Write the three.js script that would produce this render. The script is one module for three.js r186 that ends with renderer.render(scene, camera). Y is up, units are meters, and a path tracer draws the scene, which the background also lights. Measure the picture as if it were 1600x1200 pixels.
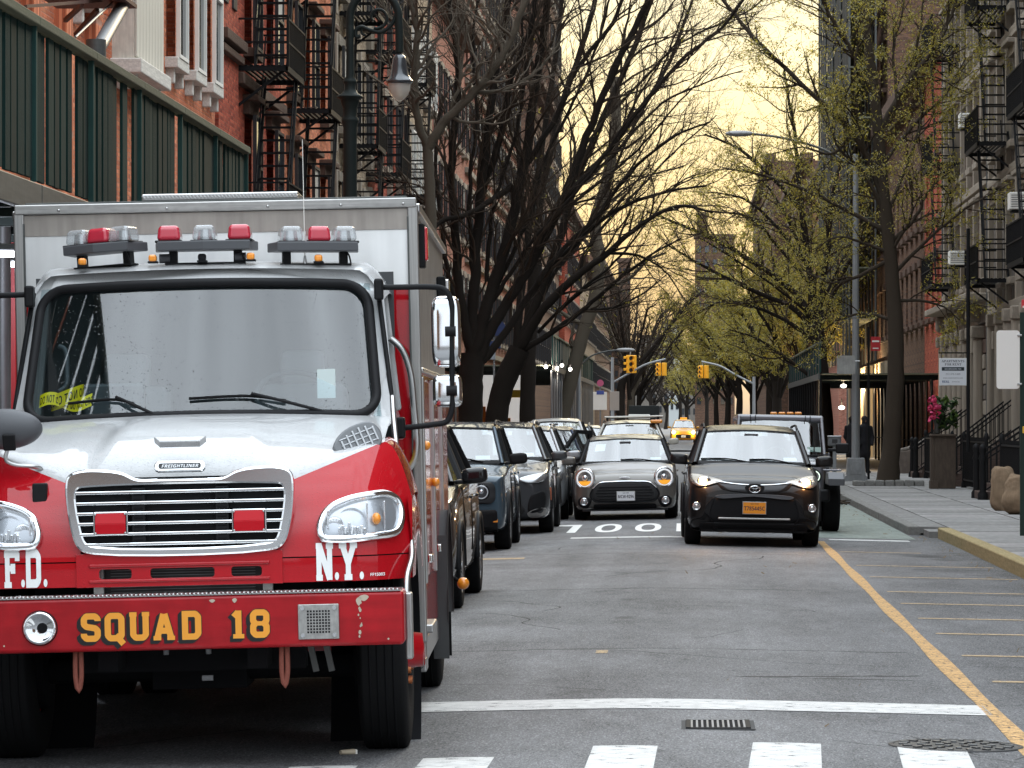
import * as THREE from 'three';
import { mergeGeometries, mergeVertices, toCreasedNormals } from 'three/addons/utils/BufferGeometryUtils.js';
import { RoundedBoxGeometry } from 'three/addons/geometries/RoundedBoxGeometry.js';
import { MarchingCubes } from 'three/addons/objects/MarchingCubes.js';

// ---------------------------------------------------------------- camera, sky, sun, exposure
const scene = new THREE.Scene();
const EYE = 1.75, FOC = 5600, VX = 1070, VY = 655;
const camera = new THREE.PerspectiveCamera(2 * Math.atan(600 / FOC) * 180 / Math.PI, 4 / 3, 0.5, 4000);
camera.position.set(0, EYE, 0);
camera.lookAt(0, EYE, -10);
camera.setViewOffset(1600, 1200, 800 - VX, 600 - VY, 1600, 1200);   // the lens looks a little up and to the left of the street's axis
camera.updateProjectionMatrix();
scene.add(camera);

const renderer = new THREE.WebGLRenderer({ antialias: true });
renderer.toneMapping = THREE.LinearToneMapping;
renderer.toneMappingExposure = 0.92;
renderer.shadowMap.enabled = true;

function mulberry(a) { return () => { a |= 0; a = a + 0x6D2B79F5 | 0; let t = Math.imul(a ^ a >>> 15, 1 | a); t = t + Math.imul(t ^ t >>> 7, 61 | t) ^ t; return ((t ^ t >>> 14) >>> 0) / 4294967296; }; }
const clamp = (x, a = 0, b = 1) => Math.min(b, Math.max(a, x));
const lerp = (a, b, t) => a + (b - a) * t;
const sstep = (a, b, x) => { const t = clamp((x - a) / (b - a)); return t * t * (3 - 2 * t); };
// tileable value noise
function makeNoise(seed) {
  const n = 256, tab = new Float32Array(n * n), r = mulberry(seed);
  for (let i = 0; i < n * n; i++) tab[i] = r();
  return (x, y, px = 256, py = px) => {
    px = Math.min(px, 256); py = Math.min(py, 256);
    const xi = Math.floor(x), yi = Math.floor(y), fx = x - xi, fy = y - yi;
    const u = fx * fx * (3 - 2 * fx), v = fy * fy * (3 - 2 * fy), m = (a, p) => ((a % p) + p) % p;
    const x0 = m(xi, px), x1 = m(xi + 1, px), y0 = m(yi, py) * n, y1 = m(yi + 1, py) * n;
    return lerp(lerp(tab[y0 + x0], tab[y0 + x1], u), lerp(tab[y1 + x0], tab[y1 + x1], u), v);
  };
}
const N1 = makeNoise(11), N2 = makeNoise(23), N3 = makeNoise(37);
const fbm = (N, x, y, p, o = 4) => { let s = 0, a = .5, t = 0; for (let i = 0; i < o; i++) { s += a * N(x, y, p); t += a; a *= .5; x *= 2; y *= 2; p *= 2; } return s / t; };

// the sky: a grey overcast ceiling with a long golden break low over the far end of the street
{
  const w = 1024, h = 512, d = new Float32Array(w * h * 4);
  const cols = [[-2, [.98, .68, .42]], [0.5, [1.06, .72, .38]], [2, [1.28, .90, .42]], [3.6, [1.44, 1.10, .54]], [5, [1.56, 1.28, .72]], [7, [1.68, 1.48, .98]], [12, [2.0, 1.8, 1.25]], [30, [2.3, 2.2, 2.0]], [91, [2.6, 2.7, 2.8]]];
  for (let j = 0; j < h; j++) for (let i = 0; i < w; i++) {
    const e = ((j + .5) / h - .5) * 180, u = (i + .5) / w, az = ((u - .25 + 1.5) % 1 - .5) * 360;
    const s = Math.sin(Math.max(0, e) * Math.PI / 180);
    const cl = fbm(N1, u * 32, (j / h) * 20, 12, 5) - .5, st = fbm(N2, u * 40, (j / h) * 220, 40, 4) - .5;
    const k = lerp(1.32, 4.1, sstep(17, 56, e)) * (1 + .5 * cl);
    let c = [k * .90, k * .99, k * 1.08];
    let q = 0; while (q < cols.length - 2 && e > cols[q + 1][0]) q++;
    const t = clamp((e - cols[q][0]) / (cols[q + 1][0] - cols[q][0]));
    const g = Math.exp(-Math.pow(az / 58, 2)) * (1 - sstep(16, 46, e)), v = 1 + .3 * st + .3 * cl;
    for (let z = 0; z < 3; z++) { c[z] = lerp(c[z], lerp(cols[q][1][z], cols[q + 1][1][z], t) * v, g); }
    if (e < 0) c = c.map((x) => x * lerp(1, .3, sstep(0, 6, -e)));
    const o = (j * w + i) * 4; d[o] = c[0]; d[o + 1] = c[1]; d[o + 2] = c[2]; d[o + 3] = 1;
  }
  const t = new THREE.DataTexture(d, w, h, THREE.RGBAFormat, THREE.FloatType);
  t.mapping = THREE.EquirectangularReflectionMapping; t.magFilter = THREE.LinearFilter; t.wrapS = THREE.RepeatWrapping; t.needsUpdate = true;
  scene.background = t; scene.environment = t;
}
const sun = new THREE.DirectionalLight(new THREE.Color(1, .80, .52), 1.5);
sun.position.set(30, 42, -160); sun.target.position.set(0, 0, -40);
sun.castShadow = true; sun.shadow.radius = 24; sun.shadow.mapSize.set(2048, 2048);
Object.assign(sun.shadow.camera, { left: -60, right: 60, top: 60, bottom: -60, near: 1, far: 400 });
scene.add(sun, sun.target);

// ---------------------------------------------------------------- helpers
const V = (x, y, z) => new THREE.Vector3(x, y, z);
const X = (px, Z) => (px - VX) * Z / FOC, Y = (py, Z) => EYE - (py - VY) * Z / FOC;   // metres from a survey of the photograph
const P = (px, py, Z) => V(X(px, Z), Y(py, Z), -Z);
const roadY = (x) => -0.022 * (Math.sqrt((x + .3) * (x + .3) + .09) - .3);
const roadTilt = (x) => Math.atan((roadY(x + .5) - roadY(x - .5)));
const used = {};
function numbered(n) { const k = used[n] = (used[n] ?? -1) + 1; return k ? n + '_' + String(k).padStart(3, '0') : n; }
function tag(o, label, category, group, kind) { if (label) o.userData.label = label; if (category) o.userData.category = category; if (group) o.userData.group = group; if (kind) o.userData.kind = kind; return o; }
function thing(name, label, category, pos = [0, 0, 0], turn = 0, group) {
  const o = new THREE.Group(); o.name = numbered(name); scene.add(o); o.position.set(...pos); o.rotation.y = turn; return tag(o, label, category, group);
}
const prep = (g) => {
  for (const k of Object.keys(g.attributes)) if (!['position', 'normal', 'uv'].includes(k)) g.deleteAttribute(k);
  if (!g.attributes.normal) g.computeVertexNormals();
  const n = g.attributes.position.count;
  if (!g.attributes.uv) g.setAttribute('uv', new THREE.BufferAttribute(new Float32Array(n * 2), 2));
  if (!g.index) g.setIndex([...Array(n).keys()]);
  g.morphAttributes = {}; return g;
};
function bxg(w, h, d) {          // a box with uv in metres
  const g = new THREE.BoxGeometry(w, h, d), u = g.attributes.uv, s = [[d, h], [d, h], [w, d], [w, d], [w, h], [w, h]];
  for (let i = 0; i < 24; i++) u.setXY(i, u.getX(i) * s[i >> 2][0], u.getY(i) * s[i >> 2][1]);
  return g;
}
const rbox = (w, h, d, r = .02, seg = 2) => prep(new RoundedBoxGeometry(w, h, d, seg, Math.min(r, w / 2.01, h / 2.01, d / 2.01)));
const _m = new THREE.Matrix4(), _q = new THREE.Quaternion(), _e = new THREE.Euler();
class MB {
  constructor() { this.g = []; }
  add(g, x = 0, y = 0, z = 0, rx = 0, ry = 0, rz = 0, sx = 1, sy = sx, sz = sx) {
    g = prep(g); _m.compose(V(x, y, z), _q.setFromEuler(_e.set(rx, ry, rz)), V(sx, sy, sz)); g.applyMatrix4(_m); this.g.push(g); return this;
  }
  box(x, y, z, w, h, d, rx = 0, ry = 0, rz = 0) { return this.add(bxg(w, h, d), x, y, z, rx, ry, rz); }
  rb(x, y, z, w, h, d, r = .02, rx = 0, ry = 0, rz = 0) { return this.add(rbox(w, h, d, r), x, y, z, rx, ry, rz); }
  bar(a, b, w, d = w, up = V(0, 1, 0)) {       // a square bar from a to b
    const dir = b.clone().sub(a), L = dir.length(); if (L < 1e-5) return this;
    const g = prep(bxg(w, d, L)), m = new THREE.Matrix4().lookAt(b, a, Math.abs(dir.y / L) > .98 ? V(0, 0, 1) : up);
    m.setPosition(a.clone().add(b).multiplyScalar(.5)); g.applyMatrix4(m); this.g.push(g); return this;
  }
  rod(a, b, r, r2 = r, seg = 8) {
    const dir = b.clone().sub(a), L = dir.length(); const g = prep(new THREE.CylinderGeometry(r2, r, L, seg));
    g.applyMatrix4(new THREE.Matrix4().compose(a.clone().add(b).multiplyScalar(.5), _q.setFromUnitVectors(V(0, 1, 0), dir.normalize()), V(1, 1, 1))); this.g.push(g); return this;
  }
  tube(pts, r, seg = 24, rs = 8, closed = false) { return this.add(new THREE.TubeGeometry(new THREE.CatmullRomCurve3(pts, closed, 'centripetal'), seg, r, rs, closed)); }
  build(name, mat, parent) {
    const m = new THREE.Mesh(this.g.length === 1 ? this.g[0] : mergeGeometries(this.g), mat); m.name = parent ? name : numbered(name); m.castShadow = m.receiveShadow = true; (parent || scene).add(m); return m;
  }
}
const box = (name, mat, parent, ...a) => new MB().box(...a).build(name, mat, parent);
const rb = (name, mat, parent, ...a) => new MB().rb(...a).build(name, mat, parent);
const mesh = (name, g, mat, parent) => new MB().add(g).build(name, mat, parent);
// a surface from a grid of points f(u, v) -> Vector3
function grid(f, nu, nv, us = 1, vs = 1) {
  const p = [], uv = [], ix = [];
  for (let j = 0; j <= nv; j++) for (let i = 0; i <= nu; i++) { const a = f(i / nu, j / nv); p.push(a.x, a.y, a.z); uv.push(i / nu * us, j / nv * vs); }
  for (let j = 0; j < nv; j++) for (let i = 0; i < nu; i++) { const a = j * (nu + 1) + i, b = a + 1, c = a + nu + 1, d = c + 1; ix.push(a, b, d, a, d, c); }
  const g = new THREE.BufferGeometry(); g.setAttribute('position', new THREE.Float32BufferAttribute(p, 3)); g.setAttribute('uv', new THREE.Float32BufferAttribute(uv, 2)); g.setIndex(ix); g.computeVertexNormals(); return g;
}
// a flat outline given depth; pts [[x, y] ...] in the x-y plane, extruded along +z
function slab(pts, depth, bevel = 0, holes = []) {
  const s = new THREE.Shape(pts.map((p) => new THREE.Vector2(p[0], p[1])));
  for (const h of holes) s.holes.push(new THREE.Path(h.map((p) => new THREE.Vector2(p[0], p[1]))));
  return new THREE.ExtrudeGeometry(s, { depth, bevelEnabled: bevel > 0, bevelSize: bevel, bevelThickness: bevel, bevelSegments: 2, steps: 1, curveSegments: 6 });
}
function rrect(w, h, r, n = 6, cx = 0, cy = 0) {   // outline of a rounded rectangle
  const o = []; for (const [sx, sy, a0] of [[1, 1, 0], [-1, 1, 90], [-1, -1, 180], [1, -1, 270]]) for (let i = 0; i <= n; i++) { const a = (a0 + 90 * i / n) * Math.PI / 180; o.push([cx + sx * (w / 2 - r) + r * Math.cos(a), cy + sy * (h / 2 - r) + r * Math.sin(a)]); } return o;
}
function smoothOutline(pts, n = 6) { const c = new THREE.CatmullRomCurve3(pts.map((p) => V(p[0], p[1], 0)), true, 'centripetal'); return c.getPoints(pts.length * n).slice(0, -1).map((p) => [p.x, p.y]); }
// a filled outline laid on a curved surface zf(x, y): rings from the rim to the middle, with a turned-back rim
function overlay(pts, zf, dz, back = .03, rings = 6) {
  const n = pts.length, c = pts.reduce((a, p) => [a[0] + p[0] / n, a[1] + p[1] / n], [0, 0]), p = [], ix = [], cw = pts.reduce((s, q, i) => s + (pts[(i + 1) % n][0] - q[0]) * (pts[(i + 1) % n][1] + q[1]), 0) > 0, q = cw ? pts.slice().reverse() : pts;
  for (let r = -1; r <= rings; r++) for (const [x, y] of q) { const t = Math.max(0, r) / rings, X2 = lerp(x, c[0], t), Y2 = lerp(y, c[1], t); p.push(X2, Y2, zf(X2, Y2) + (r < 0 ? dz - back : r === 0 ? dz - .004 : dz)); }
  for (let r = 0; r <= rings; r++) for (let i = 0; i < n; i++) { const a = r * n + i, b = r * n + (i + 1) % n; ix.push(a, b, b + n, a, b + n, a + n); }
  const g = new THREE.BufferGeometry(); g.setAttribute('position', new THREE.Float32BufferAttribute(p, 3)); const uv = new Float32Array(p.length / 3 * 2); for (let i = 0; i < uv.length / 2; i++) { uv[i * 2] = p[i * 3]; uv[i * 2 + 1] = p[i * 3 + 1]; } g.setAttribute('uv', new THREE.BufferAttribute(uv, 2)); g.setIndex(ix); g.computeVertexNormals(); return g;
}
function superEll(w, h, d, e = .45) { const sp = (v) => Math.sign(v) * Math.pow(Math.abs(v), e); return grid((u, v) => { const a = u * 6.28319, b = (v - .5) * Math.PI; return V(w / 2 * sp(Math.cos(b)) * sp(Math.cos(a)), h / 2 * sp(Math.sin(b)), -d / 2 * sp(Math.cos(b)) * sp(Math.sin(a))); }, 48, 32); }
const shape = (pts, z = 0, holes = []) => { const s = new THREE.Shape(pts.map((p) => new THREE.Vector2(...p))); for (const h of holes) s.holes.push(new THREE.Path(h.map((p) => new THREE.Vector2(...p)))); const g = new THREE.ShapeGeometry(s); g.translate(0, 0, z); return g; };
// ---------------------------------------------------------------- materials
function dtex(w, h, f, srgb = false) {   // f(x, y) -> [r, g, b(, a)] 0..1, linear when srgb is false
  const d = new Uint8Array(w * h * 4);
  for (let j = 0; j < h; j++) for (let i = 0; i < w; i++) { const c = f(i, j), o = (j * w + i) * 4; d[o] = clamp(c[0]) * 255; d[o + 1] = clamp(c[1]) * 255; d[o + 2] = clamp(c[2]) * 255; d[o + 3] = (c[3] ?? 1) * 255; }
  const t = new THREE.DataTexture(d, w, h, THREE.RGBAFormat); t.wrapS = t.wrapT = THREE.RepeatWrapping; t.magFilter = t.minFilter = THREE.LinearFilter; if (srgb) t.colorSpace = THREE.SRGBColorSpace; t.needsUpdate = true; return t;
}
const s2l = (c) => c.map((x) => x <= .04045 ? x / 12.92 : Math.pow((x + .055) / 1.055, 2.4));
const l2s = (c) => c.map((x) => x <= .0031308 ? x * 12.92 : 1.055 * Math.pow(x, 1 / 2.4) - .055);
function std(col, rough = .6, o = {}) { const m = rough >= .55 && !o.metalness ? new THREE.MeshPhysicalMaterial({ roughness: rough, specularIntensity: .3, ...o }) : new THREE.MeshStandardMaterial({ roughness: rough, ...o }); m.color.setRGB(...col); return m; }
function phys(col, rough, o = {}) { const m = new THREE.MeshPhysicalMaterial({ roughness: rough, ...o }); m.color.setRGB(...col); return m; }
const rep = (t, x, y = x) => { const c = t.clone(); c.repeat.set(x, y); c.needsUpdate = true; return c; };
// grime: uneven tone for big plain surfaces, uv in metres
const grime = dtex(512, 512, (x, y) => { const a = fbm(N1, x / 64, y / 64, 8, 6), b = fbm(N2, x / 8, y / 128, 64, 3), v = .62 + .42 * a + .22 * (b - .5); return [v, v, v]; });
const speck = dtex(512, 512, (x, y) => { const v = .5 + .35 * (fbm(N3, x / 4, y / 4, 128, 3) - .5) + .3 * (fbm(N1, x / 64, y / 64, 8, 3) - .5); return [v, v, v]; });
function brickTex(cols, mortar, seed) {        // 1.6 m x 1.2 m: 8 x 18 courses with mortar
  const r = mulberry(seed), tone = Array.from({ length: 18 * 9 }, () => [r(), r()]), W = 512, H = 384;
  const at = (x, y) => { const row = Math.floor(y / H * 18), fy = y / H * 18 - row, sx = x / W * 8 + (row % 2) * .5, c = Math.floor(sx) % 8, fx = sx - Math.floor(sx); return [row, c, fx, fy]; };
  const map = dtex(W, H, (x, y) => { const [row, c, fx, fy] = at(x, y), t = tone[row * 9 + c], m = fx < .05 || fy < .14; const n = .75 + .5 * fbm(N2, x / 8, y / 8, 64, 3); const k = m ? mortar : cols[Math.floor(t[0] * cols.length)].map((q) => q * (.8 + .4 * t[1])); return k.map((q) => q * n); });
  const bump = dtex(W, H, (x, y) => { const [, , fx, fy] = at(x, y); const m = fx < .05 || fy < .14; const v = m ? .2 : .75 + .2 * N1(x / 3, y / 3, 128); return [v, v, v]; });
  return [map, bump];
}
function brickMat(cols, mortar, seed) { const [m, b] = brickTex(cols, mortar, seed); return std([1, 1, 1], .92, { map: rep(m, 1 / 1.6, 1 / 1.2), bumpMap: rep(b, 1 / 1.6, 1 / 1.2), bumpScale: .008 }); }
const M = {
  brickOrange: brickMat([[.62, .205, .10], [.54, .17, .085], [.66, .24, .125], [.48, .145, .075]], [.42, .22, .16], 3),
  brickRed: brickMat([[.42, .088, .052], [.36, .075, .045], [.46, .105, .06], [.28, .06, .04]], [.28, .12, .085], 5),
  brickPink: brickMat([[.33, .13, .09], [.28, .1, .07], [.36, .16, .11]], [.3, .22, .18], 7),
  brickBrown: brickMat([[.13, .075, .05], [.1, .06, .045], [.16, .09, .06]], [.12, .09, .07], 9),
  brickTan: brickMat([[.34, .26, .18], [.30, .22, .15], [.38, .30, .21]], [.3, .26, .2], 13),
  brownstone: std([.13, .085, .065], .9, { map: rep(grime, .4), bumpMap: rep(speck, 1.5), bumpScale: .006 }),
  limestone: std([.35, .30, .24], .9, { map: rep(grime, .35), bumpMap: rep(speck, 1.2), bumpScale: .008 }),
  greystone: std([.21, .185, .16], .9, { map: rep(grime, .35), bumpMap: rep(speck, 1.2), bumpScale: .008 }),
  stucco: std([.5, .42, .3], .9, { map: rep(grime, .3) }),
  whitePaint: std([.72, .69, .6], .6, { map: rep(grime, .8) }),
  trimWhite: std([.78, .76, .7], .55),
  ironBlack: std([.009, .009, .0095], .65),
  ironGreen: std([.012, .017, .016], .55, { bumpMap: rep(speck, 4), bumpScale: .001 }),
  galv: std([.26, .265, .27], .5, { metalness: .6, map: rep(grime, .7) }),
  lampGrey: std([.3, .31, .315], .5, { metalness: .2, map: rep(grime, .6) }),
  winGlass: phys([.03, .035, .04], .06, { ior: 1.7 }),
  winDark: std([.02, .02, .022], .5),
  curtain: std([.45, .43, .38], .9),
  shedGreen: std([.007, .027, .025], .9, { map: rep(grime, 1.1), bumpMap: rep(speck, 2), bumpScale: .003 }),
  shedWood: std([.15, .155, .11], .9, { map: rep(grime, 1.4) }),
  shedSteel: std([.1, .105, .1], .6, { metalness: .3, map: rep(grime, 1) }),
  kerbStone: std([.22, .215, .2], .9, { map: rep(grime, .9), bumpMap: rep(speck, 3), bumpScale: .006 }),
  kerbYellow: std([.36, .29, .15], .85, { map: rep(grime, 1.3), bumpMap: rep(speck, 3), bumpScale: .006 }),
  concrete: std([.27, .265, .255], .88, { map: rep(grime, .33), bumpMap: rep(speck, 1.5), bumpScale: .004 }),
  concrete2: std([.31, .30, .29], .88, { map: rep(grime, .27), bumpMap: rep(speck, 1.5), bumpScale: .004 }),
  concrete3: std([.235, .23, .22], .85, { map: rep(grime, .4), bumpMap: rep(speck, 1.5), bumpScale: .004 }),
  soil: std([.06, .045, .03], 1, { bumpMap: rep(speck, 3), bumpScale: .03 }),
  barkDark: std([.019, .015, .012], .95, { bumpMap: rep(speck, 6, 2), bumpScale: .02 }),
  barkGrey: std([.095, .08, .06], .95, { bumpMap: rep(speck, 6, 2), bumpScale: .02 }),
  barkBrown: std([.06, .047, .035], .95, { bumpMap: rep(speck, 6, 2), bumpScale: .02 }),
  twig: std([.042, .030, .021], .95),
  twigGrey: std([.1, .082, .062], .95),
  // vehicles
  rubber: std([.009, .009, .0095], .8, { bumpMap: rep(speck, 6), bumpScale: .002 }),
  rubberGrey: std([.07, .07, .07], .85),
  blackPlastic: std([.012, .012, .013], .55),
  greyPlastic: std([.07, .072, .078], .5),
  underBlack: std([.008, .008, .009], .9),
  chrome: std([.82, .83, .84], .09, { metalness: 1 }),
  steel: std([.55, .55, .54], .28, { metalness: 1, bumpMap: rep(speck, 8), bumpScale: .0006 }),
  alu: std([.48, .47, .45], .42, { metalness: .85, map: rep(grime, .9) }),
  mirror: std([.75, .77, .8], .04, { metalness: 1 }),
  screen: phys([.72, .80, .80], .03, { transmission: 1, thickness: 0, ior: 2.5, specularIntensity: 1 }),
  carGlass: phys([.38, .42, .43], .03, { transmission: 1, thickness: 0, ior: 2.0 }),
  lens: phys([.95, .97, 1], .03, { transmission: 1, thickness: 0, ior: 1.6 }),
  reflector: std([.9, .9, .9], .16, { metalness: 1 }),
  amber: phys([1, .32, .02], .25, { transmission: .35, thickness: 0 }),
  amberSolid: phys([.9, .3, .02], .3, { clearcoat: .8 }),
  redLens: phys([.62, .012, .02], .2, { clearcoat: 1, clearcoatRoughness: .05 }),
  interior: std([.07, .072, .075], .8),
  seat: std([.2, .2, .205], .9),
};
function paint(col, o = {}) { return phys(col, o.rough ?? .42, { metalness: o.metal ?? 0, clearcoat: .9, clearcoatRoughness: .04, specularIntensity: .15, ...(o.map ? { map: o.map } : {}) }); }
// rain-specked paint for the truck
const drops = dtex(1024, 1024, (() => { const f = new Float32Array(1024 * 1024), r = mulberry(91); for (let k = 0; k < 5200; k++) { const cx = r() * 1024, cy = r() * 1024, R = 1.5 + 4.5 * r() * r(); for (let y = -7; y <= 7; y++) for (let x = -7; x <= 7; x++) { const q = 1 - (x * x + y * y) / (R * R); if (q > 0) { const i = ((Math.floor(cy + y) + 1024) % 1024) * 1024 + (Math.floor(cx + x) + 1024) % 1024; f[i] = Math.max(f[i], Math.sqrt(q) * R / 6); } } } return (x, y) => { const v = f[y * 1024 + x]; return [v, v, v]; }; })());
const film = dtex(512, 512, (x, y) => { const v = .90 + .12 * fbm(N1, x / 64, y / 64, 8, 5) + .05 * (fbm(N2, x / 4, y / 90, 128, 3) - .5); return [v, v * .997, v * .985]; });
M.truckWhite = phys([.57, .575, .58], .35, { map: rep(film, .7), clearcoat: .9, specularIntensity: .1, clearcoatRoughness: .06, bumpMap: rep(drops, 1 / .9), bumpScale: .0022 });
M.boxWhite = phys([.90, .90, .88], .4, { clearcoat: .6, clearcoatRoughness: .1, map: rep(grime, .25) });
M.truckRed = phys([.41, .005, .011], .35, { map: rep(film, .9), clearcoat: .8, specularIntensity: .1, clearcoatRoughness: .04, bumpMap: rep(drops, 1 / .9), bumpScale: .0012 });
M.bumperRed = phys([.38, .008, .013], .45, { clearcoat: .6, specularIntensity: .1, clearcoatRoughness: .2, map: rep(grime, .8), bumpMap: rep(speck, 3), bumpScale: .0015 });
const rainDrops = dtex(1024, 1024, (() => { const f = new Float32Array(1024 * 1024), r = mulberry(17); for (let k = 0; k < 900; k++) { const cx = r() * 1024, cy = r() * 1024, R = 1.2 + 3 * r() * r(); for (let y = -5; y <= 5; y++) for (let x = -5; x <= 5; x++) { const q = 1 - (x * x + y * y) / (R * R); if (q > 0) { const i = ((Math.floor(cy + y) + 1024) % 1024) * 1024 + (Math.floor(cx + x) + 1024) % 1024; f[i] = Math.max(f[i], Math.sqrt(q) * R / 4); } } } return (x, y) => { const v = f[y * 1024 + x]; return [v, v, v]; }; })());
M.wetScreen = phys([.66, .76, .78], .03, { transmission: 1, thickness: 0, ior: 1.85, bumpMap: rep(rainDrops, 1 / 1.1), bumpScale: .0016 });
const glow = (col, k, base = [.8, .8, .8]) => { const m = std(base, .3); m.emissive.setRGB(...col); m.emissiveIntensity = k; return m; };
M.lampHot = glow([1, .52, .14], 3.6); M.lampWhite = glow([.9, .95, 1], 7); M.bulb = glow([1, .95, .85], 8); M.indicator = glow([1, .42, .03], .8, [.9, .35, .03]);
M.sill = std([.74, .72, .66], .7, { map: rep(grime, 1.5) });
// print on a flat sheet
function canvasTex(w, h, draw) { const c = document.createElement('canvas'); c.width = w; c.height = h; const g = c.getContext('2d'); draw(g, w, h); const t = new THREE.CanvasTexture(c); t.colorSpace = THREE.SRGBColorSpace; t.anisotropy = 8; return t; }
// ---------------------------------------------------------------- ground, road, pavements
const KL = -4.6, KR = 3.9, WALK = .06;
tag(mesh('ground', new THREE.PlaneGeometry(3200, 3400).rotateX(-Math.PI / 2).translate(0, -.22, -1500), std([.09, .088, .085], .95)), null, null, null, 'structure');
const asphaltTile = dtex(1024, 1024, (x, y) => { const a = fbm(N1, x / 128, y / 128, 8, 6) - .5, s = N2(x / 2.2, y / 2.2, 512) - .5, t = N3(x / 1.1, y / 1.1, 1024), v = .148 + .06 * a + .06 * s + (t > .92 ? .09 : 0) - (t < .07 ? .05 : 0); return l2s([v * 1.0, v * 1.0, v * 1.01]); }, true);
const asphaltBump = dtex(1024, 1024, (x, y) => { const v = .5 + .6 * (N2(x / 2.2, y / 2.2, 512) - .5) + .4 * (N3(x / 1.1, y / 1.1, 1024) - .5); return [v, v, v]; });
const RX0 = -4.6, RX1 = 3.92, RZ0 = 12, RZ1 = 66;
const roadMap = (() => {
  const W = 2048, H = 2048, d = new Float32Array(W * H), r = mulberry(77), sx = (RX1 - RX0) / W, sz = (RZ1 - RZ0) / H;
  for (let j = 0; j < H; j++) for (let i = 0; i < W; i++) {
    const x = RX0 + i * sx, z = RZ0 + j * sz;
    let v = .148 + .085 * (fbm(N1, x * 1.4, z * .5, 64, 5) - .5) + .05 * (fbm(N2, x * 9, z * 2.2, 128, 3) - .5) + .05 * (fbm(N3, x * .5, z * .9, 128, 3) - .5);
    v += .012 * Math.exp(-Math.pow((Math.abs(x + .4) - .75) / .3, 2)) - .010 * Math.exp(-Math.pow((x + .4) / .3, 2));
    v *= 1 - .20 * sstep(2.0, 2.25, x) * (1 - .5 * N3(x * 2, z * .6)) - .25 * sstep(3.2, 3.9, x) - .12 * sstep(-2.4, -3.6, x);
    if (z > 49 && z < 53.6 && x > -2.6 && x < 1.9) v *= 1.07;
    if (z > 27.4 && z < 37 && x > -1.2 && x < .5) v *= .93; if (z > 21.0 && z < 24.4 && x > .4 && x < 1.7) v *= .90; if (z > 37.3 && z < 47 && x < -.9) v *= 1.06; v *= 1 - .10 * Math.exp(-Math.pow((x + 1.35) / .16, 2)) - .08 * Math.exp(-Math.pow((x - .95) / .18, 2));
    const f = N3(i / 1.3, j / 1.0, 256), g = N2(i / 1.1 + 99, j / .8, 256);
    v += .11 * (f - .5) + .08 * (g - .5) + (f > .88 ? .07 : 0) - (g < .08 ? .04 : 0);
    d[j * W + i] = v;
  }
  const dark = (x, z, w, k) => { const ci = (x - RX0) / sx, cj = (z - RZ0) / sz, a = Math.ceil(w / sx), b = Math.max(1, Math.ceil(w / sz * 1.5)); for (let q = -b; q <= b; q++) for (let p = -a; p <= a; p++) { const i = Math.round(ci + p), j = Math.round(cj + q); if (i < 0 || j < 0 || i >= W || j >= H) continue; const e = Math.hypot(p / (a + .01), q / (b + .01)); if (e < 1) d[j * W + i] *= 1 - k * (1 - e * e); } };
  const crack = (x, z, ang, L, w, k) => { for (let s = 0; s < L; s += .008) { dark(x, z, w * (.6 + .8 * N1(s * 9, x * 3)), k); ang += (r() - .5) * .12; x += Math.cos(ang) * .008; z += Math.sin(ang) * .008; } };
  crack(-1.2, 27.4, .02, 3.2, .012, .4); crack(-.9, 37.2, 0, 2.4, .014, .45); crack(-1.3, 33, 1.5, 3.8, .010, .5); crack(-1.05, 30, 1.7, 6, .009, .5); crack(-.9, 40, 1.4, 7, .012, .5);
  crack(.4, 24.5, .05, 1.3, .03, .35); crack(-1.4, 41.5, .1, 2.5, .01, .4); crack(-.2, 49.2, .02, 2, .012, .4); crack(2.1, 26, .1, 1.6, .01, .5); crack(1.2, 33, 1.6, 9, .008, .35);
  for (let k = 0; k < 26; k++) crack(RX0 + r() * 8, 18 + r() * 44, r() * 6.28, .3 + r() * 1.6, .006 + r() * .006, .35);
  for (let k = 0; k < 9; k++) crack(2.2 + r() * 1.4, 30 + r() * 25, r() * .4 - .2, .5 + r(), .02, .4);
  for (let k = 0; k < 60; k++) dark(RX0 + r() * 8.4, 16 + r() * 48, .02 + .09 * r() * r(), .12 + .2 * r());
  for (let k = 0; k < 5; k++) { const z0 = [27.4, 37.1, 24.45, 47, 52.9][k], xa = [-2.4, -2.6, .35, -2.6, -2.4][k], xb = [1.7, 1.2, 1.75, 1.6, 1.8][k]; for (let x = xa; x < xb; x += .01) dark(x, z0 + .12 * (N1(x * 2, k * 7) - .5), .014 + .02 * N2(x * 5, k), .3); } for (let k = 0; k < 14; k++) { const x = -.4 + (r() - .5) * .9, z = 18 + r() * 34; for (let q = 0; q < 5; q++) dark(x + (r() - .5) * .2, z + (r() - .5) * .5, .05 + .08 * r(), .16); }
  dark(3.2, 47.5, .42, .6); dark(3.4, 46.4, .3, .5); dark(3.1, 43, .5, .35); dark(-2.2, 44, .35, .3); dark(-2.1, 37, .3, .35);
  const u = new Uint8Array(W * H * 4);
  for (let k = 0; k < W * H; k++) { const c = clamp(l2s([d[k]])[0]) * 255; u[k * 4] = c; u[k * 4 + 1] = c; u[k * 4 + 2] = Math.min(255, c * 1.008); u[k * 4 + 3] = 255; }
  const t = new THREE.DataTexture(u, W, H, THREE.RGBAFormat); t.magFilter = t.minFilter = THREE.LinearFilter; t.colorSpace = THREE.SRGBColorSpace; t.needsUpdate = true; return t;
})();
M.asphalt = std([1, 1, 1], .66, { map: rep(asphaltTile, 1 / 2.6), bumpMap: rep(asphaltBump, 1 / 1.6), bumpScale: .006 });
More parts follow.
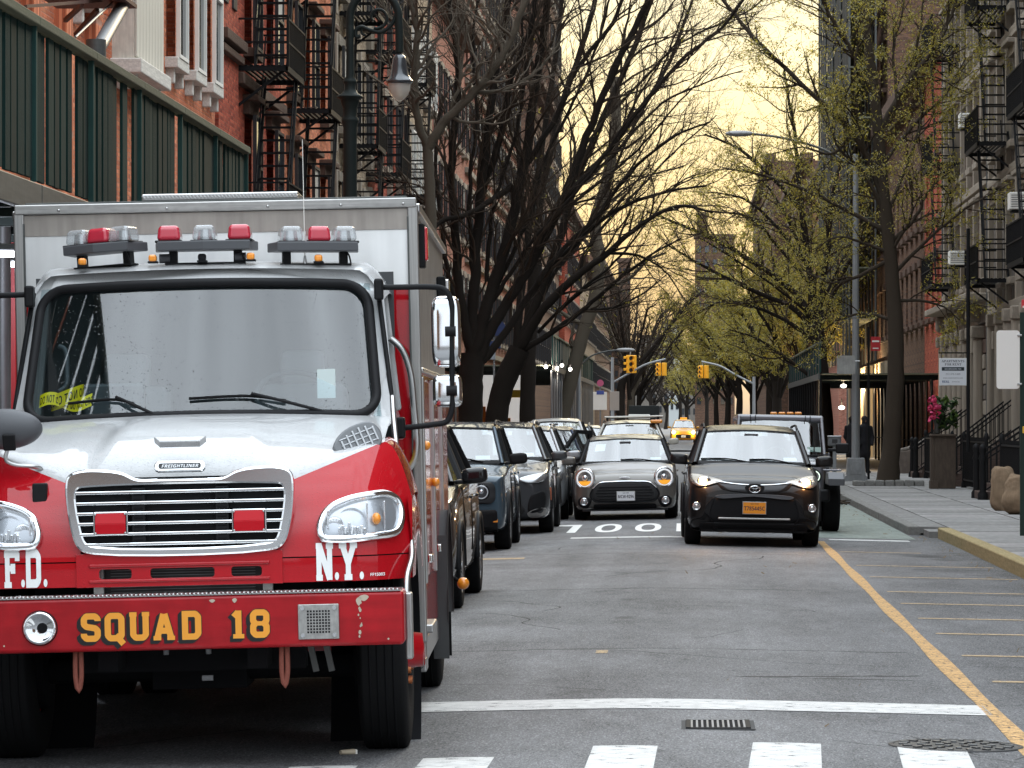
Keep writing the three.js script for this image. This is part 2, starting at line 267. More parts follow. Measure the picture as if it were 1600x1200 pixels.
M.asphaltNear = std([1, 1, 1], .66, { map: roadMap, bumpMap: rep(asphaltBump, (RX1 - RX0) / 1.5, (RZ1 - RZ0) / 1.5), bumpScale: .006 });
const road = new THREE.Group(); road.name = 'road'; tag(road, null, null, null, 'structure'); scene.add(road);
const crowned = (x0, x1, z0, z1, lift, nx = 24, nz = 1) => grid((u, v) => { const x = lerp(x0, x1, u); return V(x, roadY(x) + lift, -lerp(z0, z1, v)); }, nx, nz, x1 - x0, z1 - z0);
mesh('asphalt', crowned(RX0, RX1, RZ0, RZ1, 0, 40).scale(1, 1, 1), M.asphaltNear, road).geometry.attributes.uv.array.forEach((v, i, a) => { a[i] = i % 2 ? v / (RZ1 - RZ0) : v / (RX1 - RX0); });
mesh('asphalt', crowned(RX0, RX1, RZ1, 185, 0, 40), M.asphalt, road);
mesh('asphalt', crowned(RX0, RX1, 203, 900, 0, 12), M.asphalt, road);
mesh('asphalt', new THREE.PlaneGeometry(120, 18).rotateX(-Math.PI / 2).translate(0, -.1, -194), M.asphalt, road);
mesh('asphalt', new THREE.PlaneGeometry(120, 60).rotateX(-Math.PI / 2).translate(0, -.1, 18), M.asphalt, road);

// markings: thin worn paint 4 mm above the asphalt
const wornAlpha = dtex(1024, 1024, (x, y) => { const a = fbm(N1, x / 40, y / 40, 25.6 | 0, 5), b = N2(x / 2, y / 2, 512), v = a * .85 + b * .3 > .345 ? 1 : 0; return [v, v, v]; });
const wornYellow = dtex(512, 512, (x, y) => { const v = fbm(N2, x / 16, y / 16, 32, 5) * .9 + .2 * N3(x / 2, y / 2, 256) > .43 ? 1 : 0; return [v, v, v]; });
const paintTone = dtex(512, 512, (x, y) => { const v = .74 + .35 * (fbm(N3, x / 32, y / 32, 16, 4) - .5) + .22 * (N2(x / 2, y / 2, 256) - .5); return [v, v, v]; });
const roadPaint = (c, wear = 1) => std(c, .75, { map: rep(paintTone, 1.1), alphaMap: rep(wornAlpha, .55 * wear), alphaTest: .5 });
const pWhite = roadPaint([.76, .75, .72]), pYellow = std([.74, .47, .22], .8, { map: rep(paintTone, 1.1), alphaMap: rep(wornYellow, 1.3), alphaTest: .5 }), pFaint = std([.60, .45, .28], .8, { map: rep(paintTone, 1.4), alphaMap: rep(wornYellow, 1.7), alphaTest: .5 });
function marking(name, f, nu, nv, us, vs, mat, label, cat) {   // f(u, v) -> [x, Z]
  const o = mesh(name, grid((u, v) => { const [x, z] = f(u, v); return V(x, roadY(x) + .004, -z); }, nu, nv, us, vs), mat, road); if (label) o.userData.label = label; return o;
}
marking('stop_line', (u, v) => { const x = lerp(-1.75, 1.86, u); return [x, lerp(21.66, 22.42, v) - .03 * Math.pow((x + .2) / 1.8, 2)]; }, 30, 2, 3.6, .75, pWhite);
for (const [x0, zt, w] of [[-2.78, 17.95, .36], [-2.02, 18.35, .35], [-1.36, 18.66, .37], [-.49, 19.2, .345], [.37, 19.5, .37], [1.15, 19.42, .37]])
  marking('crosswalk_bar', (u, v) => [x0 + w * u - .11 * (1 - v) * (x0 > 0 ? 1 : .3), lerp(zt - 3.2, zt - .25 * Math.abs(u - .5) * .2, v)], 2, 6, w, 3.2, pWhite);
marking('lane_line', (u, v) => [lerp(1.86, 1.99, v) + (u - .5) * (.125 + .02 * Math.sin(v * 31)) + .002 * Math.sin(v * 23), lerp(17, 52.6, v)], 2, 80, .13, 35, pYellow, 'worn yellow line along the no parking strip');
for (const z of [21.7, 24.5, 27.2, 30, 32.3, 34.9, 37.3, 40.8, 44, 48.5])
  marking('hatch_line', (u, v) => [lerp(2.1, z > 45 ? 3.2 : 3.8, u), z + (v - .5) * .15 + .1 * u], 6, 1, 1.7, .12, pFaint);
marking('bar_line', (u, v) => [lerp(-1.70, 1.6, u), 53.1 + .55 * v - .2 * u], 12, 1, 3.3, .5, pWhite);
marking('bar_line', (u, v) => [lerp(2.15, 3.35, u), 53.2 + .5 * v], 6, 1, 1.2, .5, roadPaint([.7, .7, .67], 2));
marking('faded_dash', (u, v) => [lerp(-2.75, -2.05, u), 45.6 + .5 * v], 4, 1, .7, .5, pFaint);
marking('faded_dash', (u, v) => [lerp(-.67, -.58, u), 26.8 + .35 * v], 2, 1, .1, .3, pFaint);
marking('bike_lane', (u, v) => [lerp(2.02, 3.5, u), lerp(54.2, 150, v)], 6, 10, 1.5, 96, std([.20, .235, .21], .6, { map: rep(grime, .5), alphaMap: rep(wornAlpha, .3), alphaTest: .5 }));
{
  const t = canvasTex(1024, 1024, (g, w, h) => { g.clearRect(0, 0, w, h); g.translate(w, h); g.rotate(Math.PI); g.fillStyle = '#fff'; g.font = 'bold 200px sans-serif'; g.textBaseline = 'alphabetic'; const L = 'SCHOOL'; for (let i = 0; i < 6; i++) { const m = g.measureText(L[i]).width; g.save(); g.translate((i + .5) * w / 6, h * .99); g.scale(132 / m, 6.75); g.fillText(L[i], -m / 2, 0); g.restore(); } });
  const m = std([.72, .71, .68], .75, { map: t, alphaTest: .5 });
  const o = mesh('road_lettering', crowned(-2.2, 1.66, 55.7, 60.2, .004, 10), m, road); o.userData.label = 'white SCHOOL lettering upside down on the road';
  o.geometry.attributes.uv.array.forEach((v, i, a) => { a[i] = i % 2 ? v / 4.5 : v / 3.86; });
}
// iron covers
{
  const g = new THREE.Group(); g.name = numbered('drain_grate'); g.position.set(.19, roadY(.19) + .002, -20.55); scene.add(g); tag(g, 'small rectangular iron grate in the asphalt below the white stop line', 'drain grate');
  rb('frame', M.ironBlack, g, 0, .003, -.25, .34, .012, .03, .004); rb('frame', M.ironBlack, g, 0, .003, .25, .34, .012, .03, .004);
  for (const x of [-.17, .17]) rb('frame', M.ironBlack, g, x, .004, 0, .03, .014, .53, .004); box('rim', std([.07, .07, .07], .8), g, 0, .001, 0, .42, .002, .6); box('shaft', M.underBlack, g, 0, .0035, 0, .31, .002, .47);
  for (let i = 0; i < 11; i++) rb('grate_bar', i % 3 ? std([.3, .29, .28], .6) : M.galv, g, -.15 + i * .03, .005, 0, .013, .012, .46, .003);
}
{
  const g = new THREE.Group(); g.name = numbered('manhole_cover'); g.position.set(1.48, roadY(1.48) + .001, -19.55); g.rotation.z = roadTilt(1.48); scene.add(g); tag(g, 'round ribbed iron manhole cover beside the yellow line', 'manhole cover');
  const iron = std([.055, .055, .056], .5, { metalness: .6, bumpMap: rep(speck, 8), bumpScale: .003 });
  mesh('rim', new THREE.TorusGeometry(.355, .016, 8, 48).rotateX(Math.PI / 2).scale(1, .5, 1), iron, g);
  mesh('plate', new THREE.CylinderGeometry(.34, .34, .008, 48), iron, g);
  for (let a = 0; a < 3; a++) for (let i = 0; i < 6 + a * 6; i++) { const t = i / (6 + a * 6) * 6.283, rr = .09 + a * .1; rb('rib', std([.1, .1, .1], .4, { metalness: .7 }), g, Math.cos(t) * rr, .007, Math.sin(t) * rr, .05, .012, .03, .004, 0, -t); }
}

// pavements with separate flags and kerb stones
const rSlab = mulberry(5), flagMats = [M.concrete, M.concrete2, M.concrete3, M.concrete];
function pavement(name) { const g = new THREE.Group(); g.name = name; tag(g, null, null, null, 'structure'); scene.add(g); return g; }
{
  const g = pavement('pavement_right'), shared = {};
  for (let z = 17; z < 113; z += 1.6) for (let i = 0; i < 3; i++) {
    const w = 1.5, x = 4.12 + .75 + i * 1.52, k = 'a' + (rSlab() * 4 | 0); shared[k] ??= prep(bxg(w - .014, .1, 1.586));
    const m = new THREE.Mesh(shared[k], flagMats[rSlab() * 4 | 0]); m.name = 'paving_slab'; m.position.set(x, WALK - .05 + .006 * (rSlab() - .5), -z - .8); m.rotation.set(.003 * (rSlab() - .5), 0, .004 * (rSlab() - .5)); m.receiveShadow = m.castShadow = true; g.add(m);
  }
  box('paving', M.concrete, g, 6.39, WALK - .06, -(113 + 185) / 2, 4.55, .1, 72); box('paving', M.concrete, g, 6.39, WALK - .06, -500, 4.55, .1, 590);
  box('bedding', M.soil, g, 6.39, WALK - .11, -65, 4.5, .08, 96);
  let z = 15; while (z < 55) { const L = 2.1 + rSlab(); const e = Math.min(z + L, 55.2); rb('kerb_stone', M.kerbYellow, g, KR + .1 + .012 * (rSlab() - .5), -.02 + .01 * rSlab(), -(z + e) / 2, .2, .2, e - z - .012, .025); z = e; }
  z = 56.6; while (z < 112) { const L = 2.1 + rSlab(), e = z + L; rb('kerb_stone', M.kerbStone, g, 3.62 + .02 * (rSlab() - .5), -.03, -(z + e) / 2, .2, .18, e - z - .012, .02); box('paving', M.concrete3, g, 3.92, WALK - .06, -(z + e) / 2, .4, .1, e - z - .01); z = e; }
  box('paving', M.concrete3, g, 3.95, -.035, -56.9, .36, .1, 3.2);
  rb('kerb_stone', M.kerbStone, g, 3.62, -.03, -149, .2, .18, 72, .02); rb('kerb_stone', M.kerbStone, g, KR + .1, -.03, -500, .2, .18, 590, .02);
}
{
  const g = pavement('pavement_left');
  box('paving', M.concrete, g, -6.75, WALK - .06, -100, 3.9, .1, 170); box('paving', M.concrete, g, -6.75, WALK - .06, -500, 4.0, .1, 590);
  let z = 15; while (z < 120) { const L = 2.1 + rSlab(); rb('kerb_stone', M.kerbStone, g, KL - .1, -.04, -(z + L / 2), .2, .2, L - .012, .02); z += L; }
  rb('kerb_stone', M.kerbStone, g, KL - .1, -.04, -152, .2, .2, 63, .02); rb('kerb_stone', M.kerbStone, g, KL - .1, -.04, -500, .2, .2, 590, .02);
}
// ---------------------------------------------------------------- buildings along both sides
// A street front. side -1: left of the street, 1: right. Bays of windows on each floor, set back in the wall, with frames, sills and lintels.
const winG = {};
function windowPart(parent, side, xf, y, z, w, h, o) {
  const g = new THREE.Group(); g.name = 'window'; g.position.set(xf - side * -(o.recess ?? .16), y, z); parent.add(g);
  const k = [w, h, side, o.sash ?? 1].join(); const c = winG[k] ??= (() => {
    const f = new MB(), t = .06; f.box(0, h - t / 2, 0, .07, t, w).box(0, t / 2, 0, .07, t, w).box(0, h / 2, 0, .07, t, w - 2 * t).box(0, h / 2, (w - t) / 2, .07, h - 2 * t, t).box(0, h / 2, -(w - t) / 2, .07, h - 2 * t, t);
    if ((o.sash ?? 1) > 1) f.box(0, h / 2, 0, .06, h - 2 * t, .05);
    return [mergeGeometries(f.g), bxg(.012, h - .06, w - .06), bxg(.02, h * .45, w - .08)];
  })();
  const add = (n, ge, m, x, yy) => { const q = new THREE.Mesh(ge, m); q.name = n; q.position.set(x, yy, 0); q.castShadow = q.receiveShadow = true; g.add(q); };
  add('frame', c[0], o.frame ?? M.winDark, 0, 0); add('pane', c[1], M.winGlass, side * .02, h / 2);
  if (o.blind) add('blind', c[2], M.curtain, side * .012, h * .74);
}
function front(name, label, side, x, z0, z1, H, o) {
  const b = thing(name, label, o.category ?? 'building', [x, 0, -(z0 + z1) / 2], 0, o.group); const L = z1 - z0, r = mulberry(Math.round(z0 * 13 + x * 7));
  const fh = o.floor ?? 3.4, g0 = o.ground ?? 4.2, ww = o.ww ?? 1.15, wh = o.wh ?? 2, n = o.bays ?? Math.max(1, Math.floor(L / (o.step ?? 2.3))), st = L / n, dep = o.depth ?? 9, th = .34;
  const wall = new MB(), sill = new MB(), put = (m, xx, y, z, w, h, d) => m.box(side * xx, y, z, w, h, d);
  const floors = []; for (let y = g0; y + fh <= H + .01; y += fh) floors.push(y);
  put(wall, th / 2, g0 / 2 + .4, 0, th, g0 + .8, L);                       // ground storey up to the first sills
  floors.forEach((y, i) => {
    const ys = y + .8, top = i + 1 < floors.length ? floors[i + 1] + .8 : H;
    put(wall, th / 2, (ys + wh + top) / 2, 0, th, top - ys - wh, L);
    for (let k = 0; k <= n; k++) { const za = k === 0 ? -L / 2 : -L / 2 + (k - .5) * st + ww / 2, zb = k === n ? L / 2 : -L / 2 + (k + .5) * st - ww / 2; if (zb > za) put(wall, th / 2, ys + wh / 2, (za + zb) / 2, th, wh, zb - za); }
  });
  put(wall, th + dep / 2, H / 2, 0, dep, H - .3, L - .02);
  wall.build('wall', o.wall, b);
  floors.forEach((y, i) => {
    if (o.maxFloor && i >= o.maxFloor) return;
    for (let k = 0; k < n; k++) {
      const z = -L / 2 + (k + .5) * st, ys = y + .8; if (o.skip?.(i, k, z)) continue;
      windowPart(b, side, 0, ys, z, ww, wh, { frame: o.frame, sash: o.sash, recess: side * .2, blind: r() < .4 });
      rb('sill', o.sill ?? M.brownstone, b, -side * .07 + 0, ys - .09, z, .30, .18, ww + .3, .015);
      if (o.sillFeet) for (const q of [-1, 1]) rb('sill_bracket', o.sill, b, -side * .06, ys - .30, z + q * (ww / 2 - .02), .16, .26, .14, .02);
      if (o.lintel !== false) rb('lintel', o.sill ?? M.brownstone, b, -side * .05, ys + wh + .13, z, .16, .26, ww + .4, .015);
      if (o.hood) rb('window_hood', o.sill ?? M.brownstone, b, -side * .14, ys + wh + .31, z, .34, .12, ww + .6, .02);
    }
    if (o.band) rb('string_course', o.bandMat ?? o.sill ?? M.brownstone, b, -side * .05, y + .1, 0, .2, .22, L, .02);
    if (o.pilasters) for (let k = 0; k <= n; k++) rb('pilaster', o.pilMat ?? o.wall, b, -side * .06, y + fh / 2, -L / 2 + clamp(k * st, .22, L - .22), .16, fh - .25, .36, .01);
  });
  if (o.cornice !== false) { rb('cornice', o.corniceMat ?? M.brownstone, b, -side * .25, H + .2, 0, .9, .5, L, .03); rb('cornice_bed', o.corniceMat ?? M.brownstone, b, -side * .1, H - .2, 0, .5, .3, L, .02); }
  o.extra?.(b, L);
  return b;
}
// an iron fire escape: platforms with slatted floors, railings and steep stairs between them; near end at Z z0, z1 - z0 long
function fireEscape(label, side, x, z0, z1, levels, o = {}) {
  const e = thing('fire_escape', label, 'fire escape', [x, 0, -(z0 + z1) / 2], 0, 'fire escapes on the house fronts'), L = z1 - z0, w = o.w ?? .97, out = -side * w, m = M.ironBlack, gold = M.shedSteel;
  levels.forEach((y, i) => {
    const fl = new MB(); for (let k = 0; k < 9; k++) fl.box(out * (k + .5) / 9, y, 0, .055, .03, L); fl.box(out / 2, y - .05, L / 2 - .02, w, .10, .04).box(out / 2, y - .05, -L / 2 + .02, w, .10, .04).box(out - side * -.02, y - .05, 0, .04, .12, L);
    const f = fl.build('platform', m, e);
    const ra = new MB(); for (const yy of [.45, .9]) ra.box(out, y + yy, 0, .035, .035, L).box(out / 2, y + yy, L / 2, w, .035, .035).box(out / 2, y + yy, -L / 2, w, .035, .035);
    for (let k = 0; k <= L / .11; k++) ra.box(out, y + .45, -L / 2 + k * .11, .016, .88, .016); for (let k = 1; k < 3; k++) for (const q of [-1, 1]) ra.box(out * k / 3, y + .45, q * L / 2, .014, .88, .014);
    for (const q of [-1, 1]) ra.box(out, y + .46, q * L / 2, .05, .96, .05); ra.build('railing', m, e);
    for (const q of [-1, 1]) new MB().bar(V(0, y - .75, q * (L / 2 - .15)), V(out * .92, y - .07, q * (L / 2 - .15)), .05).build('bracket', m, e);
    if (i + 1 < levels.length || o.up) {       // the stair up to the next platform, seen from its end
      const y1 = levels[i + 1] ?? y + 3.3, n = Math.round((y1 - y) / .27), s = new MB(), za = L * .30, zb = -L * .28, xa = out * (o.sx0 ?? .28), xb = out * (o.sx1 ?? .92);
      for (const xx of [xa, xb]) s.bar(V(xx, y, za), V(xx, y1, zb), .05, .09);
      for (let k = 1; k < n; k++) s.box((xa + xb) / 2, lerp(y, y1, k / n), lerp(za, zb, k / n), Math.abs(xb - xa), .035, .17);
      for (const xx of [xa, xb]) s.rod(V(xx, y + .8, za), V(xx, y1 + .8, zb), .016);
      s.build('stair', m, e);
    }
  });
  if (o.drop) { const y = levels[0], s = new MB(), xa = out * .3, xb = out * .9; for (const xx of [xa, xb]) s.bar(V(xx, y - o.drop, L / 2 + .05), V(xx, y + .2, L / 2 + .05), .045); for (let k = 0; k < o.drop / .3; k++) s.rod(V(xa, y - .2 - k * .3, L / 2 + .05), V(xb, y - .2 - k * .3, L / 2 + .05), .018); s.build('drop_ladder', m, e); }
  return e;
}
const LX = -8.6;
{ // the near brick house behind the sidewalk shed
  const b = front('brick_building', 'orange brick house with white window sills behind the green shed', -1, LX, 16, 65.6, 15.6, { wall: M.brickOrange, sill: M.sill, ground: 6.95, floor: 4.3, wh: 3.1, ww: 1.05, bays: 22, lintel: false, sillFeet: true, frame: M.trimWhite, cornice: true,
    skip: (i, k, z) => { const Z = 40.8 - z; return i === 0 && ((Z > 52.6 && Z < 58.2) || (Z > 41 && Z < 52.6 && k % 2)); } });
  // the white boarded bay
  const bay = new MB(); bay.box(.16, 9.6, 40.8 - 55.2, .36, 4.9, 2.8); bay.build('boarded_bay', M.whitePaint, b);
  for (let i = 0; i < 9; i++) rb('board', M.whitePaint, b, .36, 9.6, 40.8 - 53.95 - i * .31, .03, 4.8, .285, .006);
  rb('sill', M.sill, b, .22, 7.05, 40.8 - 55.2, .5, .22, 3.1, .02); for (const q of [-1, 1]) rb('sill_bracket', M.sill, b, .2, 6.85, 40.8 - 55.2 + q * 1.2, .3, .24, .2, .02);
  for (let i = 0; i < 5; i++) rb('brick_pier', M.brickOrange, b, .06, 9.5, 40.8 - 41.8 - i * 2.45, .22, 9, .5, .01);
  // end pier with brownstone cap
  const p = thing('brick_pier', 'brick end pier with brownstone cornice between two brick houses', 'pier', [LX, 0, -67.2]);
  box('pier_wall', M.brickRed, p, -.45, 7.5, 0, 1.0, 15, 2.9); rb('cap', M.brownstone, p, -.32, 8.85, 0, 1.1, .2, 3.0, .02); rb('cap', M.brownstone, p, -.37, 8.6, 0, 1.08, .14, 2.95, .02); rb('band', M.brownstone, p, -.4, 6.25, 0, 1.0, .3, 2.95, .02);
  for (const z of [-.8, .6]) { rb('lintel', M.brownstone, p, -.02, 6.75, z, .4, .2, 1.1, .02); rb('opening', M.winDark, p, -.12, 5.6, z, .4, 1.7, .62, .01); for (const q of [-1, 1]) rb('quoin', M.brownstone, p, -.08, 6.05, z + q * .45, .42, .5, .26, .02); rb('upper_opening', M.winDark, p, -.10, 11, z * .9, .38, 3, .55, .02); }
}
front('brick_building', 'deep red brick house with brownstone window hoods nearest the bishop crook lamp', -1, LX, 68.7, 76.2, 16.5, { wall: M.brickRed, sill: M.brownstone, ground: 4.9, floor: 3.3, bays: 2, band: true, hood: true });
const LB = [
  ['red brick tenement carrying the second iron fire escape', 76.3, 87, 17.5, { wall: M.brickOrange, sill: M.brownstone, ground: 4.7, floor: 3.3, bays: 3, hood: true }],
  ['tan stone tenement with flat pilasters behind the first bare tree', 87.1, 97.2, 16.8, { wall: M.brickTan, sill: M.limestone, ground: 4.8, floor: 3.35, bays: 3, pilasters: true, pilMat: M.limestone }],
  ['red brick tenement with the fourth fire escape behind bare branches', 97.3, 110, 18.6, { wall: M.brickRed, sill: M.limestone, ground: 4.8, floor: 3.3, bays: 4, pilasters: true, pilMat: M.limestone }],
  ['grey stone house behind the big dark tree trunks', 110.1, 122, 17.2, { wall: M.brickTan, sill: M.greystone, ground: 4.5, floor: 3.4, bays: 5, frame: M.trimWhite }],
  ['pink brick house behind the thick black trunk', 122.1, 140, 16.4, { wall: M.brickPink, sill: M.limestone, ground: 4.4, floor: 3.4, bays: 7, maxFloor: 3 }],
  ['red brick block with many windows above the far green shed', 140.1, 184, 23.5, { wall: M.brickPink, sill: M.limestone, ground: 4.4, floor: 3.5, bays: 16, band: true, sillFeet: false }],
];
for (const [label, z0, z1, H, o] of LB) front('tenement', label, -1, LX, z0, z1, H, { ...o, group: 'house fronts along the left pavement' });
fireEscape('black fire escape on the deep red brick house nearest the lamp', -1, LX, 68.9, 71.9, [5.4, 8.55, 11.8], { drop: 2.5, up: 1 });
fireEscape('black fire escape behind the post of the bishop crook lamp', -1, LX, 77.3, 80.0, [5.2, 8.45, 11.7], { drop: 2.2, up: 1 });
fireEscape('black fire escape on the tan tenement under the lamp head', -1, LX, 89.2, 91.6, [5.3, 8.6, 11.9], { up: 1 });
fireEscape('black fire escape half hidden by the first bare tree', -1, LX, 96.6, 99.6, [5.1, 8.4, 11.7], { up: 1 });
fireEscape('farthest black fire escape on the left house fronts', -1, LX, 106, 109.5, [5.1, 8.4, 11.7, 15], { up: 1 });

// right side
front('stone_building', 'stone house front on the right nearest the crossing', 1, 8.5, 15, 59.9, 17, { wall: M.brownstone, sill: M.limestone, ground: 4.6, floor: 3.5, bays: 14, maxFloor: 2 });
const RX = 8.5;
front('stone_building', 'carved grey brown stone house behind the stoop railings', 1, RX, 60, 99, 17, { wall: M.greystone, sill: M.limestone, ground: 4.6, floor: 3.5, bays: 14, ww: 1.1, wh: 2.2, hood: true, pilasters: true, pilMat: M.limestone, band: true,
  extra: (b, L) => { for (let i = 0; i < 9; i++) { rb('column', M.limestone, b, -.22, 2.5, L / 2 - 17 - i * 2.4, .34, 3.6, .34, .12); rb('capital', M.limestone, b, -.18, 4.4, L / 2 - 17 - i * 2.4, .46, .34, .46, .04); } const rr = mulberry(44); for (let j = 0; j < 10; j++) for (let i = 0; i < 15; i++) { const dark = rr(); rb('stone_block', dark < .3 ? M.greystone : dark < .75 ? M.limestone : M.brownstone, b, -.03 - .05 * rr(), .35 + j * .43, L / 2 - 14.6 - (i + (j % 2) * .5) * 1.62, .14, .4, 1.56, .03); } for (let i = 0; i < 6; i++) { rb('arched_opening', M.winDark, b, -.12, 2.3, L / 2 - 16.2 - i * 3.9, .1, 2.6, 1.1, .03); rb('keystone', M.limestone, b, -.2, 3.85, L / 2 - 16.2 - i * 3.9, .2, .5, .4, .04); } for (let i = 0; i < 40; i++) rb('quoin', i % 2 ? M.limestone : M.greystone, b, -.07, .6 + (i % 10) * .42, L / 2 - 20 - Math.floor(i / 10) * 4.8, .2, .36, i % 2 ? .7 : .5, .03); } });
front('stone_building', 'brown stone house with tall pilasters and a lower balcony railing', 1, RX, 99.1, 116, 16.4, { wall: M.brownstone, sill: M.limestone, ground: 4.9, floor: 3.4, bays: 7, hood: true, pilasters: true, pilMat: M.limestone, band: true,
  extra: (b, L) => {
    const rr = mulberry(45); for (let j = 0; j < 11; j++) for (let i = 0; i < 10; i++) { const d = rr(); rb('stone_block', d < .25 ? M.brownstone : d < .55 ? M.greystone : M.limestone, b, -.03 - .06 * rr(), .35 + j * .43, L / 2 - .9 - (i + (j % 2) * .5) * 1.62, .14, .4, 1.56, .03); }
    for (let i = 0; i < 4; i++) { const z = L / 2 - 2.6 - i * 4; rb('arched_opening', M.winDark, b, -.12, 2.3, z, .1, 2.5, 1.2, .03); for (const q of [-1, 1]) { rb('column', M.limestone, b, -.24, 2.4, z + q * .95, .3, 3.3, .3, .12); rb('capital', M.limestone, b, -.26, 4.2, z + q * .95, .42, .34, .44, .05); rb('column_base', M.limestone, b, -.26, .75, z + q * .95, .42, .3, .44, .05); } rb('arch_band', M.limestone, b, -.22, 3.75, z, .24, .3, 1.6, .08); rb('keystone', M.limestone, b, -.26, 3.9, z, .26, .6, .36, .05); rb('scroll_bracket', M.limestone, b, -.3, 4.75, z, .5, .5, .3, .12); }
    rb('balcony_ledge', M.limestone, b, -.35, 5.15, 0, .8, .2, L - .2, .03);
  } });
front('brick_building', 'red brick house partly hidden by the leafy tree on the right', 1, RX, 116.1, 127, 14.2, { wall: M.brickRed, sill: M.brownstone, ground: 4.4, floor: 3.3, bays: 4 });
front('brick_building', 'dark brick house with a covered scaffold along its front', 1, RX, 127.1, 150, 13.6, { wall: M.brickBrown, sill: M.brownstone, ground: 4.4, floor: 3.4, bays: 8 });
front('corner_building', 'tall dark corner house wrapped in scaffold above a cream ground floor', 1, RX, 150.1, 184, 25.5, { wall: M.brickBrown, sill: M.brownstone, ground: 4.4, floor: 3.5, bays: 11,
  extra: (b, L) => {
    box('cream_front', M.stucco, b, -.06, 2.1, 0, .1, 4.2, L - .1); for (let i = 0; i < 8; i++) { rb('shop_pier', M.stucco, b, -.16, 2.1, L / 2 - 1.5 - i * 4.3, .12, 4.1, .5, .02); rb('shop_window', M.winDark, b, -.12, 2, L / 2 - 3.6 - i * 4.3, .05, 2.6, 2.6, .01); }
    for (let i = 0; i <= 12; i++) for (const x of [-.5, -1.6]) new MB().rod(V(x, 4.2, L / 2 - .1 - i * 2.8), V(x, 26.5, L / 2 - .1 - i * 2.8), .05).build('scaffold_pole', M.shedSteel, b);
    for (let y = 6; y < 26; y += 2.1) { box('scaffold_deck', M.shedWood, b, -1.05, y, 0, 1.1, .06, L); for (const dy of [.5, 1.0]) box('scaffold_rail', M.shedSteel, b, -1.6, y + dy, 0, .045, .045, L); if (y > 8) for (let i = 0; i < 12; i++) if ((i * 7 + y * 3 | 0) % 3) box('netting', std([.035, .034, .03], .95), b, -1.64, y + 1.0, L / 2 - 1.5 - i * 2.8, .01, 2.0, 2.7); }
  } });
fireEscape('black fire escape with a long ladder above the stoop', 1, RX, 92.3, 96.2, [5.37, 8.9, 12.4], { sx0: .1, sx1: .72, up: 1 });
fireEscape('black fire escape balcony on the brown stone house', 1, RX, 109.5, 114, [5.9, 9.6, 13.2], { w: .95, sx0: .2, sx1: .8 });
fireEscape('black fire escape nearest the green sign post', 1, RX, 80.5, 84.5, [5.4, 8.9, 12.3], { w: .9, up: 1 });

const shedPost = std([.02, .06, .055], .7, { map: rep(grime, 2) });
// sidewalk sheds: posts, deck beams, parapet boards
function shed(label, side, x, z0, z1, yb, yt, o = {}) {
  const s = thing('sidewalk_shed', label, 'sidewalk shed', [x, 0, -z0]), r = mulberry(Math.round(z0)), n = Math.round((z1 - z0) / 2.44), w = o.w ?? 3.9, mats = [M.shedGreen, M.shedGreen, std([.009, .032, .029], .9, { map: rep(grime, 1.1) }), std([.010, .024, .021], .9, { map: rep(grime, 1.1) })];
  for (let i = 0; i <= n; i++) rb('parapet_post', shedPost, s, -side * .02, (yb + yt) / 2, -i * 2.44, .045, yt - yb, .05, .008);
  for (let i = 0; i < n; i++) {
    for (let k = 0; k < (o.plain ? 3 : 9); k++) { const bw = 2.36 / (o.plain ? 3 : 9); if (!o.plain && r() < (o.gap ?? 0)) continue; rb('parapet_board', o.board?.(i) ?? mats[r() * 4 | 0], s, .0 + .02 * (r() - .5), (yb + yt) / 2 + .01 * (r() - .5), -(i * 2.44 + .04 + (k + .5) * bw), .025, yt - yb - .04, bw * (o.plain ? .99 : o.gap ? lerp(.62, .98, r()) : .97), .004); }
    rb('top_rail', M.shedWood, s, -side * .01, yt + .03, -(i + .5) * 2.44, .12, .07, 2.43, .01, 0, 0, 0); rb('fascia', M.shedSteel, s, -side * .05, yb - .12, -(i + .5) * 2.44, .06, .2, 2.42, .01);
    for (let q = 0; q < 2; q++) rb('joist', M.ironGreen, s, side * w / 2, yb - .14, -(i * 2.44 + .5 + q * 1.22), w, .16, .08, .01);
    box('deck', M.shedWood, s, side * w / 2, yb - .03, -(i + .5) * 2.44, w - .1, .04, 2.4);
  }
  for (let i = 0; i <= n; i += (o.legs ?? 1)) for (const q of [0, 1]) { const l = new MB().rod(V(side * q * (w - .3), .06, -i * 2.44), V(side * q * (w - .3), yb - .2, -i * 2.44), .045, .045, 10).build('leg', o.legMat ?? M.galv, s); if (i < n) new MB().rod(V(side * q * (w - .3), 2.2, -i * 2.44), V(side * q * (w - .3), 3.2, -(i + .45) * 2.44), .022).rod(V(side * q * (w - .3), 1, -i * 2.44), V(side * q * (w - .3), 1, -(i + 1) * 2.44), .02).build('brace', o.legMat ?? M.galv, s); }
  return s;
}
shed('green boarded sidewalk shed with gaps in its parapet beside the truck', -1, -4.6, 15.45, 37.41, 3.42, 4.52, { gap: .07 });
